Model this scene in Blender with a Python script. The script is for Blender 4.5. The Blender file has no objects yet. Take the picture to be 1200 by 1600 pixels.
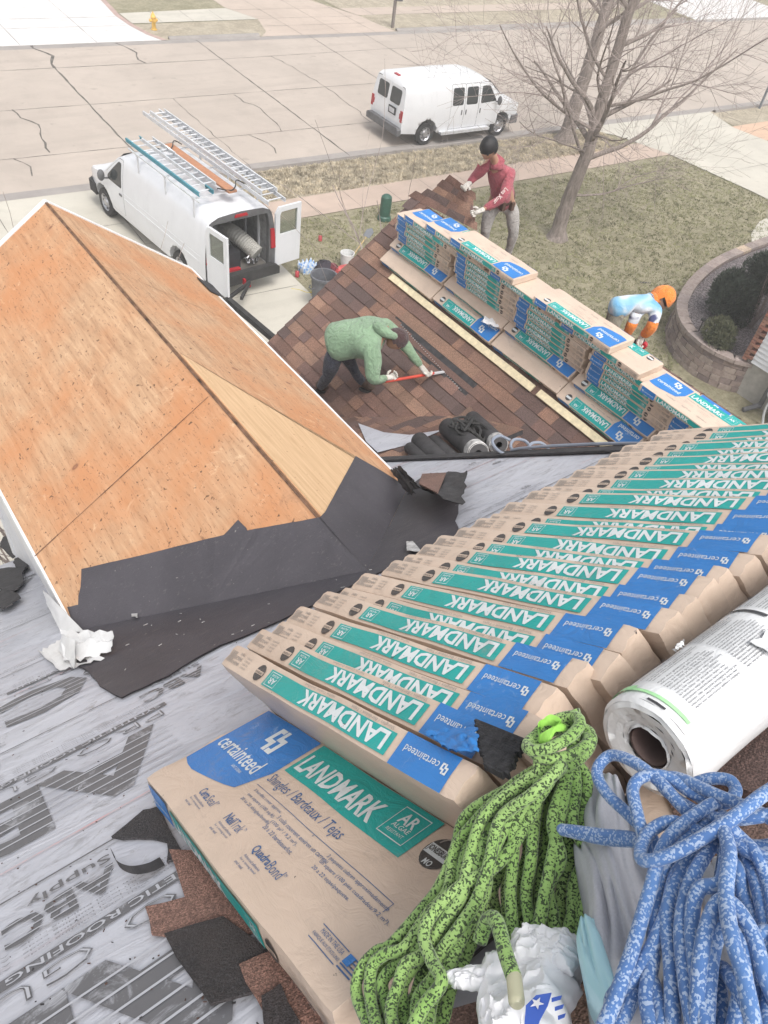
import bpy, bmesh, math, random
from mathutils import Vector, Matrix, noise
R = math.radians
SC = bpy.context.scene
COL = SC.collection

# ------------------------------------------------------------------ camera, sky, sun, exposure
GZ = -10.117                                   # street level; the camera is the origin, 10 m up on the roof
FPX = 1179.0
CM = Matrix(((0.79837, -0.35672, 0.48514), (-0.58963, -0.62664, 0.50957), (0.12223, -0.69288, -0.71062)))  # rows: world x,y,z in (right, down, forward)
cd = bpy.data.cameras.new("camera"); cam = bpy.data.objects.new("camera", cd); COL.objects.link(cam)
rx = Vector(CM.col[0]); ry = -Vector(CM.col[1]); rz = -Vector(CM.col[2])
rx.normalize(); rz.normalize(); ry = rz.cross(rx)
cam.matrix_world = Matrix((rx, ry, rz)).transposed().to_4x4()
cd.sensor_fit = 'HORIZONTAL'; cd.sensor_width = 36; cd.lens = 36 * FPX / 1200
cd.clip_start = .05; cd.clip_end = 500
SC.camera = cam
W = bpy.data.worlds.new("World"); SC.world = W; W.use_nodes = True
nt = W.node_tree; nt.nodes.clear()
sky = nt.nodes.new('ShaderNodeTexSky'); sky.sky_type = 'NISHITA'; sky.sun_disc = False
sky.sun_elevation = R(62); sky.sun_rotation = R(190); sky.air_density = 1.0; sky.dust_density = 4.0; sky.ozone_density = .6
bg = nt.nodes.new('ShaderNodeBackground'); bg.inputs[1].default_value = .15
wo = nt.nodes.new('ShaderNodeOutputWorld')
hs = nt.nodes.new('ShaderNodeHueSaturation'); hs.inputs['Saturation'].default_value = .22
nt.links.new(sky.outputs[0], hs.inputs['Color']); nt.links.new(hs.outputs[0], bg.inputs[0]); nt.links.new(bg.outputs[0], wo.inputs[0])
sd = bpy.data.lights.new("sun", 'SUN'); sd.energy = 1.3; sd.angle = R(24); sd.color = (1, .95, .89)
so = bpy.data.objects.new("sun", sd); COL.objects.link(so)
sdir = Vector((math.sin(R(190)) * math.cos(R(62)), math.cos(R(190)) * math.cos(R(62)), math.sin(R(62))))
so.rotation_euler = sdir.to_track_quat('Z', 'Y').to_euler()
SC.view_settings.view_transform = 'Standard'; SC.view_settings.look = 'None'
SC.view_settings.exposure = 0.64; SC.view_settings.gamma = 1
SC.cycles.max_bounces = 6; SC.cycles.diffuse_bounces = 3; SC.cycles.glossy_bounces = 3; SC.cycles.transmission_bounces = 4; SC.cycles.transparent_max_bounces = 6

# ------------------------------------------------------------------ survey helpers: a sight line meets a real plane
def ray(px, py):
    v = Vector((px - 600, py - 800, FPX)); return (CM @ v).normalized()
def hit(px, py, n, d):
    r = ray(px, py); return r * (d / n.dot(r))
def GP(px, py, z=0.0): return hit(px, py, Vector((0, 0, 1)), GZ + z)
SL = R(39.876)                                  # pitch of the main roof
NM = Vector((0, math.sin(SL), math.cos(SL))); BM = Vector((0, math.cos(SL), -math.sin(SL))); AM = Vector((1, 0, 0)); DM = -1.006
def RL(a, b, h=0.0): return AM * a + BM * b + NM * (DM + h)     # main roof coordinates: a along the eave, b down the slope, h above
def RP(px, py, h=0.0): return hit(px, py, NM, DM + h)
def loc(P): return (P.x, P.dot(BM), P.dot(NM) - DM)
ROOFM = Matrix((AM, -BM, NM)).transposed().to_4x4()

# ------------------------------------------------------------------ materials
def rgb(h):
    h = h.lstrip('#'); c = [int(h[i:i + 2], 16) / 255 for i in (0, 2, 4)]
    return tuple(((x / 12.92) if x <= .04045 else ((x + .055) / 1.055) ** 2.4) for x in c)
MATS = {}
class NG:
    def __init__(s, name):
        m = bpy.data.materials.new(name); m.use_nodes = True; s.m = m; s.nt = m.node_tree; s.nt.nodes.clear()
        s.out = s.n('ShaderNodeOutputMaterial'); s.b = s.n('ShaderNodeBsdfPrincipled'); s.l(s.b.outputs[0], s.out.inputs[0])
        s.tc = s.n('ShaderNodeTexCoord')
    def n(s, t, **k):
        x = s.nt.nodes.new(t)
        for a, v in k.items(): setattr(x, a, v)
        return x
    def l(s, a, b): s.nt.links.new(a, b)
    def mapv(s, src='Object', scale=(1, 1, 1), rot=(0, 0, 0)):
        m = s.n('ShaderNodeMapping'); m.inputs['Scale'].default_value = scale; m.inputs['Rotation'].default_value = rot
        s.l(s.tc.outputs[src], m.inputs[0]); return m.outputs[0]
    def noise(s, vec, scale, detail=4, rough=.55, dist=0):
        x = s.n('ShaderNodeTexNoise'); x.inputs['Scale'].default_value = scale; x.inputs['Detail'].default_value = detail
        x.inputs['Roughness'].default_value = rough; x.inputs['Distortion'].default_value = dist; s.l(vec, x.inputs['Vector']); return x.outputs['Fac']
    def vor(s, vec, scale, feature='F1', out='Distance'):
        x = s.n('ShaderNodeTexVoronoi', feature=feature); x.inputs['Scale'].default_value = scale; s.l(vec, x.inputs['Vector']); return x.outputs[out]
    def ramp(s, f, stops):
        x = s.n('ShaderNodeValToRGB'); e = x.color_ramp.elements
        while len(e) < len(stops): e.new(.5)
        for i, (p, c) in enumerate(stops):
            e[i].position = p; e[i].color = (*c, 1) if not isinstance(c, (int, float)) else (c, c, c, 1)
        s.l(f, x.inputs[0]); return x.outputs[0]
    def mix(s, f, a, b, bt='MIX'):
        x = s.n('ShaderNodeMix', data_type='RGBA', blend_type=bt)
        for i, v in ((0, f), (6, a), (7, b)):
            if hasattr(v, 'type') or hasattr(v, 'is_linked'): s.l(v, x.inputs[i])
            elif i == 0: x.inputs[0].default_value = v
            else: x.inputs[i].default_value = (*v, 1)
        return x.outputs[2]
    def math(s, op, a, b=0.0):
        x = s.n('ShaderNodeMath', operation=op)
        for i, v in ((0, a), (1, b)):
            if isinstance(v, (int, float)): x.inputs[i].default_value = v
            else: s.l(v, x.inputs[i])
        return x.outputs[0]
    def bump(s, h, strength=.3, dist=.01):
        x = s.n('ShaderNodeBump'); x.inputs['Strength'].default_value = strength; x.inputs['Distance'].default_value = dist
        s.l(h, x.inputs['Height']); s.l(x.outputs[0], s.b.inputs['Normal']); return x
    def col(s, c):
        if isinstance(c, tuple): s.b.inputs['Base Color'].default_value = (*c, 1)
        else: s.l(c, s.b.inputs['Base Color'])
    def rough(s, v):
        if isinstance(v, (int, float)): s.b.inputs['Roughness'].default_value = v
        else: s.l(v, s.b.inputs['Roughness'])
def plain(name, c, rough=.5, metal=0.0, var=.12, scale=6, bump=.0, bscale=60, spec=.5, coat=0.0):
    if name in MATS: return MATS[name]
    g = NG(name); v = g.mapv()
    f = g.noise(v, scale, 6, .6)
    c2 = tuple(x * (1 - var * 1.6) for x in c); c1 = tuple(min(1, x * (1 + var)) for x in c)
    g.col(g.ramp(f, [(.3, c2), (.7, c1)])); g.rough(rough); g.b.inputs['Metallic'].default_value = metal
    g.b.inputs['Specular IOR Level'].default_value = spec
    if coat: g.b.inputs['Coat Weight'].default_value = coat
    if bump: g.bump(g.noise(v, bscale, 5, .6), bump, .01)
    MATS[name] = g.m; return g.m
def glass_dark(name, c=(.02, .022, .024)):
    g = NG(name); g.col(c); g.rough(.06); MATS[name] = g.m; return g.m

# ------------------------------------------------------------------ mesh builder
WORLDPARTS = set()      # things whose parts are given in world coordinates
class MB:
    def __init__(s): s.v = []; s.f = []; s.mi = []; s.uv = {}; s.cols = {}
    def add(s, vs, fs, mi=0, col=None):
        o = len(s.v); s.v += [Vector(x) for x in vs]
        for f in fs:
            if col is not None: s.cols[len(s.f)] = col
            s.f.append([i + o for i in f]); s.mi.append(mi)
        return o
    def quad(s, a, b, c, d, mi=0, col=None): s.add([a, b, c, d], [(0, 1, 2, 3)], mi, col)
    def box(s, c, size, mi=0, M=None):
        x, y, z = [k / 2 for k in size]
        vs = [Vector((i * x, j * y, k * z)) for i in (-1, 1) for j in (-1, 1) for k in (-1, 1)]
        if M is not None: vs = [M @ v for v in vs]
        vs = [v + Vector(c) for v in vs]
        s.add(vs, [(0, 1, 3, 2), (4, 6, 7, 5), (0, 4, 5, 1), (2, 3, 7, 6), (0, 2, 6, 4), (1, 5, 7, 3)], mi)
    def beam(s, a, b, w, h, mi=0, up=(0, 0, 1)):
        a, b = Vector(a), Vector(b); d = (b - a); L = d.length; d.normalize(); up = Vector(up)
        sd_ = d.cross(up)
        if sd_.length < 1e-4: sd_ = d.cross(Vector((1, 0, 0)))
        sd_.normalize(); up = sd_.cross(d)
        s.box((a + b) / 2, (L, w, h), mi, Matrix((d, -sd_, up)).transposed())
    def tube(s, pts, r, seg=8, mi=0, caps=True, uvs=None):
        pts = [Vector(p) for p in pts]; n = len(pts)
        rr = r if isinstance(r, (list, tuple)) else [r] * n
        t0 = (pts[1] - pts[0]).normalized(); ref = t0.orthogonal().normalized(); o = len(s.v); L = 0; us = [0]
        for i, p in enumerate(pts):
            t = (pts[min(i + 1, n - 1)] - pts[max(i - 1, 0)])
            t = t.normalized() if t.length > 1e-9 else t0
            ref = (ref - t * ref.dot(t))
            ref = ref.normalized() if ref.length > 1e-6 else t.orthogonal().normalized()
            bi = t.cross(ref)
            for k in range(seg):
                a = 2 * math.pi * k / seg; s.v.append(p + (ref * math.cos(a) + bi * math.sin(a)) * rr[i])
            if i: L += (p - pts[i - 1]).length; us.append(L)
        for i in range(n - 1):
            for k in range(seg):
                k2 = (k + 1) % seg
                if uvs: s.uv[len(s.f)] = [(us[i], k / seg), (us[i], (k + 1) / seg), (us[i + 1], (k + 1) / seg), (us[i + 1], k / seg)]
                s.f.append([o + i * seg + k, o + i * seg + k2, o + (i + 1) * seg + k2, o + (i + 1) * seg + k]); s.mi.append(mi)
        if caps:
            s.f.append([o + k for k in range(seg)][::-1]); s.mi.append(mi)
            s.f.append([o + (n - 1) * seg + k for k in range(seg)]); s.mi.append(mi)
    def cyl(s, a, b, r, seg=16, mi=0, r2=None): s.tube([a, b], [r, r if r2 is None else r2], seg, mi)
    def lathe(s, prof, origin, axis=(0, 0, 1), seg=24, mi=0):
        ax = Vector(axis).normalized(); u = ax.orthogonal().normalized(); w = ax.cross(u); o = len(s.v); n = len(prof)
        for r, h in prof:
            for k in range(seg):
                a = 2 * math.pi * k / seg; s.v.append(Vector(origin) + ax * h + (u * math.cos(a) + w * math.sin(a)) * r)
        for i in range(n - 1):
            for k in range(seg):
                k2 = (k + 1) % seg; s.f.append([o + i * seg + k, o + i * seg + k2, o + (i + 1) * seg + k2, o + (i + 1) * seg + k]); s.mi.append(mi)
    def prism(s, poly, h, n=(0, 0, 1), mi=0, mis=None):      # poly: 3D points, extruded along n by h
        n = Vector(n) * h; P = [Vector(p) for p in poly]; k = len(P); o = len(s.v)
        s.v += P + [p + n for p in P]
        s.f.append([o + i for i in range(k)][::-1]); s.mi.append(mi if mis is None else mis)
        s.f.append([o + k + i for i in range(k)]); s.mi.append(mi)
        for i in range(k):
            j = (i + 1) % k; s.f.append([o + i, o + j, o + k + j, o + k + i]); s.mi.append(mi if mis is None else mis)
    def sphere(s, c, r, seg=16, rings=10, mi=0, sc=(1, 1, 1), M=None):
        o = len(s.v)
        for i in range(rings + 1):
            th = math.pi * i / rings
            for k in range(seg):
                a = 2 * math.pi * k / seg
                p = Vector((math.sin(th) * math.cos(a) * sc[0], math.sin(th) * math.sin(a) * sc[1], math.cos(th) * sc[2])) * r
                if M is not None: p = M @ p
                s.v.append(p + Vector(c))
        for i in range(rings):
            for k in range(seg):
                k2 = (k + 1) % seg; s.f.append([o + i * seg + k, o + (i + 1) * seg + k, o + (i + 1) * seg + k2, o + i * seg + k2]); s.mi.append(mi)
    def build(s, name, mats, parent=None, smooth=False, M=None, clean=True, sharp=35):
        me = bpy.data.meshes.new(name)
        if M is None and parent is not None:
            top = parent if parent.parent is None else parent.parent
            if top.name in WORLDPARTS: M = Matrix.LocRotScale(top.location, top.rotation_euler, None).inverted()
        vs = s.v if M is None else [M @ v for v in s.v]
        me.from_pydata([tuple(v) for v in vs], [], s.f)
        for m in (mats if isinstance(mats, (list, tuple)) else [mats]): me.materials.append(m)
        me.polygons.foreach_set('material_index', s.mi)
        if s.uv:
            ul = me.uv_layers.new(name='UVMap')
            for pi, u in s.uv.items():
                for li, c in zip(me.polygons[pi].loop_indices, u): ul.data[li].uv = c
        if s.cols:
            ca = me.color_attributes.new('Col', 'FLOAT_COLOR', 'CORNER')
            for pi, c in s.cols.items():
                for li in me.polygons[pi].loop_indices: ca.data[li].color = (*c, 1)
        if clean:
            bm = bmesh.new(); bm.from_mesh(me)
            bmesh.ops.remove_doubles(bm, verts=bm.verts, dist=1e-5)
            bmesh.ops.recalc_face_normals(bm, faces=bm.faces); bm.to_mesh(me); bm.free()
        if smooth:
            me.polygons.foreach_set('use_smooth', [True] * len(me.polygons))
            me.set_sharp_from_angle(angle=R(sharp))
        me.update()
        o = bpy.data.objects.new(name, me); COL.objects.link(o)
        if parent: o.parent = parent
        return o
def kids(root):
    return [c for c in bpy.data.objects if c.parent == root]
def empty(name, loc_=(0, 0, 0), rotz=0, M=None):
    o = bpy.data.objects.new(name, None); COL.objects.link(o); o.empty_display_size = .1
    if M is not None: o.matrix_world = M
    else: o.location = loc_; o.rotation_euler = (0, 0, rotz)
    return o
def tag(o, label, cat, group=None):
    o['label'] = label; o['category'] = cat
    if group: o['group'] = group
    return o
def struct(o): o['kind'] = 'structure'; return o
def copy_tree(o, parent=None, ch=None):
    c = o.copy(); COL.objects.link(c); c.parent = parent
    for k in kids(o): copy_tree(k, c)
    return c

# ------------------------------------------------------------------ lettering as mesh
TXT = {}
def text_geo(body, bold=0.0, shear=0.0):
    k = (body, bold, shear)
    if k in TXT: return TXT[k]
    cu = bpy.data.curves.new('lettering', 'FONT'); cu.body = body; cu.offset = bold; cu.resolution_u = 2; cu.shear = shear
    ob = bpy.data.objects.new('lettering', cu); COL.objects.link(ob)
    bpy.context.view_layer.update()
    me = ob.evaluated_get(bpy.context.evaluated_depsgraph_get()).to_mesh()
    vs = [(v.co.x, v.co.y) for v in me.vertices]; fs = [tuple(p.vertices) for p in me.polygons]
    ob.to_mesh_clear(); bpy.data.objects.remove(ob); bpy.data.curves.remove(cu)
    x0 = min(v[0] for v in vs); x1 = max(v[0] for v in vs); y0 = min(v[1] for v in vs); y1 = max(v[1] for v in vs)
    vs = [((x - x0) / (x1 - x0), (y - y0) / (y1 - y0)) for x, y in vs]
    TXT[k] = (vs, fs, (x1 - x0) / (y1 - y0)); return TXT[k]
def put_text(mb, body, o, X, Y, w, h, mi, bold=0.0, fn=None, shear=0.0):
    """lettering filling a w x h box whose lower left corner is o, X and Y being unit directions"""
    vs, fs, _ = text_geo(body, bold, shear); o = Vector(o); X = Vector(X); Y = Vector(Y)
    P = [o + X * (x * w) + Y * (y * h) for x, y in vs]
    if fn: P = [fn(p) for p in P]
    mb.add(P, fs, mi)

# ================================================================== THE STREET AND THE GROUND
PH = -.054
US = Vector((math.cos(PH), math.sin(PH), 0)); NS = Vector((-math.sin(PH), math.cos(PH), 0))
def S(s, n, z=0.0): return US * s + NS * n + Vector((0, 0, GZ + z))
def mat_grass(name, c1, c2, c3, sc=1.0):
    g = NG(name); v = g.mapv()
    big = g.noise(v, .55 * sc, 5, .6); fine = g.noise(v, 9 * sc, 6, .75); mid = g.noise(v, 2.3, 5, .7)
    a = g.ramp(fine, [(.36, c1), (.5, c2), (.66, c3)])
    b = g.mix(g.ramp(big, [(.38, 0.0), (.62, .5)]), a, c3)
    c = g.mix(g.ramp(mid, [(.42, .5), (.56, 0.0)]), b, c1)
    g.col(c); g.rough(.95); g.bump(g.math('ADD', g.noise(v, 26, 5, .8), g.math('MULTIPLY', fine, .8)), 1.0, .05); return g.m
m_lawn = mat_grass('lawn_grass', (.21, .195, .12), (.335, .305, .20), (.45, .40, .28))
m_dead = mat_grass('dormant_grass', (.30, .25, .18), (.46, .40, .30), (.58, .52, .41), 1.4)
def mat_conc(name, c, dark=.8, sc=1.0, grain=.15):
    g = NG(name); v = g.mapv()
    big = g.noise(v, .35 * sc, 6, .6, .4); fine = g.noise(v, 60, 4, .7); st = g.noise(v, 1.7 * sc, 6, .65)
    dk = tuple(x * dark for x in c)
    a = g.mix(g.ramp(big, [(.35, 0.0), (.65, 1.0)]), dk, c)
    a = g.mix(g.ramp(st, [(.25, .45), (.5, 0.0)]), a, tuple(x * .72 for x in c))
    a = g.mix(g.math('MULTIPLY', fine, grain), a, tuple(x * .5 for x in c)); tyre = g.noise(g.mapv(scale=(.12, 1.6, 1), rot=(0, 0, .054)), 1.1, 5, .6); a = g.mix(g.ramp(tyre, [(.52, 0.0), (.72, .30)]), a, tuple(x * .62 for x in c)); sp = g.noise(v, 2.6, 2, .4); a = g.mix(g.ramp(sp, [(.71, 0.0), (.76, .35)]), a, tuple(x * .5 for x in c))
    g.col(a); g.rough(.9); g.bump(fine, .15, .004); return g.m
m_road = mat_conc('road_concrete', (.485, .42, .365), .86)
m_walk = mat_conc('sidewalk_concrete', (.52, .41, .34), .86, 2)
m_drive = mat_conc('driveway_concrete', (.56, .53, .46), .9, 1.5)
m_white = mat_conc('new_concrete', (.68, .66, .65), .94, 1.0)
m_gutter = mat_conc('gutter_concrete', (.36, .33, .31), .8, 3)
m_crack = plain('joint_dirt', (.15, .135, .12), .95, var=.4, scale=3)
m_redb = mat_conc('paver_border', (.50, .36, .32), .8, 9)
m_tan = mat_conc('tan_concrete', (.53, .44, .37), .86, 1)
m_pink = mat_conc('pink_concrete', (.62, .43, .31), .86, 3)

def sheet(name, pts, z, m):
    mb = MB(); mb.add([S(s, n, z) for s, n in pts], [tuple(range(len(pts)))]); o = mb.build(name, m, clean=False); return struct(o)
g_ = MB(); g_.quad(S(-60, -60), S(140, -60), S(140, 160), S(-60, 160)); struct(g_.build('ground', m_lawn, clean=False))
CN, CF = 22.32, 35.42
sheet('road', [(-60, CN), (140, CN), (140, CF), (-60, CF)], .008, m_road)
sheet('verge', [(9.1, 20.03), (25.7, 20.2), (25.6, CN), (9.1, CN)], .012, m_dead)
sheet('verge', [(34, 20.5), (80, 21), (80, CN), (34, CN)], .012, m_dead)
sheet('sidewalk', [(9.08, 18.8), (27.8, 19.05), (27.3, 20.35), (9.08, 20.0)], .020, m_walk)
sheet('sidewalk', [(33.9, 18.9), (80, 19.6), (80, 21.2), (33.7, 20.6)], .020, m_pink)
sheet('driveway', [(-8, 8), (8.95, 8), (9.08, 15), (9.05, CN - .02), (-8, CN - .02)], .024, m_drive)
sheet('driveway', [(28.6, 5), (34.6, 5), (34, 18.8), (33.7, 20.5), (34.3, CN), (25.6, CN), (26.9, 21.3), (27.75, 19.1), (28.25, 15.4)], .028, m_drive)
sheet('walkway', [(24.0, 10.4), (23.85, 11.6), (24.3, 12.4), (25.0, 12.95), (26.2, 13.5), (28.4, 13.9), (28.6, 12.2), (26.2, 11.6), (25.4, 11.2), (25.2, 10)], .018, m_drive)
# far side of the street
sheet('driveway', [(-20, CF), (13.35, CF), (13.0, 36.3), (12.75, 37.6), (12.65, 39.1), (12.9, 42), (13.0, 60), (-20, 60)], .014, m_white)
sheet('garden_border', [(13.35, CF), (13.6, CF), (13.2, 36.4), (12.98, 37.6), (12.88, 39.1), (13.12, 42), (13.2, 60), (13.0, 60), (12.9, 42), (12.65, 39.1), (12.75, 37.6), (13.0, 36.3)], .022, m_redb)
sheet('verge', [(13.6, CF), (18.1, CF), (18.65, 36.1), (19.2, 37.98), (13.0, 37.7), (13.2, 36.4)], .012, m_dead)
sheet('sidewalk', [(12.98, 37.85), (19.2, 38.0), (18.4, 39.9), (12.95, 39.4)], .018, m_drive)
sheet('driveway', [(18.1, CF), (25.5, CF), (25.0, 38.2), (23.8, 41), (24.5, 60), (18.2, 60), (18.4, 40), (19.2, 38.05), (18.65, 36.1)], .014, m_tan)
sheet('verge', [(25.5, CF), (44, CF), (43.5, 38.3), (25.0, 38.2)], .012, m_dead)
sheet('sidewalk', [(25.0, 38.2), (46, 38.4), (46, 39.7), (24.6, 39.5)], .018, m_tan)
sheet('verge', [(24.6, 39.5), (46, 39.7), (47, 60), (24.5, 60)], .012, m_dead)
sheet('driveway', [(49, CF), (60, CF), (62, 60), (50, 60)], .014, m_white)
# joints and cracks: irregular dirty lines in the slabs
rnd = random.Random(4)
jm = MB()
def crack(pts, w, z=.0135, wob=.03, step=.35):
    P = []
    for (a, b) in zip(pts, pts[1:]):
        L = math.hypot(b[0] - a[0], b[1] - a[1]); k = max(1, int(L / step))
        for i in range(k): P.append((a[0] + (b[0] - a[0]) * i / k, a[1] + (b[1] - a[1]) * i / k))
    P.append(pts[-1]); Q = []
    for i, p in enumerate(P):
        t = Vector((P[min(i + 1, len(P) - 1)][0] - P[max(i - 1, 0)][0], P[min(i + 1, len(P) - 1)][1] - P[max(i - 1, 0)][1], 0)).normalized()
        nrm = Vector((-t.y, t.x, 0)); off = rnd.uniform(-wob, wob); ww = w * .62 * rnd.uniform(.4, 1.5)
        c = Vector((p[0], p[1], 0)) + nrm * off; Q.append((c - nrm * ww / 2, c + nrm * ww / 2))
    for (a, b), (c, d) in zip(Q, Q[1:]):
        jm.quad(S(a.x, a.y, z), S(b.x, b.y, z), S(d.x, d.y, z), S(c.x, c.y, z))
for n_ in (25.05, 28.88): crack([(-25, n_), (70, n_ - .1)], .045, wob=.012)
crack([(-25, 32.75), (5, 32.7), (14.5, 32.7), (23, 32.95), (70, 33)], .045, wob=.012)
for s_, a, b, w, wob in ((-2.5, CN, CF, .05, .02), (4.7, 23.7, 25, .07, .12), (5.7, 25.2, 28.9, .08, .12), (1.2, 25, 35.4, .05, .03), (8.08, 25, 32.7, .10, .02), (8.1, 32.7, 35.4, .16, .12), (8.1, 22.4, 25, .05, .02),
                       (11.12, 22.4, 28.8, .04, .05), (11.5, 32.7, 35.3, .12, .12), (12.43, 23.3, 25, .05, .08), (13.6, 25, 28.7, .05, .1), (14.85, 22.4, 35.3, .07, .015), (17.4, 25, 32.8, .05, .08), (17.6, 22.4, 25, .05, .04),
                       (20.46, 22.4, 35.3, .05, .02), (23.5, 28.9, 35.3, .06, .02), (26.3, 22.4, 35.4, .05, .04), (29.5, 22.4, 35.4, .05, .03), (33, 22.4, 35.4, .05, .04), (37, 22.4, 35.4, .06, .03), (42, 22.4, 35.4, .06, .03), (48, 22.4, 35.4, .06, .03)):
    crack([(s_, a), (s_ + (.25 if wob > .07 else 0), (a + b) / 2), (s_ - (.15 if wob > .07 else 0), b)], w, wob=wob)
crack([(33, 33.1), (36, 33.9), (41, 34), (50, 33.2)], .09, wob=.15)
for s_ in range(-6, 9, 3): crack([(s_ + .2, 8), (s_ + .2, CN - .1)], .025, .029, .004)
for n_ in (10.6, 13.3, 15.62, 18.9, 20.2): crack([(-8, n_), (9, n_ - .15)], .02, .029, .004)
for s_ in (10.3, 11.6, 13.1, 14.6, 16.1, 17.6, 19.1, 20.6, 22.1, 23.6, 25.1, 26.6): crack([(s_, 18.82), (s_, 20.1)], .022, .0245, .004)
for n_ in (8, 11, 14, 17, 19.1, 20.6): crack([(27.8, n_), (34.3, n_ + .1)], .025, .0325, .004)
crack([(31.2, 6), (31.2, 22.2)], .025, .0325, .004)
for s_ in (1, 4.4, 7.6, 10.6): crack([(s_, CF + .05), (s_ - .2, 50)], .03, .0185, .004)
for n_ in (37.6, 38.9, 42): crack([(-10, n_), (12.6, n_)], .03, .0185, .004)
for s_ in (20.2, 22.3, 24.3): crack([(s_, CF + .05), (s_ - .5, 50)], .03, .0185, .004)
for n_ in (36.9, 38.1, 39.6, 42): crack([(18.6, n_), (24.6, n_)], .03, .0185, .004)
for s_ in range(26, 46, 2): crack([(s_, 38.25), (s_, 39.55)], .03, .0225, .004)
for s_ in (14.4, 15.9, 17.4): crack([(s_, 37.95), (s_, 39.6)], .03, .0225, .004)
struct(jm.build('road_joint', m_crack, clean=False))
# gutter stains and low rolled kerbs
def kerb(s0, s1, n0, sgn):
    mb = MB(); k = int((s1 - s0) / 1.5) + 1
    prof = [(-.03, 0), (0, .05), (.06, .10), (.16, .115), (.17, 0)]
    for i in range(k):
        a = s0 + (s1 - s0) * i / k; b = s0 + (s1 - s0) * (i + 1) / k - .012
        for (p, h), (q, g) in zip(prof, prof[1:]): mb.quad(S(a, n0 + sgn * p, h + .002), S(b, n0 + sgn * p, h + .002), S(b, n0 + sgn * q, g + .002), S(a, n0 + sgn * q, g + .002))
    struct(mb.build('kerb', m_gutter))
kerb(9.2, 25.4, CN, -1); kerb(34.5, 70, CN, -1); kerb(13.7, 18.0, CF, 1); kerb(25.6, 48, CF, 1)
struct(sheet('gutter', [(-40, CN + .02), (80, CN + .02), (80, CN + .5), (-40, CN + .42)], .0112, m_gutter))
struct(sheet('gutter', [(-40, CF - .02), (80, CF - .02), (80, CF - .5), (-40, CF - .42)], .0112, m_gutter))

# ------------------------------------------------------------------ grass tufts: real blades on the verge and lawn
def tufts(name, region, count, m, h0, h1, seed, lean=.5):
    rd = random.Random(seed); mb = MB(); k = 0
    while k < count:
        s_, n_ = region(rd); c = S(s_, n_, .008); k += 1
        for _ in range(4):
            a = rd.uniform(0, 6.283); w = rd.uniform(.010, .022); h = rd.uniform(h0, h1); dx = Vector((math.cos(a), math.sin(a), 0)); ln = Vector((rd.uniform(-1, 1), rd.uniform(-1, 1), 0)) * h * lean
            b = c + Vector((rd.uniform(-.06, .06), rd.uniform(-.06, .06), 0))
            mb.add([b - dx * w, b + dx * w, b + ln + Vector((0, 0, h))], [(0, 1, 2)])
    o = mb.build(name, m, clean=False); o['kind'] = 'stuff'; return o
m_blade1 = plain('straw_blade', (.55, .48, .36), .9, var=.4, scale=3)
m_blade2 = plain('green_blade', (.27, .27, .14), .9, var=.4, scale=2)
tufts('verge_grass', lambda r: (r.uniform(9.3, 26.5), r.uniform(20.15, 22.1)), 9000, m_blade1, .04, .11, 1, 1.0)
tufts('lawn_grass', lambda r: (9.2 + 19 * r.random() ** .9, r.uniform(8.5, 18.7)), 16000, m_blade2, .02, .06, 2, 1.2)

# ------------------------------------------------------------------ bare trees
m_bark = NG('bark'); v = m_bark.mapv(scale=(1, 1, .25)); f = m_bark.noise(v, 14, 6, .65)
m_bark.col(m_bark.ramp(f, [(.3, (.13, .105, .09)), (.7, (.34, .29, .26))])); m_bark.rough(.95); m_bark.bump(f, .8, .03); m_bark = m_bark.m
m_twig = plain('twig_bark', (.36, .30, .275), .9, var=.3, scale=5)
def grow(mb, tw, p, d, r, L, lvl, rd, maxl, upb, spread):
    """one limb and all that springs from it; p start, d direction, r radius, L length"""
    n = max(3, int(L / (.35 if lvl < 2 else .22))); pts = [p]; rs = [r]; dd = d.copy()
    for i in range(n):
        dd = (dd + Vector((rd.uniform(-1, 1), rd.uniform(-1, 1), rd.uniform(-1, 1))) * .13 + Vector((0, 0, upb)) * .05).normalized()
        pts.append(pts[-1] + dd * L / n); rs.append(max(.0035, r * (1 - .72 * (i + 1) / n)))
    (mb if r > .03 else tw).tube(pts, rs, 8 if r > .05 else (5 if r > .015 else 3), 0, caps=False)
    if lvl >= maxl: return
    k = {0: 9, 1: 6, 2: 6, 3: 5, 4: 4}.get(lvl, 4)
    for j in range(k):
        t = rd.uniform(.25, .98); i = min(n - 1, int(t * n)); q = pts[i].lerp(pts[i + 1], t * n - i)
        ax = (pts[i + 1] - pts[i]).normalized(); o = ax.orthogonal().normalized(); o.rotate(Matrix.Rotation(rd.uniform(0, 6.283), 3, ax))
        an = R(rd.uniform(spread - 14, spread + 16)); nd = (ax * math.cos(an) + o * math.sin(an)).normalized()
        grow(mb, tw, q, nd, rs[i] * rd.uniform(.4, .62), L * rd.uniform(.42, .68), lvl + 1, rd, maxl, upb, spread)
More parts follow.
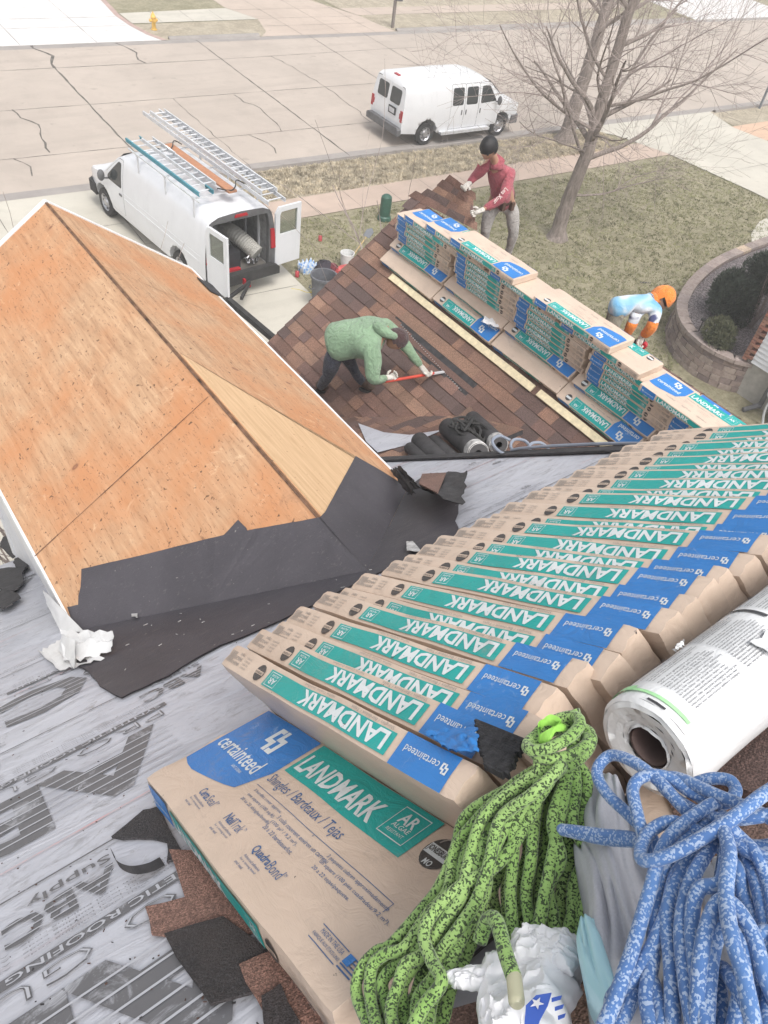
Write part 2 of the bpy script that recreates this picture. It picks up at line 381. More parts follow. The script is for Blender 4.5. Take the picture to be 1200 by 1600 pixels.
def bare_tree(base, pts, r0, limbs, label, group, seed, maxl=4):
    root = empty('bare_tree', base); rd = random.Random(seed)
    tb = MB(); tw = MB(); P = [Vector(p) for p in pts]; n = len(P)
    fine = []; rs = []
    for i in range(n - 1):
        for k in range(5):
            t = k / 5; fine.append(P[i].lerp(P[i + 1], t) + Vector((rd.uniform(-.02, .02), rd.uniform(-.02, .02), 0)))
    fine.append(P[-1]); m_ = len(fine)
    for i in range(m_):
        t = i / (m_ - 1); rs.append(r0 * (1 - .62 * t) * (1.0 + .75 * max(0, 1 - t * 14)))
    tb.tube(fine, rs, 14); tb.build('trunk', m_bark, root, True, clean=False)
    lb = MB()
    for (t, d, r, L) in limbs:
        i = min(m_ - 2, int(t * (m_ - 1))); grow(lb, tw, fine[i], Vector(d).normalized(), r * .72, L * 1.08, 1, rd, maxl, .35, 40)
    for j in range(9):
        t = rd.uniform(.45, 1); i = min(m_ - 2, int(t * (m_ - 1))); a = rd.uniform(0, 6.283)
        grow(lb, tw, fine[i], Vector((math.cos(a), math.sin(a), rd.uniform(.4, 1.2))).normalized(), rs[i] * .5, rd.uniform(1.8, 3.4), 2, rd, maxl, .3, 38)
    lb.build('limb', m_bark, root, True, clean=False)
    t_ = tw.build('crown', m_twig, root, False, clean=False)
    tag(root, label, 'tree', group); return root
tbz = GP(870, 372)
bare_tree(tbz, [(0, 0, -.1), (.02, .05, .6), (.05, .02, 1.5), (.12, -.1, 2.6), (.3, .1, 4.0), (.45, .2, 6.0), (.5, .1, 8.0), (.6, 0, 9.5)], .235,
          [(.40, (1, -.25, .42), .10, 5.2), (.42, (-1, .2, .8), .07, 3.4), (.44, (.9, .5, .5), .09, 4.6), (.46, (-.8, -.6, .5), .06, 3.4), (.5, (-1, .5, .6), .07, 3.8), (.27, (1, -.5, .02), .05, 3.4), (.55, (.8, -.7, .5), .07, 4), (.6, (-.7, .7, .7), .07, 3.6), (.48, (.6, .9, .7), .08, 4.2), (.43, (-.9, .1, .25), .05, 3.2), (.52, (1, .1, .7), .08, 4.6), (.58, (-.9, -.2, .35), .055, 3.6)],
          'leafless tree with pale trunk standing on the lawn behind the roofers', 'bare street trees', 11, 4)
tb2 = GP(882, 221)
bare_tree(tb2, [(0, 0, -.1), (.05, 0, 1.2), (.15, 0, 2.6), (.35, .1, 4.2), (.5, .2, 6.5), (.5, .2, 9.0)], .30,
          [(.62, (1, .2, .6), .09, 3.6), (.6, (-1, .3, .6), .09, 3.6), (.6, (.3, 1, .7), .07, 3.2), (.55, (-.7, -.7, .6), .08, 3.2)],
          'darker leafless tree on the kerb strip beside the passenger van', 'bare street trees', 23, 4)
def bush(base, top, label, seed, n=9, spread=.5, r=.02, name='bare_shrub', L=1.3, maxl=3, group=None):
    root = empty(name, base); rd = random.Random(seed); b = MB(); tw = MB(); top = Vector(top)
    for i in range(n):
        a = rd.uniform(0, 6.283); d = (top.normalized() + Vector((math.cos(a), math.sin(a), 0)) * rd.uniform(.1, spread)).normalized()
        grow(b, tw, Vector((rd.uniform(-.08, .08), rd.uniform(-.08, .08), 0)), d, r * rd.uniform(.6, 1.1), top.length * rd.uniform(.7, 1.05), 2, rd, 2 + maxl - 1, .3, 32)
    b.v += tw.v and [] or []
    tw.build('twig', m_twig, root, False, clean=False)
    if b.f: b.build('stem', m_twig, root, False, clean=False)
    tag(root, label, 'shrub', group); return root
bush((.95, 8.2, GZ), (-.15, -.1, 5.9), 'thin leafless sapling rising in front of the plywood gable', 5, 5, .16, .028, maxl=2)
bush((2.6, 8.3, GZ), (-.1, -.1, 5.2), 'sparse bare sapling between the plywood gable and the cargo van', 8, 4, .16, .024, maxl=2)
bush((8.3, 9.6, GZ), (-.1, -.3, 5.3), 'bare sapling with upright twigs behind the brown ridge shingles', 14, 5, .14, .028, maxl=2)

# ================================================================== THE HOUSE
house = tag(empty('house', (3.4, 3.0, GZ)), 'roof stripped to underlayment and orange plywood with a brown shingled wing', 'house'); WORLDPARTS.add(house.name)
g = NG('underlayment'); v = g.mapv(); vs_ = g.mapv(scale=(1, 2.4, 2.4))
big = g.noise(v, 2.2, 7, .65, .6); sm = g.noise(vs_, 9, 8, .72, .5); fine = g.noise(v, 90, 4, .7)
c = g.ramp(big, [(.3, (.42, .43, .48)), (.55, (.50, .51, .56)), (.8, (.55, .56, .60))])
c = g.mix(g.ramp(sm, [(.54, 0.0), (.63, .5), (.72, .9)]), c, (.25, .245, .26))
sm2 = g.noise(g.mapv(scale=(3, 3, 3)), 2.3, 9, .8, 1.2)
c = g.mix(g.ramp(sm2, [(.60, 0.0), (.66, .7), (.69, .1), (.74, .8)]), c, (.20, .185, .18))
red = g.noise(g.mapv(scale=(.6, 5, 5)), 1.3, 5, .6)
c = g.mix(g.ramp(red, [(.62, 0.0), (.70, .28), (.78, 0.0)]), c, (.55, .28, .27))
g.col(c); g.rough(.5); w_ = g.noise(g.mapv(scale=(1, 2.2, 2.2)), 3.2, 4, .55, .9); g.bump(g.math('ADD', w_, g.math('MULTIPLY', fine, .02)), .45, .03); m_under = g.m
def ink(name, c, lo=.33, hi=.46, to=(.47, .48, .52), rough=.5, sc=7):
    g = NG(name); v = g.mapv(); f = g.noise(v, sc, 9, .75, .6)
    g.col(g.mix(g.ramp(f, [(lo, 1.0), (hi, 0.0)]), c, to)); g.rough(rough); return g.m
m_ink = ink('roofing_ink', (.13, .13, .14)); m_inkl = ink('roofing_ink_light', (.46, .47, .51), .2, .25)
m_inkm = ink('roofing_ink_mid', (.22, .22, .24))
m_redl = ink('chalk_line', (.62, .36, .37), .40, .62)
g = NG('plywood'); v = g.mapv('Generated'); v = g.mapv('Object', (1, 1, 1)); st = g.noise(g.mapv('UV', (2.2, 22, 1)), 1, 7, .66, .9); bigp = g.noise(v, 1.6, 5, .6); sp = g.noise(v, 34, 3, .5); sp2 = g.noise(v, 13, 2, .5)
c = g.ramp(st, [(.28, (.29, .165, .095)), (.42, (.43, .26, .15)), (.6, (.53, .34, .205)), (.8, (.59, .405, .265))])
c = g.mix(g.ramp(bigp, [(.36, .8), (.62, 0.0)]), c, (.50, .22, .095))
c = g.mix(g.ramp(sp, [(.29, 1.0), (.34, 0.0)]), c, (.13, .07, .04))
fl = g.noise(g.mapv('UV', (1.5, 7, 1)), 9, 5, .75); c = g.mix(g.ramp(fl, [(.36, .85), (.43, 0.0)]), c, (.22, .11, .06))
kn = g.vor(g.mapv('UV', (1, .6, 1)), 3.1); c = g.mix(g.ramp(kn, [(.035, .5), (.05, .95), (.065, .2), (.09, .0)]), c, (.20, .085, .05)); dst = g.noise(v, 5.5, 9, .85, 1.0); c = g.mix(g.ramp(dst, [(.56, 0.0), (.70, .55)]), c, (.24, .13, .08))
rs_ = g.vor(v, 26); c = g.mix(g.ramp(rs_, [(.06, .8), (.10, 0.0)]), c, (.22, .12, .07))
fa = g.noise(v, 4.2, 7, .8, 1.5); c = g.mix(g.ramp(fa, [(.60, 0.0), (.72, .55)]), c, (.80, .60, .40))
g.col(c); g.rough(.8); g.bump(st, .25, .004); m_ply = g.m
g = NG('new_plywood'); st = g.noise(g.mapv('UV', (3, 40, 1)), 1, 6, .6, .6); v = g.mapv()
c = g.ramp(st, [(.3, (.50, .32, .175)), (.6, (.62, .42, .245)), (.8, (.67, .49, .31))]); sp = g.noise(v, 40, 2, .5); c = g.mix(g.ramp(sp, [(.26, .8), (.31, 0.0)]), c, (.3, .15, .07))
g.col(c); g.rough(.75); g.bump(st, .2, .003); m_ply2 = g.m
m_groove = plain('plywood_seam', (.17, .095, .06), .95, var=.5, scale=14)
g = NG('ice_shield'); v = g.mapv(); f = g.noise(v, 1.4, 7, .65, .5); s2 = g.noise(g.mapv(scale=(1, 5, 5)), 11, 8, .75); f3 = g.noise(v, 120, 3, .7)
c = g.ramp(f, [(.3, (.048, .044, .052)), (.7, (.080, .074, .086))]); c = g.mix(g.ramp(s2, [(.57, 0.0), (.70, .7)]), c, (.15, .14, .14)); sp = g.noise(v, 38, 2, .5)
c = g.mix(g.ramp(sp, [(.74, 0.0), (.77, .7)]), c, (.30, .28, .26)); g.col(c); g.rough(.6); g.bump(g.math('ADD', f3, g.math('MULTIPLY', g.noise(v, 6, 6, .6, .5), 2.5)), .3, .012); m_ice = g.m
m_alu = plain('white_aluminium', (.72, .72, .72), .35, var=.08, scale=9, bump=.15, bscale=12)
g = NG('granules'); v = g.mapv(); at = g.n('ShaderNodeAttribute'); at.attribute_name = 'Col'
gr = g.vor(v, 330, 'F1', 'Color'); bw = g.n('ShaderNodeRGBToBW'); g.l(gr, bw.inputs[0])
mx = g.mix(.55, at.outputs['Color'], g.ramp(bw.outputs[0], [(.15, 0.03), (.5, .35), (.85, 1.0)]), 'OVERLAY')
wea = g.noise(v, 3.2, 6, .65); mx = g.mix(g.ramp(wea, [(.35, .35), (.6, 0.0)]), mx, (.11, .08, .07)); g.col(mx); g.rough(.93); g.bump(g.vor(v, 260), .5, .004); m_gran = g.m
m_siding = plain('white_siding', (.72, .73, .76), .5, var=.04)
m_found = plain('foundation_concrete', (.40, .38, .35), .9, bump=.3)
m_feltb = plain('felt_black', (.045, .043, .046), .85, var=.3, bump=.3, scale=14)
m_gut = plain('dark_gutter', (.08, .08, .085), .4)

# --- main roof slope with its printed underlayment
mb = MB()
def rgrid(a0, a1, b0, b1, na, nb_):
    vs = [RL(a0 + (a1 - a0) * i / na, b0 + (b1 - b0) * j / nb_, .0022 * noise.noise(Vector((i * .7, j * .9, 3)))) for i in range(na + 1) for j in range(nb_ + 1)]
    fs = [(i * (nb_ + 1) + j, (i + 1) * (nb_ + 1) + j, (i + 1) * (nb_ + 1) + j + 1, i * (nb_ + 1) + j + 1) for i in range(na) for j in range(nb_)]
    mb.add(vs, fs, 0)
rgrid(-4, 3.35, -.9, 8, 49, 60)
mb.prism([RL(-4, -.9, -.02), RL(3.35, -.9, -.02), RL(3.35, 8, -.02), RL(-4, 8, -.02)], .18, -NM, 0)
def pbox(a0, a1, b0, b1, mi, h=.0045): mb.quad(RL(a0, b0, h), RL(a0, b1, h), RL(a1, b1, h), RL(a1, b0, h), mi)
def ptext(body, a, b, w, hgt, mi, h=.005, bold=0.0, shear=0.0):     # a,b = right-hand foot of the reading line; reads toward -a, tops toward -b
    put_text(mb, body, RL(a, b, h), -AM, -BM, w, hgt, mi, bold, shear=shear)
rp = random.Random(3)
for row, b0 in enumerate((-.05, .95, 1.96, 2.96, 3.96, 4.96, 5.96)):
    a0 = (.30, .27, .36, .95, 1.4, .1, .5)[row]
    pbox(-3.9, 3.33, b0, b0 + .007, 1)                                  # lap line
    for k in range(-2, 4):
        a = a0 + k * 1.42
        if a > 3.3 or a < -3: continue
        ptext('ABC', a, b0 + .585, 1.0, .36, 1, .0045, .035)           # big striped letters
        for q in range(6): pbox(a - 1.02, a + .02, b0 + .27 + q * .05, b0 + .277 + q * .05, 2, .006)
        ptext('PRO GUARD', a + .05, b0 + .672, .92, .062, 1, .0045, -.012)
        ptext('PRO GUARD', a + .05 - .006, b0 + .668, .908, .054, 2, .006, -.03)
        pbox(a - .95, a + .08, b0 + .685, b0 + .722, 1)
        ptext('SYNTHETIC ROOFING UNDERLAYMENT', a + .06, b0 + .716, .98, .024, 2, .006, .01)
        for q in range(4): ptext('Install in accordance with local building code   ASTM D4869  D226   CCMC 13127-R', a + .08, b0 + .752 + q * .016, 1.0, .008, 3)
        ptext('ABC', a - .30, b0 - .10, .26, .10, 1, .0045, .02)
        for q in range(4): pbox(a - .57, a - .29, b0 - .185 + q * .024, b0 - .181 + q * .024, 2, .006)
        ptext('Supply', a - .3, b0 - .04, .20, .045, 1, .0045, .01)
        ptext('NODISQUE   ASTM D4533 TEAR   CGSB 37-GP', a + .4, b0 + .08, .55, .014, 3)
        ptext('MEMBRANE DE TOITURE  CAN/CSA  100 CCB', a + .4, b0 + .11, .45, .012, 3)
        ptext('89', a + .35, b0 + .17, .06, .04, 1)
        mb.prism([RL(a + .33 + .035 * math.cos(t * .5236), b0 - .1 + .022 * math.sin(t * .5236), .0046) for t in range(12)], .0004, NM, 3)
        ptext('ETL', a + .355, b0 - .09, .045, .02, 2, .0056)
for b0 in (2.10, 3.6, 1.1): pbox(-3.5, 3.3, b0, b0 + .008, 4, .0048)
mb.build('main_roof', [m_under, m_ink, m_inkl, m_inkm, m_redl], house, clean=False)
tr = MB()
tr.prism([RL(3.25, -1.0, .02), RL(3.36, -.9, .006), RL(3.36, 8, .006), RL(3.25, 8, .006)], .012, NM)
tr.prism([RL(3.352, -.9, .018), RL(3.366, -.9, .018), RL(3.366, 8, .018), RL(3.352, 8, .018)], .16, -NM)
tr.build('rake_trim', m_feltb, house)

# --- small front gable, stripped to plywood
GX0, GX1, GZE, GY = .41, 2.67, -3.492, 5.814
XR = (GX0 + GX1) / 2; GA = R(35.074); ZR = GZE + (GX1 - GX0) / 2 * math.tan(GA)
ym = lambda z: (DM - math.cos(SL) * z) / math.sin(SL)
NL = Vector((-math.sin(GA), 0, math.cos(GA))); NR = Vector((math.sin(GA), 0, math.cos(GA)))
DL = NL.dot(Vector((XR, 0, ZR))); DR = NR.dot(Vector((XR, 0, ZR)))
def gpt(side, y, t, h=0.0):    # side -1 left slope, +1 right; t 0 at ridge .. 1 at eave
    n = NL if side < 0 else NR; x = XR + side * t * (GX1 - GX0) / 2
    return Vector((x, y, ZR - t * (ZR - GZE))) + n * h
def deck(name, side, polys, m, h0=0.0):
    mb = MB(); n = NL if side < 0 else NR
    for poly in polys:
        P = [gpt(side, y, t, h0) for y, t in poly]; o = len(mb.f); mb.prism(P, .014, -n)
        for fi in range(o, len(mb.f)):
            mb.uv[fi] = [((mb.v[i].y), ((mb.v[i].x - XR) * 1.22)) for i in mb.f[fi]]
    return mb.build(name, m, house, clean=False)
yv0, yv1 = ym(ZR), ym(GZE)
deck('plywood_deck', -1, [[(GY, 0.004), (GY, 1), (yv1, 1), (yv0, 0.004)]], m_ply)
deck('plywood_deck', 1, [[(GY, 0.004), (GY, 1), (yv1, 1), (yv0, 0.004)]], m_ply)
# replaced lighter sheet on the right slope, standing a hair proud, and seams between the sheets
deck('plywood_patch', 1, [[(3.62, .02), (2.5, .985), (yv1, .985), (yv0, .02)]], m_ply2, .004)
sm_ = MB()
def seam(side, y0, t0, y1, t1, w=.008, h=.0055):
    a, b = gpt(side, y0, t0, h), gpt(side, y1, t1, h); d = (b - a).normalized(); n = NL if side < 0 else NR; q = d.cross(n) * w / 2
    k = 8
    for i in range(k):
        p0 = a.lerp(b, i / k); p1 = a.lerp(b, (i + 1) / k); w0 = rp.uniform(.5, 1.2); sm_.quad(p0 - q * w0, p0 + q * w0, p1 + q * w0, p1 - q * w0)
seam(-1, 3.18, .02, 3.22, 1, .006); seam(1, 4.75, 0, 4.7, 1, .004); 
seam(1, 3.63, .02, 2.51, .985, .006, .0052)
for sd_, w in ((-1, .010), (1, .004)):
    sm_.quad(gpt(sd_, GY, .0, .004), gpt(sd_, yv0, .0, .004), gpt(sd_, yv0, w, .0045), gpt(sd_, GY, w, .0045))
sm_.build('sheet_seam', m_groove, house, clean=False)
# knot holes and nail discs are in the material; gable wall, fascia and drip edge
gw = MB(); gw.prism([Vector((GX0 + .12, GY - .25, GZE - .1)), Vector((XR, GY - .25, ZR - .06)), Vector((GX1 - .12, GY - .25, GZE - .1)), Vector((GX1 - .12, GY - .25, GZ)), Vector((GX0 + .12, GY - .25, GZ))], .15, (0, -1, 0))
gw.box((GX0 + .2, 4.2, (GZE + GZ) / 2 - .2), (.15, 2.9, GZE - GZ - .2)); gw.box((GX1 - .2, 4.2, (GZE + GZ) / 2 - .2), (.15, 2.9, GZE - GZ - .2)); gw.build('wall', m_siding, house)
def edge(name, a, b, drop, lap, n, outw, m):
    mb = MB(); a, b = Vector(a), Vector(b); k = 24; outw = Vector(outw); L = (b - a).normalized()
    pr = [(-lap, .006), (0.004, .006), (.012, -.01), (.012, -drop), (0, -drop), (-.02, -drop)]
    rows = []
    for i in range(k + 1):
        c = a.lerp(b, i / k); wv = noise.noise(c * 3) * .006
        rows.append([c + outw * (p + wv * .6) + (n * q if q > 0 else Vector((0, 0, q))) for p, q in pr])
    for r0, r1 in zip(rows, rows[1:]):
        for i in range(len(pr) - 1): mb.quad(r0[i], r0[i + 1], r1[i + 1], r1[i])
    return mb.build(name, m, house)
edge('fascia', gpt(-1, GY, 1), gpt(-1, 2.45, 1), .17, .035, NL, (-1, 0, 0), m_alu)
edge('fascia', gpt(1, GY, 1), gpt(1, 2.55, 1), .15, .035, NR, (1, 0, 0), m_alu)
for sd_, n in ((-1, NL), (1, NR)):
    a, b = gpt(sd_, GY, 0), gpt(sd_, GY, 1); mb = MB()
    mb.prism([a + n * .006 - Vector((0, .03, 0)), b + n * .006 - Vector((0, .03, 0)), b + n * .006 + Vector((0, .02, 0)), a + n * .006 + Vector((0, .02, 0))], .012, -n)
    mb.prism([a + Vector((0, .021, 0)), b + Vector((0, .021, 0)), b + Vector((0, .021, -.16)), a + Vector((0, .021, -.16))], .02, (0, -1, 0)); mb.build('rake_board', m_alu, house)
mb = MB(); p = gpt(1, 5.45, .985, .008)
mb.prism([gpt(1, 5.55, .93, .008), gpt(1, 5.3, .93, .008), gpt(1, 5.28, 1.03, .008), gpt(1, 5.52, 1.04, .008)], .006, NR); mb.build('roofing_felt_tab', m_feltb, house)
# torn aluminium at the lower left corner of the gable
mb = MB()
def crumple(P, nu, nv, amp, seed, th=.0015, M0=None):
    """P: 4 corners, an irregular crumpled sheet between them"""
    P = [Vector(p) for p in P]; nn = (P[1] - P[0]).cross(P[3] - P[0]).normalized(); g2 = []
    for i in range(nu + 1):
        for j in range(nv + 1):
            u, v_ = i / nu, j / nv; q = P[0].lerp(P[1], u).lerp(P[3].lerp(P[2], u), v_)
            e = 1 if (0 < i < nu and 0 < j < nv) else .5
            q = q + nn * amp * (abs(noise.noise(Vector((u * 4 + seed, v_ * 4, seed)))) * 2 - .5) + (P[1] - P[0]) * (.05 * noise.noise(Vector((v_ * 7, seed, 1))) * (1 if i in (0, nu) else .3)) + (P[3] - P[0]) * (.12 * noise.noise(Vector((u * 7, seed, 5))) * (1 if j in (0, nv) else .3))
            g2.append(q)
    fs = [(i * (nv + 1) + j, (i + 1) * (nv + 1) + j, (i + 1) * (nv + 1) + j + 1, i * (nv + 1) + j + 1) for i in range(nu) for j in range(nv)]
    return g2, fs, nn
def add_sheet(mb, P, nu, nv, amp, seed, th=.002, mi=0):
    g2, fs, nn = crumple(P, nu, nv, amp, seed); mb.add(g2, fs, mi)
    vn = [Vector((0, 0, 0)) for _ in g2]
    for f in fs:
        n_ = (g2[f[2]] - g2[f[0]]).cross(g2[f[3]] - g2[f[1]])
        for i in f: vn[i] += n_
    mb.add([q - v.normalized() * th for q, v in zip(g2, vn)], [f[::-1] for f in fs], mi)
add_sheet(mb, [RP(95, 985, .10), RP(178, 988, .09), RP(176, 1020, .02), RP(100, 1035, .03)], 9, 6, .02, 2)
add_sheet(mb, [RP(60, 1018, .01), RP(100, 1000, .03), RP(165, 1030, .015), RP(95, 1050, .012)], 9, 6, .012, 5)
add_sheet(mb, [gpt(-1, 2.95, 1.0, .02) + Vector((-.03, 0, 0)), gpt(-1, 2.42, .93, .045), gpt(-1, 2.40, 1.0, .01) + Vector((-.05, 0, -.05)), gpt(-1, 2.95, 1.0, 0) + Vector((-.045, 0, -.1))], 9, 4, .012, 8)
add_sheet(mb, [RP(98, 990, .12), RP(120, 1000, .10), RP(118, 1045, .03), RP(92, 1015, .03)], 6, 5, .01, 12)
mb.build('torn_flashing', m_alu, house, True, clean=False)
mb = MB(); add_sheet(mb, [gpt(1, 2.75, 1.0, .012), gpt(1, 2.3, 1.04, -.02), gpt(1, 2.25, 1.08, -.10), gpt(1, 2.8, 1.03, -.10)], 6, 3, .01, 3); mb.build('torn_flashing', m_alu, house, True, clean=False)
# --- ice shield lapped from the gable onto the main slope
def onL(px, py, h=.009): return hit(px, py, NL, DL + h)
def onR(px, py, h=.009): return hit(px, py, NR, DR + h)
VLp, VRp, VC = Vector((GX0, yv1, GZE)), Vector((GX1, yv1, GZE)), Vector((XR, yv0, ZR))
up = Vector((0, 0, .011))
def skin_poly(name, pts, n, h=.005):
    mb = MB(); bm = bmesh.new(); vs = [bm.verts.new(p) for p in pts]; bm.faces.new(vs); bmesh.ops.triangulate(bm, faces=bm.faces[:])
    bmesh.ops.subdivide_edges(bm, edges=bm.edges[:], cuts=3, use_grid_fill=True); bm.verts.index_update()
    for v_ in bm.verts: v_.co += n * (.004 * noise.noise(v_.co * 4))
    top = [v_.co.copy() for v_ in bm.verts]; fs = [tuple(v_.index for v_ in f.verts) for f in bm.faces]; bm.free()
    mb.add(top, fs); mb.add([p - n * h for p in top], [f[::-1] for f in fs]); return mb
def jag(pts, amp=.012, k=5, seed=1):
    rd = random.Random(seed); out = []
    for a, b in zip(pts, pts[1:]):
        a, b = Vector(a), Vector(b)
        for i in range(k): out.append(a.lerp(b, i / k) + ((b - a).cross(NM).normalized() * rd.uniform(-amp, amp) if i else Vector((0, 0, 0))))
    out.append(Vector(pts[-1])); return out
le = jag([onL(105, 948), onL(122, 945), onL(127, 889), onL(205, 871), onL(300, 848), onL(350, 836), onL(372, 812), onL(386, 829), onL(440, 819), onL(500, 808)], .006, 4, 2)
mb = skin_poly('x', le + [VC + up, (VC + VLp) / 2 + up, VLp + up], NL)
ri = [onR(500, 808), onR(508, 800), onR(520, 778), onR(556, 712), onR(590, 732), onR(622, 752)]
m2 = skin_poly('x', ri + [VRp + up, (VC + VRp) / 2 + up, VC + up], NR)
mr = jag([RP(110, 988, .012), RP(118, 1040, .012), RP(150, 1062, .012), RP(190, 1090, .012), RP(262, 1057, .012), RP(345, 1008, .012), RP(470, 955, .012), RP(590, 895, .012), RP(712, 838, .012), RP(716, 790, .012), RP(728, 738, .012), RP(660, 745, .012)], .014, 4, 4)
m3 = skin_poly('x', mr + [VRp + up, VC + up, VLp + up], NM)
for q in (m2, m3): mb.add(q.v, q.f)
mb.build('ice_shield', m_ice, house, False, clean=False)
mb = MB(); add_sheet(mb, [gpt(-1, yv0 + .1, .05, .02), gpt(-1, yv0 - .1, -.02, .02), RL(1.72, 1.62, .02), RL(1.8, 1.62, .02)], 8, 3, .006, 9); 
rdx = random.Random(8)

# --- brown shingled wing: every course and tab is laid
WX, WZ, WG = 6.453, -4.0, R(36)
NB = Vector((-math.sin(WG), 0, math.cos(WG))); DB = NB.dot(Vector((WX, 0, WZ))); DD = Vector((-math.cos(WG), 0, -math.sin(WG))); YV = Vector((0, 1, 0))
def WP(d, y, h=0.0): return Vector((WX, y, WZ)) + DD * d + NB * h          # d = distance down the slope from the ridge
BROWNS = [(.175, .100, .078), (.225, .132, .098), (.135, .085, .075), (.270, .162, .115), (.155, .092, .077), (.200, .117, .093), (.112, .076, .070), (.245, .140, .100)]
def shingle_field(mb, P, ax, dn, n, L, D0, D1, seed, expo=.143, skip=None):
    """P origin, ax along courses (length L), dn down slope; D0..D1 distance range"""
    rd = random.Random(seed); k = int((D1 - D0) / expo) + 1
    for c in range(k):
        d1 = D0 + (c + 1) * expo; d0 = d1 - expo - .02; x = -rd.uniform(0, .3)
        mb.add([P + dn * d0 + n * .003 + ax * 0, P + dn * d0 + n * .003 + ax * L, P + dn * d1 + n * .012 + ax * L, P + dn * d1 + n * .012], [(0, 1, 2, 3)], 0, BROWNS[c % 5])
        up_ = True; prev = None
        while x < L:
            w = rd.uniform(.10, .30); x0, x1 = max(0, x), min(L, x + w); x += w; up_ = not up_
            if x1 - x0 < .01: continue
            if skip and skip((x0 + x1) / 2, d1): continue
            col = rd.choice(BROWNS); 
            if rd.random() < .3 and prev: col = prev
            prev = col; fz = rd.uniform(.82, 1.22); col = tuple(q * fz for q in col); h = .020 if up_ else .014; e = rd.uniform(-.003, .004)
            a = P + dn * (d0 + .0) + ax * x0 + n * .004; b = P + dn * d0 + ax * x1 + n * .004; cc = P + dn * (d1 + e) + ax * x1 + n * h; d_ = P + dn * (d1 + e) + ax * x0 + n * h
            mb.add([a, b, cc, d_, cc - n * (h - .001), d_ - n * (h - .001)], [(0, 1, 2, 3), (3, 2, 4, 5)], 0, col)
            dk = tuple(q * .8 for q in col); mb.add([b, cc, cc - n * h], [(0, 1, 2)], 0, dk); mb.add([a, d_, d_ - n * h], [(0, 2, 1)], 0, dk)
Y0, Y1 = 1.2, 7.19
RD = .06; RXX, RZZ = WX - RD * math.cos(WG), WZ - RD * math.sin(WG)
mb = MB()
torn = lambda x, d: (1.33 < d < 1.62 and 4.55 - Y0 < x < 5.95 - Y0 - (d - 1.3) * 1.0) 
shingle_field(mb, Vector((WX, Y0, WZ)), YV, DD, NB, Y1 - Y0, RD + .01, 3.95, 5, skip=torn)
mb.build('shingles', m_gran, house, clean=False)
mb = MB(); mb.prism([WP(RD, Y0, -.002), WP(RD, Y1 - .02, -.002), WP(3.95, Y1 - .02, -.002), WP(3.95, Y0, -.002)], .1, -NB)
NB2 = Vector((math.sin(WG), 0, math.cos(WG))); D2 = Vector((math.cos(WG), 0, -math.sin(WG)))
mb.prism([Vector((RXX, y, RZZ)) + D2 * d for d, y in ((0.002, Y0), (3.6, Y0), (3.6, Y1 - .02), (0.002, Y1 - .02))], .1, -NB2); mb.build('roof_deck', m_feltb, house)
mb = MB(); shingle_field(mb, Vector((RXX, Y0, RZZ)), YV, D2, NB2, Y1 - Y0, 0, 3.55, 9); mb.build('shingles', m_gran, house, clean=False)
mb = MB(); y = Y0
while y < Y1 - .1:                                                      # ridge caps
    fz = rdx.uniform(.9, 1.2); col = tuple(q * fz for q in rdx.choice(BROWNS)); pr = [(-.15, -.109), (-.07, -.045), (0, -.012), (.07, -.045), (.15, -.109)]
    A = [Vector((RXX + p, y, RZZ + q + .034)) for p, q in pr]; B = [Vector((RXX + p, y + .17, RZZ + q + .024)) for p, q in pr]; C_ = [q - Vector((0, 0, .014)) for q in A]
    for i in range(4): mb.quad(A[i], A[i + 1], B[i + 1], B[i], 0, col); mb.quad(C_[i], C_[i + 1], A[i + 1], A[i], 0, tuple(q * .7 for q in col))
    y += .143
mb.build('ridge_cap', m_gran, house, clean=False)
mb = MB(); mb.prism([WP(RD, Y1 - .02, -.02), WP(3.95, Y1 - .02, -.02), WP(3.95, Y1 - .02, -.2), WP(RD, Y1 - .02, -.2)], .03, (0, 1, 0)); 
mb.prism([Vector((RXX, Y1 - .02, RZZ)) + D2 * d + NB2 * h for d, h in ((0, -.02), (3.6, -.02), (3.6, -.2), (0, -.2))], .03, (0, 1, 0)); mb.build('rake_board', m_alu, house)
mb = MB(); xe = WX - 3.7 * math.cos(WG); ze = WZ - 3.95 * math.sin(WG) - .1; x2_ = WX + 3.3 * math.cos(WG)
mb.prism([Vector((xe + .2, Y1 - .4, ze)), Vector((WX, Y1 - .4, WZ - .2)), Vector((x2_, Y1 - .4, WZ - 2.2)), Vector((x2_, Y1 - .4, GZ)), Vector((xe + .2, Y1 - .4, GZ))], .15, (0, -1, 0))
mb.box((x2_, 3.7, (WZ - 2.3 + GZ) / 2), (.15, 6.2, WZ - 2.3 - GZ)); mb.box((xe + .25, 4.5, (ze - .1 + GZ) / 2), (.15, 4.6, ze - .1 - GZ)); mb.box((3.28, 2.2, -5.5), (.1, 5.5, 1.6)); mb.build('wall', m_siding, house)
# exposed nail strip with its row of nails where the shingles are torn up
mb = MB(); mb.prism([WP(1.30, 6.0, .004), WP(1.52, 6.0, .004), WP(1.60, 4.5, .004), WP(1.33, 4.5, .004)], .004, NB)
for i in range(34):
    p = WP(1.40 + .004 * i, 5.85 - .038 * i, .009); mb.box(p, (.012, .014, .006), 1)
mb.build('nail_strip', [m_feltb, plain('nail_steel', (.5, .5, .5), .4, .6)], house)
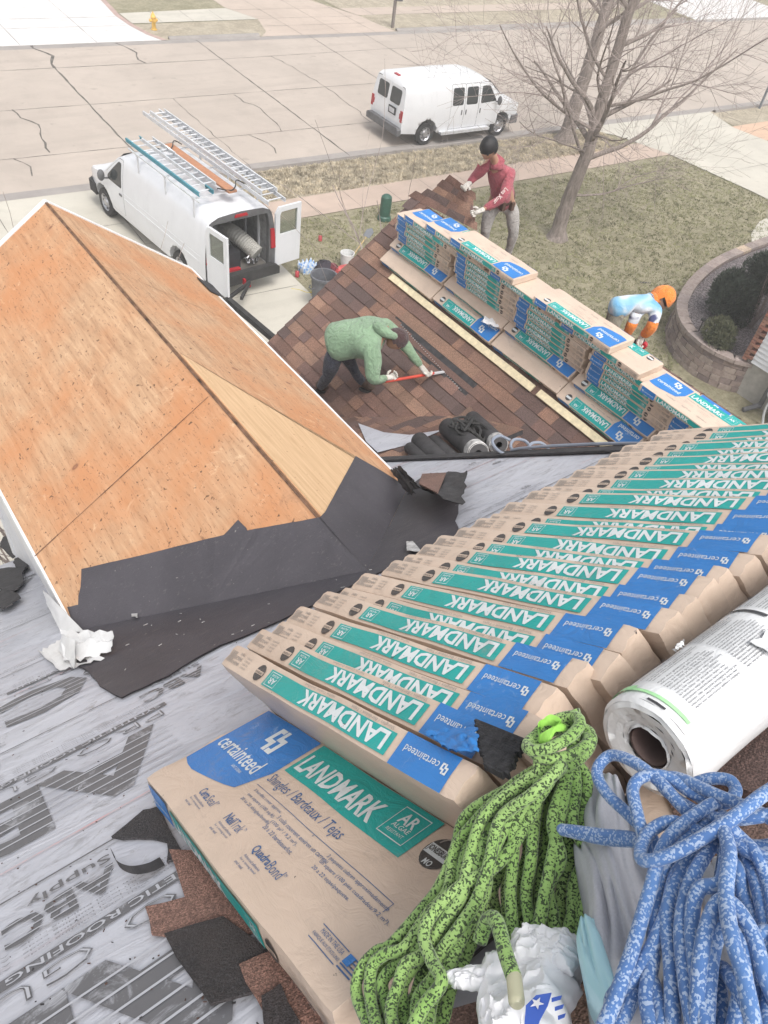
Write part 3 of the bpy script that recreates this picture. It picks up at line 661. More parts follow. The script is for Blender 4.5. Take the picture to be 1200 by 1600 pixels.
# small cricket roof between the wing and the main slope
CA = math.atan(.49); NC = Vector((0, math.sin(CA), math.cos(CA))); DC = NC.dot(Vector((5, 4.135, -4.92))); CD = Vector((0, math.cos(CA), -math.sin(CA)))
mb = MB(); o_ = Vector((3.36, 3.65, 0)); o_.z = (DC - NC.y * o_.y) / NC.z
shingle_field(mb, o_, Vector((1, 0, 0)), CD, NC, 1.72, -.1, 2.3, 12)
mb.build('shingles', m_gran, house, clean=False)
mb = MB(); mb.prism([o_ + CD * -.1 - NC * .002, o_ + CD * -.1 + Vector((1.72, 0, 0)) - NC * .002, o_ + CD * 2.4 + Vector((1.72, 0, 0)) - NC * .002, o_ + CD * 2.4 - NC * .002], .05, -NC); mb.build('roof_deck', m_feltb, house)
def CPt(px, py, h=0.0): return hit(px, py, NC, DC + h)
mb = MB(); mb.prism([CPt(560, 662, .026), CPt(572, 690, .026), CPt(590, 707, .026), CPt(640, 694, .026), CPt(692, 672, .026), CPt(640, 680, .026), CPt(600, 676, .026)], .004, NC); mb.build('underlayment_patch', m_under, house)

# ================================================================== SHINGLE BUNDLES
BL, BWD, BT = 1.0, .337, .070
def wrap_mat(name, c, dirt=(.05, .045, .05), scuff=None, rough=.42, amt=.5, wrinkle=.5):
    g = NG(name); v = g.mapv(); oi = g.n('ShaderNodeObjectInfo'); va = g.n('ShaderNodeVectorMath', operation='ADD')
    sc_ = g.n('ShaderNodeVectorMath', operation='SCALE'); g.l(oi.outputs['Random'], sc_.inputs['Scale']); sc_.inputs[0].default_value = (9, 7, 5)
    g.l(v, va.inputs[0]); g.l(sc_.outputs[0], va.inputs[1]); w = va.outputs[0]
    f = g.noise(w, 5, 5, .6); x = g.ramp(f, [(.3, tuple(q * .86 for q in c)), (.7, c)])
    if scuff: x = g.mix(g.ramp(g.noise(w, 13, 9, .8, .8), [(.60, 0.0), (.67, amt), (.70, amt * .3), (.76, amt)]), x, scuff)
    d = g.noise(w, 17, 5, .72, .5); x = g.mix(g.ramp(d, [(.695, 0.0), (.71, 1.0)]), x, dirt); d2 = g.noise(w, 6, 8, .8, .4); x = g.mix(g.ramp(d2, [(.57, 0.0), (.68, .35)]), x, (.30, .25, .22))
    g.col(x); g.rough(rough); mp = g.n('ShaderNodeMapping'); mp.inputs['Scale'].default_value = (1, 2.2, 2.2); g.l(w, mp.inputs[0])
    wr = g.noise(mp.outputs[0], 9, 5, .62, 1.6); g.bump(wr, wrinkle, .012); return g.m
m_wrap = wrap_mat('bundle_wrap', (.64, .505, .405), scuff=(.44, .36, .31), amt=.35, wrinkle=.35)
m_blue = wrap_mat('print_blue', (.030, .20, .55), scuff=(.40, .50, .66), amt=.5)
m_teal = wrap_mat('print_teal', (.012, .365, .335), scuff=(.35, .58, .55), amt=.35)
m_white_ink = wrap_mat('print_white', (.70, .74, .75), scuff=(.35, .5, .6), amt=.4)
m_navy = wrap_mat('print_navy', (.055, .13, .29), scuff=(.5, .42, .36), amt=.6)
m_black_ink = wrap_mat('print_black', (.06, .055, .055), scuff=(.4, .35, .3), amt=.5)
m_grey_ink = wrap_mat('print_grey', (.30, .27, .25), scuff=(.55, .45, .38), amt=.5)
BMATS = [m_wrap, m_blue, m_teal, m_white_ink, m_navy, m_black_ink, m_grey_ink]
W_, BLU, TEA, WHI, NAV, BLK, GRY = range(7)
def rbox(mb, lx, ly, lz, nx, ny, nz, r, fn, mi=0):
    """rounded box on a grid, corner at the origin; fn moves each point"""
    def gridf(o, u, v_, nu, nv):
        vs = [fn(rnd_(o + u * (i / nu) + v_ * (j / nv))) for i in range(nu + 1) for j in range(nv + 1)]
        mb.add(vs, [(i * (nv + 1) + j, (i + 1) * (nv + 1) + j, (i + 1) * (nv + 1) + j + 1, i * (nv + 1) + j + 1) for i in range(nu) for j in range(nv)], mi)
    def rnd_(p):
        c = Vector((min(max(p.x, r), lx - r), min(max(p.y, r), ly - r), min(max(p.z, r), lz - r))); d = p - c
        return c + d.normalized() * r if d.length > r else p
    X, Y, Z = Vector((lx, 0, 0)), Vector((0, ly, 0)), Vector((0, 0, lz)); O = Vector((0, 0, 0))
    gridf(O + Z, X, Y, nx, ny); gridf(O, Y, X, ny, nx); gridf(O, X, Z, nx, nz); gridf(O + Y, Z, X, nz, nx); gridf(O + X, Y, Z, ny, nz); gridf(O, Z, Y, nz, ny)
LOGO = [(0.0, 0.0), (.52, 0), (.52, .34), (1, .34), (1, 1), (.48, 1), (.48, .66), (0, .66)]
def logo_mark(mb, o, X, Y, s_, fn):
    o = Vector(o)
    for poly in ([(.0, .30), (.34, .30), (.34, .0), (.55, .0), (.55, .48), (.21, .48), (.21, .82), (.0, .82)], [(.45, .52), (.79, .52), (.79, .18), (1, .18), (1, .70), (.66, .70), (.66, 1.0), (.45, 1.0)], [(0, .82), (0, 1), (.40, 1), (.40, .82)], [(.60, 0), (1, 0), (1, .18), (.60, .18)]):
        mb.add([fn(o + X * (x * s_) + Y * (y * s_)) for x, y in poly], [tuple(range(len(poly)))], WHI)
def make_bundle_mesh(name, seed, spine=True, top=True, full=False, spineB=True, crush=1.0, t=BT, torn=False):
    mb = MB(); sv = Vector((seed * 3.7, seed * 1.3, 0))
    def fn(p):
        n1 = noise.noise(p * 5 + sv); n2 = noise.noise(p * 17 + sv * 2); ex = max(0, (abs(p.x - .5) - .46) / .04)
        q = p.copy(); q.z += .0035 * n1 * crush * (1 if p.z > t * .5 else .5); q.y += .003 * noise.noise(p * 6 + sv * 3) * crush
        q.x += ex * (.004 * n2 + .004 * noise.noise(p * 40 + sv)) * crush * (1 if p.x > .5 else -1)
        q.z += ex * .004 * n2 * crush; q.x -= ex * .006 * max(0, 1 - abs(p.z / t - .5) * 5) * (1 if p.x > .5 else -1) + ex * .004 * abs(noise.noise(Vector((p.y * 22, p.z * 30, seed)))) * (1 if p.x > .5 else -1)
        return q
    rbox(mb, BL, BWD, t, 40, 14, 4, .012, fn)
    X, Y, Z = Vector((1, 0, 0)), Vector((0, 1, 0)), Vector((0, 0, 1))
    def topq(poly, mi, e=.0012, sub=1):       # poly in (u,y)
        mb.add([fn(Vector((u, y, t))) + Z * e for u, y in poly], [tuple(range(len(poly)))], mi)
    def strip(x0, x1, y0, y1, mi, e=.0012, nx=12, ny=3):
        vs = [fn(Vector((x0 + (x1 - x0) * i / nx, y0 + (y1 - y0) * j / ny, t))) + Z * e for i in range(nx + 1) for j in range(ny + 1)]
        mb.add(vs, [(i * (ny + 1) + j, (i + 1) * (ny + 1) + j, (i + 1) * (ny + 1) + j + 1, i * (ny + 1) + j + 1) for i in range(nx) for j in range(ny)], mi)
    ft = lambda e: (lambda p: fn(Vector((p.x, p.y, t))) + Z * e)
    H = BWD
    if top:
        n_ = 8
        for i in range(n_):                   # blue shield with a curved lower edge
            u0, u1 = .02 + .31 * i / n_, .02 + .31 * (i + 1) / n_
            lo = lambda u: H - .235 + .055 * ((u - .02) / .31) ** 1.5 + (.07 * max(0, ((u - .29) / .04)) if u > .29 else 0) - .02 * math.sin(min(1, (u - .02) / .1) * 1.57)
            for j in range(4):
                a0 = lo(u0) + (H - .008 - lo(u0)) * j / 4; a1 = lo(u0) + (H - .008 - lo(u0)) * (j + 1) / 4; b0 = lo(u1) + (H - .008 - lo(u1)) * j / 4; b1 = lo(u1) + (H - .008 - lo(u1)) * (j + 1) / 4
                topq([(u0, a0), (u1, b0), (u1, b1), (u0, a1)], BLU)
        strip(.345, .82, H - .108, H - .008, TEA, nx=16, ny=4)
        put_text(mb, 'LANDMARK', (.36, H - .092, 0), X, Y, .325, .052, WHI, .025, ft(.0022))
        put_text(mb, 'certainteed', (.045, H - .165, 0), X, Y, .235, .044, WHI, .01, ft(.0022))
        logo_mark(mb, (.165, H - .105, 0), X, Y, .075, ft(.0022))
        for x0, x1, y0, y1 in ((.715, .80, .090, .088), (.715, .80, .022, .020), (.715, .7168, .090, .020), (.7982, .80, .090, .020)): strip(x0, x1, H - y0, H - y1, WHI, .0022, 3, 1)
        put_text(mb, 'AR', (.731, H - .055, 0), X, Y, .052, .026, WHI, .02, ft(.0022))
        cc = [(.875 + .036 * math.cos(k * .2618), H - .06 + .034 * math.sin(k * .2618)) for k in range(24)]; topq(cc, BLK, .0014)
        topq([(.843, H - .071), (.907, H - .071), (.907, H - .049), (.843, H - .049)], WHI, .0024)
        if full:
            put_text(mb, 'ALGAE', (.73, H - .067, 0), X, Y, .055, .010, WHI, .01, ft(.0022)); put_text(mb, 'RESISTANT', (.73, H - .079, 0), X, Y, .055, .007, WHI, 0, ft(.0022))
            put_text(mb, 'JONESBURG', (.845, H - .068, 0), X, Y, .060, .016, BLK, .02, ft(.0034)); put_text(mb, 'MO', (.864, H - .090, 0), X, Y, .022, .012, WHI, .02, ft(.0024))
            for k in range(7):
                a0, a1 = .2 + k * .39, .2 + (k + 1) * .39; topq([(.875 + rr * math.cos(a), H - .048 + rr * 1.05 * math.sin(a)) for a, rr in ((a0, .022), (a1, .022), (a1, .0185), (a0, .0185))], GRY, .0026)
            put_text(mb, 'Shingles / Bardeaux / Tejas', (.34, H - .158, 0), X, Y, .335, .033, NAV, 0, ft(.0016))
            put_text(mb, 'SAINT-GOBAIN', (.19, H - .180, 0), X, Y, .055, .008, WHI, 0, ft(.0022))
            strip(.335, .905, H - .170, H - .1688, NAV, .0016, 20, 1); strip(.905, .9065, H - .19, H - .169, NAV, .0016, 1, 1); strip(.62, .6215, H - .175, H - .169, NAV, .0016, 1, 1)
            for (u, y, L) in ((.352, .187, ['3 bundles cover approx.', 'one square (100 sq.ft).', '20 to 22 shingles/bundle.']), (.50, .195, ['3 colis couvrent environ un carreau', '(100 pi² / 9,2 m²).', '20 à 22 bardeaux/lot.']), (.70, .187, ['3 paquetes cubren approximadamente', 'un square (100 pies cuadrados/9.2 m²).', '20 a 22 tejas/paquete.'])):
                for i, tx in enumerate(L): put_text(mb, tx, (u, H - y - i * .0155, 0), X, Y, .0062 * len(tx), .0095, NAV, 0, ft(.0016))
            for u, y, w1, t1, w2, t2 in ((.225, .272, .046, 'Certa', .040, 'Seal'), (.388, .268, .038, 'Nail', .04, 'Trak'), (.545, .272, .072, 'Quadra', .052, 'Bond')):
                put_text(mb, t1, (u, H - y, 0), X, Y, w1, .022, NAV, .02, ft(.0016)); put_text(mb, t2, (u + w1 + .003, H - y, 0), X, Y, w2, .022, NAV, -.005, ft(.0016))
                put_text(mb, 'TM', (u + w1 + w2 + .005, H - y + .014, 0), X, Y, .008, .006, NAV, 0, ft(.0016))
                for i, tx in enumerate(('Advanced adhesive', 'for a strong bond', 'and seal')): put_text(mb, tx, (u + .002, H - y - .012 - i * .0095, 0), X, Y, .0042 * len(tx), .006, NAV, 0, ft(.0016))
            for k in range(5): strip(.935, .975, H - .268 - k * .006, H - .2655 - k * .006, NAV, .0016, 3, 1)
            strip(.935, .952, H - .282, H - .2655, BLU, .002, 2, 2)
            strip(.845, .93, H - .266, H - .2645, NAV, .0016, 3, 1); put_text(mb, 'MADE IN THE USA', (.855, H - .277, 0), X, Y, .07, .008, NAV, 0, ft(.0016)); put_text(mb, 'FABRIQUÉ AUX ÉTATS-UNIS', (.845, H - .288, 0), X, Y, .085, .008, NAV, 0, ft(.0016)); strip(.845, .93, H - .294, H - .2925, NAV, .0016, 3, 1)
        elif True:
            put_text(mb, 'Shingles / Bardeaux / Tejas', (.36, H - .150, 0), X, Y, .29, .018, GRY, 0, ft(.0016))
            for u in (.36, .52, .70):
                for i in range(2): put_text(mb, '3 bundles cover approx.', (u, H - .182 - i * .018, 0), X, Y, .11, .009, GRY, 0, ft(.0016))
            for u, tx in ((.23, 'CertaSeal'), (.40, 'NailTrak'), (.56, 'QuadraBond')): put_text(mb, tx, (u, H - .27, 0), X, Y, .1, .018, GRY, 0, ft(.0016))
    def spine_print(y, sgn, rev=False):
        # Dx runs along the reading direction, up is U
        e = .0011
        if not rev: O = Vector((0, y, t if sgn > 0 else 0)); DX = X; U = Vector((0, 0, -1)) if sgn > 0 else Z
        else: O = Vector((1, y, 0)); DX = -X; U = Z
        N = Vector((0, sgn, 0))
        def P(p, e=e): return fn(p) + N * e
        def st(u0, u1, v0, v1, mi, e=.0011, n=8):
            vs = [P(O + DX * (u0 + (u1 - u0) * i / n) + U * (v0 + (v1 - v0) * j / 2), e) for i in range(n + 1) for j in range(3)]
            mb.add(vs, [(i * 3 + j, (i + 1) * 3 + j, (i + 1) * 3 + j + 1, i * 3 + j + 1) for i in range(n) for j in range(2)], mi)
        f2 = lambda p: P(p, .0021)
        st(.035, .185, .004, t - .003, BLU); st(.205, .735, .016, t - .010, TEA, n=14)
        put_text(mb, 'certainteed', O + DX * .070 + U * .024, DX, U, .098, .014, WHI, .0, f2)
        logo_mark(mb, O + DX * .046 + U * .023, DX, U, .018, f2)
        put_text(mb, 'LANDMARK', O + DX * .220 + U * .019, DX, U, .335, .036, WHI, .03, f2)
        for a, b, c, d in ((.675, .725, .020, .0215), (.675, .725, .055, .0565), (.675, .6762, .020, .0565), (.7238, .725, .020, .0565)): st(a, b, c, d, WHI, .0021, 1)
        put_text(mb, 'AR', O + DX * .683 + U * .034, DX, U, .034, .016, WHI, .02, f2); put_text(mb, 'ALGAE', O + DX * .683 + U * .025, DX, U, .034, .006, WHI, .01, f2)
        put_text(mb, 'Shingles / Bardeaux / Tejas', O + DX * .22 + U * .006, DX, U, .15, .008, GRY, .0, f2)
        put_text(mb, 'NailTrak  CertaSeal  QuadraBond', O + DX * .44 + U * .0065, DX, U, .13, .006, GRY, .0, f2)
        cc = [P(O + DX * (.775 + .022 * math.cos(k * .524)) + U * (.038 + .022 * math.sin(k * .524)), .0013) for k in range(12)]; mb.add(cc, [tuple(range(12))], BLK)
        st(.756, .794, .033, .043, W_, .0022, 2); put_text(mb, 'JONESBURG', O + DX * .758 + U * .034, DX, U, .034, .008, BLK, .01, lambda p: P(p, .003))
        for i, tx in enumerate(('BARDEAUX', 'SHINGLES', 'TEJAS')): put_text(mb, tx, O + DX * .895 + U * (.044 - i * .014), DX, U, .006 * len(tx), .009, GRY, .01, f2)
        for i in range(4): put_text(mb, '8723 40921 5', O + DX * .845 + U * (.048 - i * .009), DX, U, .034, .005, GRY, 0, f2)
        for k in range(9): st(.945 + k * .004, .947 + k * .004, .02, .052, GRY, .0018, 1)
    if spine: spine_print(BWD, 1, rev=(spine == 'rev'))
    if spineB: spine_print(0, -1)
    return mb
def bundle_data(name, mbx, mats=BMATS):
    o = mbx.build(name, mats, None, True, clean=False, sharp=50); return o
def place(o, O, X, Y, Z, sc=(1, 1, 1)):
    M = Matrix((Vector(X).normalized() * sc[0], Vector(Y).normalized() * sc[1], Vector(Z).normalized() * sc[2])).transposed().to_4x4(); M.translation = Vector(O); o.matrix_world = M
# --- row on edge along the slope
rowA = [bundle_data('shingle_bundle', make_bundle_mesh('row', 31 + k, True, False, False, False, 1.35)) for k in range(4)]
LEAN = R(21); rr_ = random.Random(21); NROW = 26
ordn = ['nearest', 'second', 'third', 'fourth', 'fifth', 'sixth', 'seventh', 'eighth', 'ninth', 'tenth', 'eleventh', 'twelfth', 'thirteenth', 'fourteenth', 'fifteenth', 'sixteenth', 'seventeenth', 'eighteenth', 'nineteenth', 'twentieth', 'twenty-first', 'twenty-second', 'twenty-third', 'twenty-fourth', 'twenty-fifth', 'farthest']
ROWG = 'shingle bundles standing on edge in the long row'
usedr = set()
for i in range(NROW):
    ln = LEAN + R(rr_.uniform(-3, 3)) + R((6, 4, 2)[i] if i < 3 else 0); u_ = AM * (-math.sin(ln)) + NM * math.cos(ln)         # up the leaning bundle (local Y)
    zdir = AM * math.cos(ln) + NM * math.sin(ln)                                            # thickness (local Z)
    a0 = .606 + .0775 * i + (.02 if i < 2 else 0); bs = 1.0 + rr_.uniform(-.025, .03)
    b0 = (.915 + rr_.uniform(-.014, .014)) - (.015 if i == 0 else 0) + (.03 if i > 2 else 0)
    o = rowA[i % 4]
    if i % 4 in usedr: o = o.copy(); COL.objects.link(o)
    usedr.add(i % 4)
    yaw = R(rr_.uniform(-.5, .5)); xb = (BM * math.cos(yaw) + zdir * math.sin(yaw)).normalized(); zz = xb.cross(u_)
    place(o, RL(a0, b0, .002), xb, u_, zz, (1.04, 1, 1.05))
    if i == 0: lab = 'nearest bundle of the row on edge, its whole beige face showing above the flat bundle'
    elif i == NROW - 1: lab = 'farthest bundle of the row on edge, against the stacks on the brown ridge'
    else: lab = ordn[i] + ' bundle from the near end of the row on edge, teal and blue print up'
    tag(o, lab, 'shingle bundle', ROWG)
# --- flat bundles in the foreground
big = bundle_data('shingle_bundle', make_bundle_mesh('big', 7, True, True, True, True, 1.0, t=.075))
place(big, RL(.205, 1.95, .045), -BM, AM, NM, (1.02, 1.10, 1)); tag(big, 'large beige bundle lying flat in the foreground with blue logo and teal band', 'shingle bundle')
# --- stacks on the brown ridge
farA = bundle_data('shingle_bundle', make_bundle_mesh('far', 51, 'rev', True, False, True, 1.2))
farB = bundle_data('shingle_bundle', make_bundle_mesh('far', 57, 'rev', True, False, True, 1.2))
farP = bundle_data('shingle_bundle', make_bundle_mesh('far', 61, 'rev', False, False, True, 1.2))
FG = 'shingle bundles stacked along the brown ridge'; first = {}; rf = random.Random(6)
def far(proto, y0, x0, z0, kind, lab, tilt=None, jit=.012):
    o = proto
    if proto.name in first: o = proto.copy(); COL.objects.link(o)
    first[proto.name] = 1; Yw = Vector((0, 1, 0)); sy = 1.1
    jx = rf.uniform(-jit, jit); jy = rf.uniform(-jit, jit); yw = R(rf.uniform(-.8, .8))
    if tilt is None: ex, ez = Vector((1, 0, 0)), Vector((0, 0, 1))
    else: ex, ez = tilt
    xd = -Yw if kind == 'A' else Yw; xd = xd.copy(); xd.rotate(Matrix.Rotation(yw, 3, ez)); yd = ez.cross(xd)
    if kind == 'A': O = Vector((0, y0 + jy, 0)) + x0 + z0
    else: O = Vector((0, y0 - 1.02 + jy, 0)) + x0 + z0 + ex * (BWD * sy)
    O = O + ex * jx
    place(o, O, xd, yd, ez, (1.02, sy, 1.06)); tag(o, lab, 'shingle bundle', FG); return o
LT = .074; ZB = -4.235
names_c = ['first', 'second', 'third', 'fourth', 'fifth']
lay = ['lowest', 'second lowest', 'third lowest', 'fourth', 'fifth', 'uppermost side']
XK = lambda k: 5.80 - .028 * k
for ci, ys in enumerate((6.72, 5.62, 4.62, 3.56, 2.54)):
    for k in range(6 if ci else 5):
        P = farP if (ci + k) % 3 else farB
        far(P, ys - .012 * k, Vector((XK(k) + .01 * math.sin(k * 2.1 + ci), 0, 0)), Vector((0, 0, ZB + LT * k)), 'A', lay[k] + ' layer bundle in the ' + names_c[ci] + ' ridge stack from the far end')
far(farA, 6.50, Vector((XK(5), 0, 0)), Vector((0, 0, ZB + LT * 5)), 'A', 'bundle topping the far end of the ridge stacks, blue logo beside the ridge shingles')
far(farA, 6.10, Vector((XK(6) + .01, 0, 0)), Vector((0, 0, ZB + LT * 6 - .0)), 'A', 'second bundle on top from the far end, blue logo below the red shirted man')
far(farP, 5.0, Vector((XK(6), 0, 0)), Vector((0, 0, ZB + LT * 6)), 'A', 'bundle bridging the second and third stacks just under a top bundle')
far(farA, 3.92, Vector((XK(6), 0, 0)), Vector((0, 0, ZB + LT * 6)), 'A', 'bundle under the orange hooded man\'s hands, teal band on its lawn side')
far(farB, 5.62, Vector((XK(7), 0, 0)), Vector((0, 0, ZB + LT * 7 + .002)), 'B', 'top bundle in the middle of the ridge stacks, blue logo at its near end')
far(farB, 4.28, Vector((XK(7) - .02, 0, 0)), Vector((0, 0, ZB + LT * 7 + .002)), 'B', 'top bundle left of the orange hooded man, blue logo at its near end')
far(farA, 2.82, Vector((XK(6) - .12, 0, 0)), Vector((0, 0, ZB + LT * 6)), 'A', 'nearest top bundle on the ridge, pale with teal band along its lawn side')
TL = (-DD, NB)
def low(d, y0, h, kind, lab, P=farB): far(P, y0, WP(d, 0, h) , Vector((0, 0, 0)), kind, lab, TL, .006)
low(.965, 6.78, .022, 'A', 'pale bundle at the far end of the lower row on the shingles', farP)
low(.95, 5.74, .022, 'B', 'lower row bundle beside the far board, white plastic scrap above it')
low(.95, 4.70, .022, 'A', 'mostly beige bundle of the lower row, between two teal faced ones', farP)
low(.96, 3.68, .022, 'B', 'nearest bundle of the lower row, its logo down by the near board end')
low(.765, 6.76, .098, 'B', 'bundle overlapping the far end of the lower row, teal band toward the camera')
low(.765, 5.72, .098, 'A', 'plain beige bundle overlapping the lower row, torn wrap hanging at its edge', farP)
low(.765, 4.69, .098, 'B', 'middle bundle overlapping the lower row, black round stamp at its far end')
low(.765, 3.64, .098, 'B', 'near bundle overlapping the lower row, half hidden by the fifth stack')
mb = MB()
m_board = plain('pine_board', (.72, .62, .42), .7, scale=20)
for y0, y1, lab in ((6.5, 3.96, 'long pale board below the lower row of bundles'), (3.88, 1.6, 'shorter pale board at the near end of the lower row')):
    mb = MB(); mb.prism([WP(.985, y0, .021), WP(1.065, y0, .021), WP(1.075, y1, .021), WP(.99, y1, .021)], .022, NB); tag(mb.build('wooden_board', m_board), lab, 'board', 'boards laid on the brown shingles')

# ================================================================== FOREGROUND: ROPES, ROLL, CLOTH, BAG
def spline(P, per=8):
    P = [Vector(p) for p in P]; out = []; n = len(P)
    for i in range(n - 1):
        p0 = P[i - 1] if i else P[0] * 2 - P[1]; p1, p2 = P[i], P[i + 1]; p3 = P[i + 2] if i + 2 < n else P[-1] * 2 - P[-2]
        for k in range(per):
            t = k / per; out.append(.5 * ((2 * p1) + (p2 - p0) * t + (2 * p0 - 5 * p1 + 4 * p2 - p3) * t * t + (3 * p1 - p0 - 3 * p2 + p3) * t ** 3))
    out.append(P[-1]); return out
def rope_mat(name, base, light, dark, lo, hi, dark_amt, uvs=(1, 1)):
    g = NG(name); uv = g.mapv('UV', (430, 19, 1)); uvr = g.mapv('UV', (200, 10, 1), (0, 0, .78)); v = g.mapv()
    wv = g.n('ShaderNodeTexWave', wave_type='BANDS', bands_direction='DIAGONAL'); wv.inputs['Scale'].default_value = .62; wv.inputs['Distortion'].default_value = 1.2; wv.inputs['Detail'].default_value = 1; g.l(uv, wv.inputs['Vector'])
    vo = g.n('ShaderNodeTexVoronoi', feature='F1'); vo.inputs['Scale'].default_value = 1.0; vo.inputs['Randomness'].default_value = .85; g.l(uv, vo.inputs['Vector'])
    bw = g.n('ShaderNodeRGBToBW'); g.l(vo.outputs['Color'], bw.inputs[0]); seg = g.noise(g.mapv('UV', (60, 4, 1)), 1, 2, .5)
    c = g.mix(g.ramp(g.noise(v, 7, 4, .6), [(.35, 0.0), (.7, 1.0)]), base, light)
    c = g.mix(g.ramp(bw.outputs[0], [(lo, dark_amt), (hi, 0.0)]), c, dark)
    sh = g.n('ShaderNodeTexVoronoi', feature='F1'); sh.inputs['Scale'].default_value = 1.35; g.l(g.mapv('UV', (400, 18, 1), (0, 0, .5)), sh.inputs['Vector'])
    g.col(c); g.rough(.8); g.bump(g.math('ADD', vo.outputs['Distance'], g.math('MULTIPLY', wv.outputs[0], .35)), -.9, .006)
    g.b.inputs['Sheen Weight'].default_value = .25; return g.m
m_green = rope_mat('green_rope_braid', (.20, .35, .085), (.33, .49, .17), (.015, .03, .012), .36, .42, .92)
m_bluer = rope_mat('blue_rope_braid', (.055, .135, .33), (.10, .22, .47), (.40, .48, .60), .33, .40, .7)
def lerp2(A, B, s): return [tuple(a + (b - a) * s for a, b in zip(p, q)) for p, q in zip(A, B)]
def hgt(py): return .36 if py < 1180 else (.36 - (py - 1180) * .00052 if py < 1400 else max(.175, .246 - (py - 1400) * .0004))
rd = random.Random(12)
gl = [(858, 1190), (800, 1222), (735, 1275), (708, 1330), (690, 1385), (660, 1425), (618, 1478), (585, 1490), (562, 1512), (562, 1560), (590, 1640), (600, 1700)]
gr = [(880, 1205), (838, 1240), (800, 1290), (780, 1350), (765, 1410), (742, 1455), (722, 1505), (712, 1540), (700, 1580), (692, 1620), (690, 1670), (690, 1710)]
hl = [(870, 1195), (822, 1240), (790, 1290), (778, 1345), (776, 1400), (782, 1450), (790, 1500), (800, 1550), (806, 1620)]
hr = [(895, 1190), (915, 1225), (905, 1280), (925, 1330), (905, 1390), (903, 1440), (880, 1490), (850, 1530), (835, 1610)]
chain = []; NLs = 11
def strand(A, B, s, lift, rev, wob=7, k=0):
    P = lerp2(A, B, s); out = []
    for i, (x, y) in enumerate(P):
        j = 0 if i in (0,) else 1
        out.append(RP(x + rd.uniform(-wob, wob) * j, y + rd.uniform(-wob, wob) * j, hgt(y) + lift + rd.uniform(-.004, .004)))
    return out[::-1] if rev else out
order = [(i / (NLs - 1)) for i in range(NLs)]; rd.shuffle(order)
for i, s_ in enumerate(order): chain += strand(gl, gr, s_, -.030 + .0052 * i, i % 2 == 1)
order = [(i / 11) for i in range(12)]; rd.shuffle(order)
for i, s_ in enumerate(order): chain += strand(hl, hr, s_, -.045 + .0048 * i, (i + NLs) % 2 == 1)
# the turns round the neck of the hank and the crossing strand with its taped end
kc = RP(868, 1172, .37)
for t in range(0, 40):
    a = t * .55; chain.append(kc + AM * (.045 * math.cos(a) + .0006 * t) + BM * (.030 * math.sin(a)) + NM * (.006 + .022 * math.sin(a * .31)))
chain += [RP(840, 1240, .34), RP(815, 1300, .30), RP(775, 1352, .285), RP(722, 1383, .275), RP(678, 1425, .262), RP(662, 1462, .252), RP(675, 1502, .243), RP(690, 1535, .24), RP(660, 1575, .22), RP(630, 1640, .2)]
rope = tag(empty('rope', RL(.5, .75, .25)), 'coil of lime green rope with black flecks, lying over the flat bundle', 'rope'); WORLDPARTS.add(rope.name)
mb = MB(); sp_ = spline(chain, 6); mb.tube(sp_, .0086, 12, uvs=True); mb.build('rope_coil', m_green, rope, True, clean=False, sharp=180)
mb = MB(); mb.tube(spline([RP(750, 1470, .26), RP(762, 1438, .285), RP(776, 1440, .295), RP(790, 1490, .29), RP(803, 1528, .288)], 8), .0094, 12, uvs=True); mb.build('rope_end', m_green, rope, True, clean=False, sharp=180)
mb = MB(); a_, b_ = RP(803, 1526, .288), RP(808, 1572, .285); mb.tube([a_.lerp(b_, q / 12) for q in range(13)], [.0092] * 11 + [.0086, .006], 14); 
mt_ = NG('tape'); mt_.col((.62, .60, .42)); mt_.rough(.2); mt_.b.inputs['Transmission Weight'].default_value = .3; mb.build('taped_tip', mt_.m, rope, True, clean=False)
m_rib = plain('green_ribbon', (.33, .66, .12), .35, var=.25)
mb = MB()
for q in range(5):
    P = [kc + AM * (.022 * math.cos(k * .8 + q * 1.1)) + BM * (.016 * math.sin(k * .9 + q)) + NM * (.030 + .008 * math.sin(k * 1.3 + q * 2)) for k in range(7)]; S_ = spline(P, 4)
    for a, b in zip(S_, S_[1:]): mb.quad(a, b, b + NM * .008 + AM * .003, a + NM * .008 + AM * .003)
mb.build('frayed_tie', m_rib, rope, True, clean=False)
# --- blue rope
def c8(x, y, h): return RP(840 + x / 2.222, 880 + y / 2.222, h)
bc = []
def path(L, rev=False):
    global bc
    P = [c8(x + rd.uniform(-4, 4), y + rd.uniform(-4, 4), h) for x, y, h in L]; bc += P[::-1] if rev else P
path([(900, 960, .36), (760, 985, .365), (640, 940, .37), (520, 860, .385), (430, 760, .40), (330, 690, .405), (250, 670, .40), (205, 720, .39), (240, 800, .38), (320, 880, .37), (400, 960, .36)])
path([(345, 968, .36), (230, 960, .345), (110, 935, .335), (95, 925, .335), (230, 940, .35), (340, 960, .362)])
path([(380, 1000, .37), (350, 870, .39), (332, 780, .40), (370, 738, .405), (450, 742, .40), (540, 800, .39), (640, 835, .385), (690, 800, .385), (670, 755, .39), (590, 752, .39), (530, 780, .38), (620, 850, .37)])
path([(600, 840, .395), (450, 955, .39), (390, 1150, .375), (330, 1330, .36), (270, 1500, .345), (215, 1680, .33)])
path([(620, 880, .38), (480, 990, .38), (412, 1150, .365), (405, 1350, .35), (380, 1500, .34), (390, 1690, .33)], True)
path([(640, 900, .385), (520, 1030, .38), (455, 1200, .37), (460, 1400, .355), (485, 1690, .33)])
path([(650, 930, .395), (545, 1080, .39), (500, 1250, .375), (512, 1450, .36), (545, 1690, .34)], True)
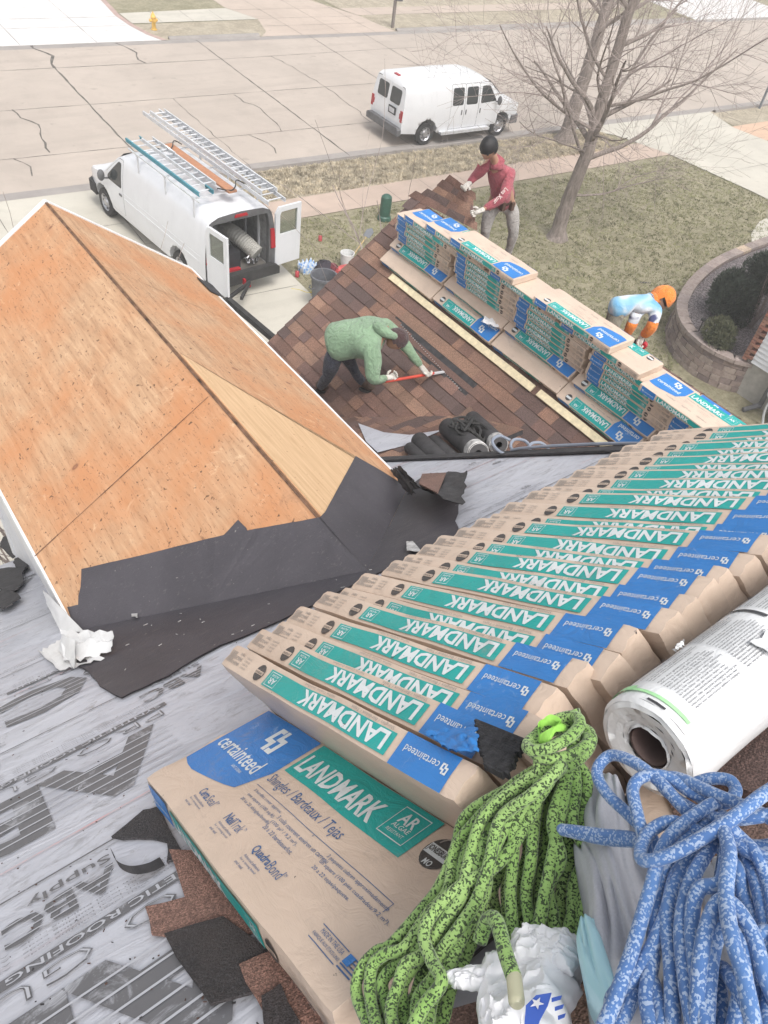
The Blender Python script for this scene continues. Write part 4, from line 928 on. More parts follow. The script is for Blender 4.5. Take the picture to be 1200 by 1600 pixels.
path([(640, 1100, .40), (560, 1130, .395), (535, 1250, .38), (552, 1450, .365), (610, 1690, .345)])
path([(640, 900, .41), (662, 1000, .41), (655, 1150, .405), (675, 1300, .40), (722, 1450, .385), (745, 1690, .36)], True)
path([(700, 950, .39), (765, 1020, .385), (800, 1110, .37), (830, 1300, .36), (850, 1690, .34)])
path([(660, 980, .375), (735, 1050, .37), (780, 1200, .36), (805, 1400, .35), (800, 1690, .34)], True)
path([(560, 1690, .33), (565, 1400, .375), (605, 1210, .395), (662, 1178, .40), (740, 1270, .39), (790, 1420, .37), (840, 1600, .34)])
path([(680, 1690, .33), (720, 1400, .37), (690, 1290, .385), (640, 1275, .385), (600, 1400, .37), (590, 1690, .34)])
path([(640, 1690, .33), (630, 1420, .35), (700, 1480, .36), (760, 1620, .34), (900, 1690, .33)])
path([(890, 1500, .34), (720, 1180, .355), (690, 1060, .37), (600, 960, .38), (470, 900, .39), (380, 940, .385), (360, 1025, .385), (460, 1010, .40), (650, 905, .415), (800, 795, .42), (960, 720, .42)])
path([(960, 830, .40), (740, 880, .395), (600, 880, .385), (500, 830, .38), (430, 770, .39), (480, 740, .395), (620, 800, .40), (800, 880, .395), (900, 960, .39)])
path([(880, 1050, .38), (740, 1000, .385), (620, 930, .39), (560, 1000, .385), (480, 1080, .375), (440, 1240, .365), (350, 1420, .345), (260, 1520, .33), (300, 1690, .32)])
path([(250, 1690, .32), (330, 1500, .33), (380, 1420, .34), (430, 1560, .335), (450, 1690, .33)])
path([(720, 1690, .33), (745, 1500, .345), (740, 1350, .355), (800, 1280, .36), (900, 1400, .35)])
mb = MB(); mb.tube(spline(bc, 9), .0076, 12, uvs=True); tag(mb.build('rope', m_bluer, None, True, clean=False, sharp=180), 'tangled blue rope with white flecks beside the white roll', 'rope')
# --- white roll of underlayment
g = NG('roll_film'); v = g.mapv(); f = g.noise(v, 6, 5, .6); g.col(g.ramp(f, [(.3, (.66, .67, .68)), (.7, (.76, .77, .78))])); g.rough(.38); g.bump(g.noise(g.mapv(scale=(1, 4, 4)), 14, 4, .6, .8), .35, .006); m_roll = g.m
m_rtxt = plain('roll_print', (.06, .06, .07), .5); m_rgreen = plain('roll_green_tape', (.38, .72, .36), .4, var=.25); m_rblack = plain('roll_band', (.05, .05, .055), .5, var=.3); m_card = plain('cardboard_core', (.17, .12, .11), .9)
roll = tag(empty('underlayment_roll', RL(.79, .783, .18)), 'white plastic wrapped roll with fine black print, resting against the bundle row', 'roll'); WORLDPARTS.add(roll.name)
RB, RH, RR = .783, .271, .090
def rpt(a, th, r=RR): return RL(a, RB + r * math.cos(th), RH + r * math.sin(th))
mb = MB(); na, nth = 44, 44
for side in (0,):
    vs = [rpt(.79 + 1.15 * i / na, 2 * math.pi * k / nth, RR + .0016 * noise.noise(Vector((i * .35, math.cos(6.283 * k / nth) * 2, math.sin(6.283 * k / nth) * 2)))) for i in range(na + 1) for k in range(nth)]
    mb.add(vs, [(i * nth + k, i * nth + (k + 1) % nth, (i + 1) * nth + (k + 1) % nth, (i + 1) * nth + k) for i in range(na) for k in range(nth)])
rad = [RR, RR - .006, .075, .060, .048, .040, .036]
for q, (r0, r1) in enumerate(zip(rad, rad[1:])):
    h0 = [0, .008, .010, .007, .003, .001, .004][q]; h1 = [.008, .010, .007, .003, .001, .004, .0][q]
    for k in range(nth):
        t0, t1 = 2 * math.pi * k / nth, 2 * math.pi * (k + 1) / nth; e = lambda t: .0035 * noise.noise(Vector((math.cos(t) * 3, math.sin(t) * 3, q)))
        mb.quad(rpt(.79 - h0 + e(t0), t0, r0), rpt(.79 - h1 + e(t0), t0, r1), rpt(.79 - h1 + e(t1), t1, r1), rpt(.79 - h0 + e(t1), t1, r0))
mb.build('roll_body', m_roll, roll, True, clean=True, sharp=50)
mb = MB(); mb.lathe([(.036, 0.002), (.036, .5), (.033, .5), (.033, .002)], RL(.787, RB, RH), AM, 30); mb.build('core', m_card, roll, True)
mb = MB()
def rquad(a0, a1, t0, t1, mi, r=RR + .0026):
    k = max(1, int(abs(t1 - t0) / .12))
    for i in range(k): mb.quad(rpt(a0, t0 + (t1 - t0) * i / k, r), rpt(a1, t0 + (t1 - t0) * i / k, r), rpt(a1, t0 + (t1 - t0) * (i + 1) / k, r), rpt(a0, t0 + (t1 - t0) * (i + 1) / k, r), mi)
def rtext(tx, a, th, w, h, mi=0, bold=0.0, along=True):     # reading along +a, tops toward larger angle (down the slope)
    fn_ = lambda p: rpt(p.x, p.y / RR, RR + .0028)
    put_text(mb, tx, (a, th * RR, 0), (1, 0, 0), (0, 1, 0), w, h, mi, bold, fn_)
words_ = ['instructions', 'application', 'underlayment', 'fasteners', 'must be', 'installed', 'over clean', 'dry deck', 'lap joints', 'minimum', 'horizontal', 'vertical', 'roof', 'warning', 'slippery', 'use caution', 'when wet', 'plastic cap', 'nails', 'exposed', 'cover within']
for col_, (ca, cb) in enumerate(((.835, .965), (.975, 1.085), (1.125, 1.25), (1.262, 1.38), (1.43, 1.55), (1.57, 1.7))):
    for k in range(27 if col_ % 2 else 30):
        th = 2.35 - k * .062
        if rd.random() < .07: continue
        tx = ' '.join(rd.choice(words_) for _ in range(4)); rtext(tx, ca + (cb - ca) * (0 if k % 7 else .02), th, (cb - ca) * rd.uniform(.78, 1.0), .0042, 0, .01)
rquad(.805, .820, 0.55, 1.35, 1); rquad(.805, .812, 1.35, 2.5, 1, RR + .0024); rquad(1.105, 1.113, .45, 1.9, 2); rquad(1.40, 1.408, 1.0, 2.2, 2); rquad(.792, .797, 1.75, 2.1, 2)
rquad(1.24, 1.248, .25, .6, 2); rquad(.90, .93, .02, .2, 2); rtext('ULTRA', 1.0, .05, .09, .016, 2, .01); rquad(1.135, 1.16, .35, .6, 1)
mb.build('printed_text', [m_rtxt, m_rgreen, m_rblack], roll, clean=False)
for k, (a, t) in enumerate(((1.02, 2.1), (1.3, 1.9), (.96, .9))):
    mb = MB(); add_sheet(mb, [rpt(a, t, RR + .004), rpt(a + .09, t + .1, RR + .006), rpt(a + .11, t + .55, RR + .03), rpt(a + .01, t + .5, RR + .025)] if k < 2 else [rpt(a, t, RR + .004), rpt(a + .02, t, RR + .004), rpt(a + .02, t + .2, RR + .008), rpt(a, t + .2, RR + .008)], 6, 5, .008, k + 3, .001)
    mb.build('torn_film', m_roll, roll, True, clean=False)
# --- opened pile of shingles under the roll
mb = MB(); rs2 = random.Random(5)
for k in range(8):
    col = tuple(q * .8 for q in rs2.choice(BROWNS)); o = (rs2.uniform(-.02, .02), rs2.uniform(-.012, .012)); h = .014 + k * .021
    P = [RL(.86 + o[0], .50 + o[1], h), RL(1.86 + o[0], .50 + o[1], h), RL(1.86 + o[0], .86 + o[1], h), RL(.86 + o[0], .86 + o[1], h)]; c0 = len(mb.f); mb.prism(P, .019, NM)
    for fi in range(c0, len(mb.f)): mb.cols[fi] = col
tag(mb.build('shingle_pile', m_gran, None), 'dark pile of loose shingles lying under the white roll', 'shingles')
# --- grey shirt and pale blue printed pouch under the blue rope
g = NG('grey_jersey'); v = g.mapv(); f = g.noise(v, 240, 2, .8); f2 = g.noise(v, 3, 4, .6); g.col(g.mix(f, (.40, .405, .435), (.52, .525, .56))); g.rough(1.0); g.b.inputs['Specular IOR Level'].default_value = .1; g.bump(f, .35, .002); m_jersey = g.m
def along(L, t):
    x = t * (len(L) - 1); i = min(len(L) - 2, int(x)); return L[i].lerp(L[i + 1], x - i)
def drape(name, A, B, nu, nv, hA, hB, bulge, fold, seed, mats, parent=None, th=.003, freq=(2, 7)):
    """cloth between two pixel guide lines A and B, in folds that run along them"""
    A = [Vector((*p, 0)) for p in A]; B = [Vector((*p, 0)) for p in B]; SA, SB = spline(A, 8), spline(B, 8); g2 = []
    for i in range(nu + 1):
        t = i / nu; a = along(SA, t); b = along(SB, t)
        for j in range(nv + 1):
            s_ = j / nv; p = a.lerp(b, s_); edge_ = min(s_, 1 - s_, t * 1.5, (1 - t) * 1.5)
            f = noise.noise(Vector((t * freq[0] + seed, s_ * freq[1] + 2.2 * noise.noise(Vector((t * 2.5, s_ * 2, seed))), seed)))
            f = f * 1.5 * fold + (1 - abs(f) * 3) * fold * .35 + fold * .10 * noise.noise(Vector((t * 9, s_ * 14, seed))) + fold * .5 * noise.noise(Vector((t * 3.3, s_ * 2.5, seed + 7)))
            h = bulge * math.sin(math.pi * s_) ** .7 + f * min(1, edge_ * 9) - .05 * max(0, 1 - edge_ * 10)
            g2.append(RP(p.x, p.y, hA + (hB - hA) * s_ + bulge * .6) + NM * (h - bulge * .6))
    fs = [(i * (nv + 1) + j, (i + 1) * (nv + 1) + j, (i + 1) * (nv + 1) + j + 1, i * (nv + 1) + j + 1) for i in range(nu) for j in range(nv)]
    mb = MB(); mb.add(g2, fs); ob = mb.build(name, mats, parent, True, clean=False, sharp=180); so_ = ob.modifiers.new('thickness', 'SOLIDIFY'); so_.thickness = .002; so_.offset = 0; return ob
tag(drape('shirt', [(925, 1196), (895, 1265), (884, 1330), (890, 1395), (892, 1450), (900, 1520), (925, 1570), (945, 1650)], [(980, 1215), (1010, 1262), (1030, 1330), (1075, 1400), (1110, 1460), (1135, 1530), (1150, 1590), (1190, 1660)], 110, 70, .24, .29, .050, .034, 3.3, m_jersey, freq=(2.2, 6.0)), 'crumpled grey jersey cloth between the green rope and the blue rope', 'cloth')
tag(drape('shirt', [(1080, 1330), (1090, 1400), (1100, 1480), (1110, 1560), (1120, 1660)], [(1190, 1350), (1200, 1400), (1215, 1480), (1230, 1560), (1230, 1660)], 60, 50, .25, .27, .03, .014, 8.1, m_jersey), 'second piece of grey cloth showing between the strands of blue rope', 'cloth')
g = NG('pouch_print'); v = g.mapv(); f = g.vor(v, 14, 'SMOOTH_F1'); g.col(g.ramp(f, [(.2, (.30, .58, .68)), (.24, (.12, .34, .47)), (.27, (.36, .62, .70)), (.6, (.42, .66, .73)), (.62, (.60, .76, .80))])); g.rough(.3); m_pouch = g.m
tag(drape('pouch', [(903, 1428), (898, 1470), (905, 1520), (930, 1560), (948, 1585)], [(930, 1418), (940, 1455), (955, 1500), (968, 1540), (985, 1590)], 36, 20, .285, .305, .012, .005, 5.5, m_pouch), 'pale blue printed plastic pouch tucked under the grey cloth', 'pouch')
# --- white plastic carrier bag
g = NG('bag_film'); v = g.mapv(); f = g.noise(v, 18, 5, .7, 1.5); g.col((.80, .80, .82)); g.rough(.42); m_bag = g.m
bag = tag(empty('plastic_bag', RL(.42, .68, .2)), 'crumpled white plastic bag with a blue star print, under the taped rope end', 'bag'); WORLDPARTS.add(bag.name)
def baggy(A, B, h0, bulge, amp, seed, nu=60, nv=52, name='bag_body', mat=None):
    SA, SB = spline([(*p, 0) for p in A], 8), spline([(*p, 0) for p in B], 8); g2 = []
    for i in range(nu + 1):
        t = i / nu; a = along(SA, t); b = along(SB, t)
        for j in range(nv + 1):
            s_ = j / nv; p = a.lerp(b, s_); e = min(s_, 1 - s_, t, 1 - t); q = Vector((t * 2.0 + seed, s_ * 2.0 + t * .8, seed)); w = 0; am = 1
            for o in range(3): w += am * (.9 - 1.9 * abs(noise.noise(q + Vector((noise.noise(q * 1.3), noise.noise(q * 1.7 + Vector((5, 0, 0))), 0)) * 1.1))); q = q * 2.1; am *= .45
            g2.append(RP(p.x, p.y, h0 + bulge * .7) + NM * (bulge * (min(1, e * 5) ** .5 - .7) + amp * w * min(1, e * 8 + .15)) + (AM * noise.noise(q * .5) + BM * noise.noise(q * .5 + Vector((0, 7, 0)))) * amp * .8)
    fs = [(i * (nv + 1) + j, (i + 1) * (nv + 1) + j, (i + 1) * (nv + 1) + j + 1, i * (nv + 1) + j + 1) for i in range(nu) for j in range(nv)]
    mb = MB(); mb.add(g2, fs); ob = mb.build(name, mat or m_bag, bag, True, clean=False, sharp=24); so_ = ob.modifiers.new('thickness', 'SOLIDIFY'); so_.thickness = .001; so_.offset = 0; return ob
baggy([(745, 1490), (742, 1530), (738, 1570), (745, 1610), (750, 1660)], [(905, 1450), (900, 1500), (885, 1545), (875, 1600), (880, 1660)], .200, .05, .009, 1.7)
baggy([(690, 1516), (700, 1530), (712, 1538)], [(775, 1500), (778, 1520), (775, 1545)], .235, .012, .004, 4.4, 20, 28, 'bag_handle')
baggy([(800, 1445), (796, 1470), (790, 1500)], [(900, 1448), (905, 1480), (890, 1510)], .240, .02, .007, 6.4, 30, 36, 'bag_fold')
m_bp = plain('bag_print_blue', (.05, .13, .55), .35); m_bw = plain('bag_print_white', (.75, .76, .8), .4)
mb = MB(); P = [RP(x, y, .298) for x, y in ((822, 1572), (838, 1556), (862, 1552), (856, 1572), (845, 1592), (832, 1625), (818, 1620))]; mb.prism(P, .001, NM, 0)
c0 = RP(839, 1568, .3); st_ = [c0 + (AM * math.cos(k * .628 + .3) + BM * math.sin(k * .628 + .3)) * (.0075 if k % 2 == 0 else .003) for k in range(10)]; mb.prism(st_, .0006, NM, 1)
for k in range(3): mb.prism([RP(862 + k * 5, 1560 + k * 14, .298), RP(878 + k * 3, 1556 + k * 14, .298), RP(876 + k * 3, 1562 + k * 14, .298), RP(862 + k * 5, 1566 + k * 14, .298)], .0008, NM, 0)
mb.build('star_print', [m_bp, m_bw], bag)
# --- remnants of old shingles under and beside the flat bundle
def scrap(px, h, col, lab, grp=None, th=.006, seed=1, name='shingle_scrap', mat=None, k=2, amp=.004):
    mb = MB(); P = jag([RP(x, y, h) for x, y in px] + [RP(*px[0], h)], amp, k, seed)[:-1]; mb.prism(P, th, NM)
    for fi in range(len(mb.f)): mb.cols[fi] = col
    return tag(mb.build(name, mat or m_gran, None), lab, 'shingle scrap', grp)
SG = 'old shingle remnants round the flat bundle'
scrap([(265, 1330), (345, 1330), (420, 1450), (350, 1470), (238, 1462), (228, 1420), (290, 1405)], .006, (.25, .14, .11), 'reddish brown shingle remnant at the left side of the flat bundle', SG, seed=2)
scrap([(258, 1462), (350, 1435), (440, 1500), (430, 1545), (330, 1572), (300, 1530)], .014, (.030, .029, .032), 'black granule shingle remnant left of the flat bundle', SG, seed=3)
scrap([(375, 1510), (450, 1480), (560, 1640), (450, 1640), (400, 1560)], .020, (.24, .13, .10), 'brown shingle remnant below the near left corner of the flat bundle', SG, seed=4)
scrap([(175, 1310), (225, 1268), (250, 1262), (290, 1340), (262, 1350), (262, 1318), (215, 1312)], .004, (.045, .042, .045), 'black torn felt strip by the far left corner of the flat bundle', SG, seed=5, amp=.006)
scrap([(410, 1560), (440, 1540), (470, 1600), (420, 1640)], .028, (.035, .032, .035), 'small black shingle chip at the bottom of the flat bundle', SG, seed=6)
for k, (px, c, h) in enumerate((([(840, 1530), (960, 1500), (1100, 1560), (1250, 1640), (900, 1720), (780, 1640)], (.17, .105, .085), .10), ([(1040, 1240), (1260, 1180), (1300, 1500), (1140, 1500)], (.16, .10, .08), .16), ([(560, 1620), (760, 1560), (860, 1700), (560, 1720)], (.15, .09, .075), .06))):
    mb = MB(); P = [RP(x, y, h) for x, y in px]; mb.prism(P, .09 if k < 2 else .05, -NM)
    for fi in range(len(mb.f)): mb.cols[fi] = c
    tag(mb.build('shingle_pile', m_gran, None), ('brown shingles lying under the grey cloth and the white bag', 'brown shingles showing through the blue rope below the roll', 'brown shingles under the lower end of the green rope')[k], 'shingles')
# support bundle under the green rope, seen through the gaps of the coil
gb = bundle_data('shingle_bundle', make_bundle_mesh('plain', 71, False, False, False, False, 1.6, t=.08)); place(gb, RL(.60, .86, .03), -BM, AM, NM, (.62, 1.02, 1.5)); tag(gb, 'plain beige bundle buried under the green rope coil', 'shingle bundle')
mb = MB(); P = [RP(178, 1335, .006), RP(188, 1356, .012), RP(210, 1366, .022), RP(238, 1362, .012), RP(258, 1352, .006)]; Q = spline(P, 6); 
for a, b in zip(Q, Q[1:]): mb.quad(a, b, b + BM * .045, a + BM * .045)
tag(mb.build('felt_strip', m_feltb, None, clean=False), 'curled dark strip of felt on the grey underlayment', 'felt strip')
# torn wrap on the second bundle: blue flap folded back over the black shingle edges
m_edge = plain('shingle_edges', (.045, .045, .05), .9, var=.4, scale=90, bump=.8, bscale=220)
flap = tag(empty('torn_wrap', RL(.6, .95, .33)), 'torn bundle end, blue wrap peeled back from black shingle edges', 'torn wrapping'); WORLDPARTS.add(flap.name)
mb = MB()
def T2(px, py, h): return RP(px, py, h)
for k in range(16):
    t = k / 15; a = Vector(T2(757, 1196, .346)).lerp(T2(742, 1128, .352), t); b = Vector(T2(790, 1214, .343)).lerp(T2(820, 1160, .352), t)
    mb.beam(a + BM * rd.uniform(-.004, .004), b + BM * rd.uniform(-.006, .006), .0045, .012, 0, NM)
mb.build('shingle_edges', m_edge, flap, True, clean=False)
mb = MB(); add_sheet(mb, [T2(662, 1140, .350), T2(700, 1172, .354), T2(746, 1172, .362), T2(744, 1134, .364)], 16, 12, .006, 6); mb.build('blue_flap', m_blue, flap, True, clean=False, sharp=80)

# ================================================================== THE TWO VANS
def paint_white(name, c):
    g = NG(name); v = g.mapv(); f = g.noise(v, 1.3, 5, .6); d = g.noise(g.mapv(scale=(1, 1, .35)), 3, 6, .7)
    g.col(g.mix(g.ramp(d, [(.5, 0.0), (.75, .35)]), g.ramp(f, [(.3, tuple(q * .95 for q in c)), (.7, c)]), tuple(q * .72 for q in c))); g.rough(.28); g.b.inputs['Coat Weight'].default_value = .5; g.b.inputs['Coat Roughness'].default_value = .1; return g.m
m_vw = paint_white('van_white', (.72, .73, .76)); m_vw2 = paint_white('van_white_clean', (.76, .77, .79))
m_vg = glass_dark('van_glass', (.035, .04, .042)); m_rub = plain('rubber', (.035, .034, .034), .85, var=.3); m_trim = plain('grey_trim', (.12, .12, .125), .6, var=.2); m_seam = plain('door_gap', (.06, .06, .065), .7)
m_rim = plain('steel_rim', (.50, .50, .52), .35, .7, var=.15); m_redl = plain('tail_red', (.42, .02, .03), .2, var=.1); m_inner = plain('van_interior', (.30, .30, .30), .8, var=.3); m_lamp = plain('lamp_clear', (.75, .76, .78), .1)
m_steel = plain('aluminium', (.70, .71, .73), .4, .35, var=.12); m_chrome = plain('chrome', (.6, .6, .62), .15, .9)
def inset_poly(poly, d):
    cx = sum(p[0] for p in poly) / len(poly); cz = sum(p[1] for p in poly) / len(poly)
    return [(x + (cx - x) / max(.01, math.hypot(cx - x, cz - z)) * d, z + (cz - z) / max(.01, math.hypot(cx - x, cz - z)) * d) for x, z in poly]
def round_poly(poly, r=.05, k=3):
    out = []; n = len(poly)
    for i in range(n):
        p = Vector((*poly[i], 0)); a = Vector((*poly[i - 1], 0)); b = Vector((*poly[(i + 1) % n], 0)); da = (a - p); db = (b - p); ra = min(r, da.length * .45); rb = min(r, db.length * .45)
        A = p + da.normalized() * ra; B = p + db.normalized() * rb
        for q in range(k + 1):
            t = q / k; s_ = A * (1 - t) ** 2 + p * 2 * t * (1 - t) + B * t * t; out.append((s_.x, s_.y))
    return out
def panel(poly, Wf, side, off, step=.12, th=None):
    """a flat outline (x,z) draped on the flank y = side*Wf(x,z), off proud of it, with a thin returned edge"""
    bm = bmesh.new(); vs = [bm.verts.new((x, 0, z)) for x, z in poly]; bm.faces.new(vs)
    x0, x1 = min(p[0] for p in poly), max(p[0] for p in poly); z0, z1 = min(p[1] for p in poly), max(p[1] for p in poly)
    for axis, lo, hi in ((0, x0, x1), (2, z0, z1)):
        k = int((hi - lo) / step) + 1
        for i in range(1, k):
            co = [0, 0, 0]; co[axis] = lo + (hi - lo) * i / k; no = [0, 0, 0]; no[axis] = 1
            bmesh.ops.bisect_plane(bm, geom=bm.verts[:] + bm.edges[:] + bm.faces[:], plane_co=co, plane_no=no)
    bm.verts.index_update(); V = []
    for v in bm.verts: V.append(Vector((v.co.x, side * (Wf(v.co.x, v.co.z) + off), v.co.z)))
    F = [tuple(v.index for v in f.verts) for f in bm.faces]; be = [(e.verts[0].index, e.verts[1].index) for e in bm.edges if e.is_boundary]; bm.free()
    mb = MB(); o = mb.add(V, F if side < 0 else [f[::-1] for f in F]); th = th if th is not None else min(off + .003, .03)
    n = len(mb.v); mb.v += [v - Vector((0, side * th, 0)) for v in V]
    for a, b in be: mb.f.append([a, b, b + n, a + n]); mb.mi.append(0)
    return mb
def body_shell(outline, Wf, crown, skip=lambda a, b: False, step=.12, ny=12):
    mb = MB()
    for side in (-1, 1):
        p = panel(outline, Wf, side, 0, step, 0.0); k = len(p.v) // 2; F = [f for f in p.f if max(f) < k]; mb.add(p.v[:k], F)
    P = []
    for a, b in zip(outline, outline[1:] + outline[:1]):
        if skip(a, b): continue
        k = max(1, int(math.hypot(b[0] - a[0], b[1] - a[1]) / step))
        for i in range(k):
            p = (a[0] + (b[0] - a[0]) * i / k, a[1] + (b[1] - a[1]) * i / k); q = (a[0] + (b[0] - a[0]) * (i + 1) / k, a[1] + (b[1] - a[1]) * (i + 1) / k)
            for j in range(ny):
                def pt(r, t):
                    w = Wf(*r); c = crown(*r) * (1 - abs(t) ** 3.2); dx = c * (.0 if r[1] > 1.25 else 0); return Vector((r[0] + crownx(r) * (1 - t * t), t * w, r[1] + c))
                t0, t1 = -1 + 2 * j / ny, -1 + 2 * (j + 1) / ny
                mb.quad(pt(p, t0), pt(q, t0), pt(q, t1), pt(p, t1))
    return mb
crownx = lambda r: 0.0
def wheel(parent, x, y, side, r=.38, w=.24, cap=m_rim, hub=.62):
    mb = MB(); ax = Vector((0, side, 0)); c = Vector((x, y, r))
    mb.lathe([(r * hub, -w / 2), (r * .93, -w / 2), (r * .99, -w * .36), (r, -w * .2), (r, w * .2), (r * .99, w * .36), (r * .93, w / 2), (r * hub, w / 2), (r * hub, -w / 2)], c, ax, 28)
    t = mb.build('wheel', m_rub, parent, True)
    m2 = MB(); m2.lathe([(r * hub, w / 2 - .01), (r * hub * .93, w / 2 - .03), (r * hub * .8, w / 2 - .055), (r * .30, w / 2 - .045), (r * .24, w / 2 - .005), (r * .12, w / 2), (0.001, w / 2)], c, ax, 24)
    u = ax.orthogonal().normalized(); v = ax.cross(u)
    for k in range(8):
        a = k * math.pi / 4; d = u * math.cos(a) + v * math.sin(a); m2.sphere(c + d * r * .46 + ax * (w / 2 - .047), .028, 8, 5, 1, (1, 1, 1))
    m2.build('rim', [cap, m_trim], t, True, sharp=40); return t
def arch(cx, r, z0, k=9): return [(cx + r * math.cos(math.pi * i / k), z0 + r * math.sin(math.pi * i / k)) for i in range(k + 1)]
def lp(x, p):
    if x <= p[0][0]: return p[0][1]
    for (a, b), (c, d) in zip(p, p[1:]):
        if x <= c: return b + (d - b) * (x - a) / (c - a)
    return p[-1][1]
# ---------- cargo van, x forward from the front axle
VANL = 'white cargo van in the driveway, rear doors open, ladders on its roof rack'
cg = empty('cargo_van'); cg_h = .073; e_ = Vector((-math.sin(cg_h), math.cos(cg_h), 0)); l_ = Vector((-e_.y, e_.x, 0))
cgo = Vector((6.925, 20.295, GZ + .03)) - l_ * .99; cg.matrix_world = Matrix((e_, l_, Vector((0, 0, 1)))).transposed().to_4x4(); cg.location = cgo
tag(cg, VANL, 'van')
RX = -5.20
def WfE(x, z):
    w = .995; w -= .16 * max(0, (z - 1.0) / 1.05) ** 1.7; w -= .10 * max(0, (z - 1.86) / .2) ** 2; w -= .04 * max(0, (.62 - z) / .3)
    w -= .14 * max(0, (x - .1) / .8) ** 2; return w
ol = [(RX, .46), (RX, 1.2), (RX + .02, 1.96), (RX + .09, 2.06), (-3.5, 2.09), (-1.5, 2.06), (-1.15, 2.0), (-.95, 1.9), (-.22, 1.30), (.05, 1.20), (.6, 1.10), (.82, .98), (.88, .80), (.88, .42)] + arch(0, .46, .42)[0:] + [(-.55, .38), (-3.4, .38)] + arch(-3.94, .46, .42) + [(-4.45, .42)]
crn = lambda x, z: (.055 if z > 1.93 and x < -1 else (.03 if z > 1.0 and x > -1.3 else 0))
sh = body_shell(ol, WfE, crn, skip=lambda a, b: (a[0] <= RX + .021 and b[0] <= RX + .021))
# rear frame round the door opening
def yzring(mb, x, out, inn, th=.04, mi=0):
    n = len(out)
    for i in range(n):
        j = (i + 1) % n; a, b, c, d = [Vector((x, *p)) for p in (out[i], out[j], inn[j], inn[i])]; mb.quad(a, b, c, d, mi); dx = Vector((th, 0, 0)); mb.quad(d, c, c + dx, d + dx, mi)
zz_ = [.46, .9, 1.3, 1.6, 1.8, 1.92, 2.0]
out = [(-WfE(RX, z), z) for z in zz_] + [(-.6, 2.08), (-.3, 2.10), (0, 2.115), (.3, 2.10), (.6, 2.08)] + [(WfE(RX, z), z) for z in zz_[::-1]]
inn = [(max(-.80, min(.80, y * .86)), .50 if z < .5 else (1.93 if z > 1.93 else z)) for y, z in out]
m_fr = MB(); yzring(m_fr, RX - .002, out, inn, .12)
sh.build('body', m_vw, cg, True, sharp=38); m_fr.build('rear_door_frame', m_trim, cg)
ins = MB(); X0_, X1_ = RX + .1, -1.3
P = [(-.86, .55), (-.86, 1.3), (-.78, 1.88), (0, 1.96), (.78, 1.88), (.86, 1.3), (.86, .55)]
for a, b in zip(P, P[1:] + P[:1]): ins.quad(Vector((X0_, *a)), Vector((X1_, *a)), Vector((X1_, *b)), Vector((X0_, *b)), 0)
ins.add([Vector((X1_, *p)) for p in P], [tuple(range(len(P)))], 0)
for x in (-4.7, -4.1, -3.4, -2.7):
    for s_ in (-1, 1): ins.box((x, s_ * .83, 1.2), (.06, .05, 1.25), 1)
    ins.box((x, 0, 1.915), (.06, 1.5, .04), 1)
ins.build('cargo_bay', [m_inner, m_vw], cg)
def onflank(name, poly, side, off, m, parent=cg, Wf=WfE, r=.05): return panel(round_poly(poly, r) if r else poly, Wf, side, off).build(name, m, parent, True, sharp=40)
dpo = [(-1.22, .50), (-1.22, 1.90), (-1.02, 1.90), (-.36, 1.36), (-.36, 1.0), (-.42, .62), (-.56, .50)]
for s_ in (1, -1):
    onflank('door_gap', inset_poly(dpo, -.012), s_, .002, m_seam); d = onflank('door', dpo, s_, .007, m_vw)
    wn = onflank('window', [(-1.16, 1.20), (-1.14, 1.82), (-1.0, 1.82), (-.42, 1.30), (-.42, 1.20)], s_, .012, m_vg, d)
    mb = MB(); mb.box((-1.1, s_ * 1.005, 1.02), (.14, .03, .05)); mb.build('handle', m_trim, d)
    mb = MB(); mb.sphere((-.42, s_ * 1.17, 1.30), .13, 14, 8, 0, (.55, .75, 1.15)); mb.tube([(-.42, s_ * .98, 1.2), (-.42, s_ * 1.12, 1.22)], .025, 6); mb.build('mirror', m_trim, cg, True)
for s_ in (1,):
    for x in (-2.1, -4.1): onflank('side_moulding', [(x - .9, 1.12), (x - .9, 1.125), (x + .9, 1.125), (x + .9, 1.12)], s_, .006, m_vw, r=0)
    onflank('side_moulding', [(-4.9, .93), (-4.9, .99), (-1.25, .99), (-1.25, .93)], s_, .009, m_vw, r=.01)
mb = MB(); mb.add([Vector((-.93 - 0 * t, y, 1.905)) + Vector((.0, 0, 0)) for t, y in ((0, -.70), (0, .70))] + [Vector((-.20, .82, 1.325)), Vector((-.20, -.82, 1.325))], [(0, 1, 2, 3)]); mb.v = [v + Vector((.02, 0, .045)) for v in mb.v]; mb.build('windshield', m_vg, cg)
for sx, y, s_ in ((0, .86, 1), (0, -.86, -1), (-3.94, .86, 1), (-3.94, -.86, -1)): wheel(cg, sx, y, s_, .375, .23)
mb = MB(); mb.prism([Vector((x, y, .40)) for x, y in ((.86, -.98), (.98, -.8), (1.02, 0), (.98, .8), (.86, .98), (.45, 1.0), (.45, .93), (.8, .88), (.85, 0), (.8, -.88), (.45, -.93), (.45, -1.0))], .30); mb.build('front_bumper', m_rub, cg)
mb = MB(); mb.prism([Vector((RX - .02, y, z)) for y, z in ((-1.0, .40), (1.0, .40), (1.0, .58), (.85, .66), (-.85, .66), (-1.0, .58))], .17, (-1, 0, 0)); mb.prism([Vector((RX + .15, s, .42)) for s in (.95, 1.0)] + [Vector((RX - .1, s, .42)) for s in (1.0, .95)], .18); mb.build('rear_bumper', m_rub, cg)
mb = MB(); mb.box((RX - .22, 0, .36), (.25, .06, .06)); mb.box((RX - .34, 0, .42), (.05, .05, .12), 1); mb.box((RX - .3, .12, .50), (.08, .05, .16), 1); mb.build('tow_hitch', [m_rub, m_redl], cg)
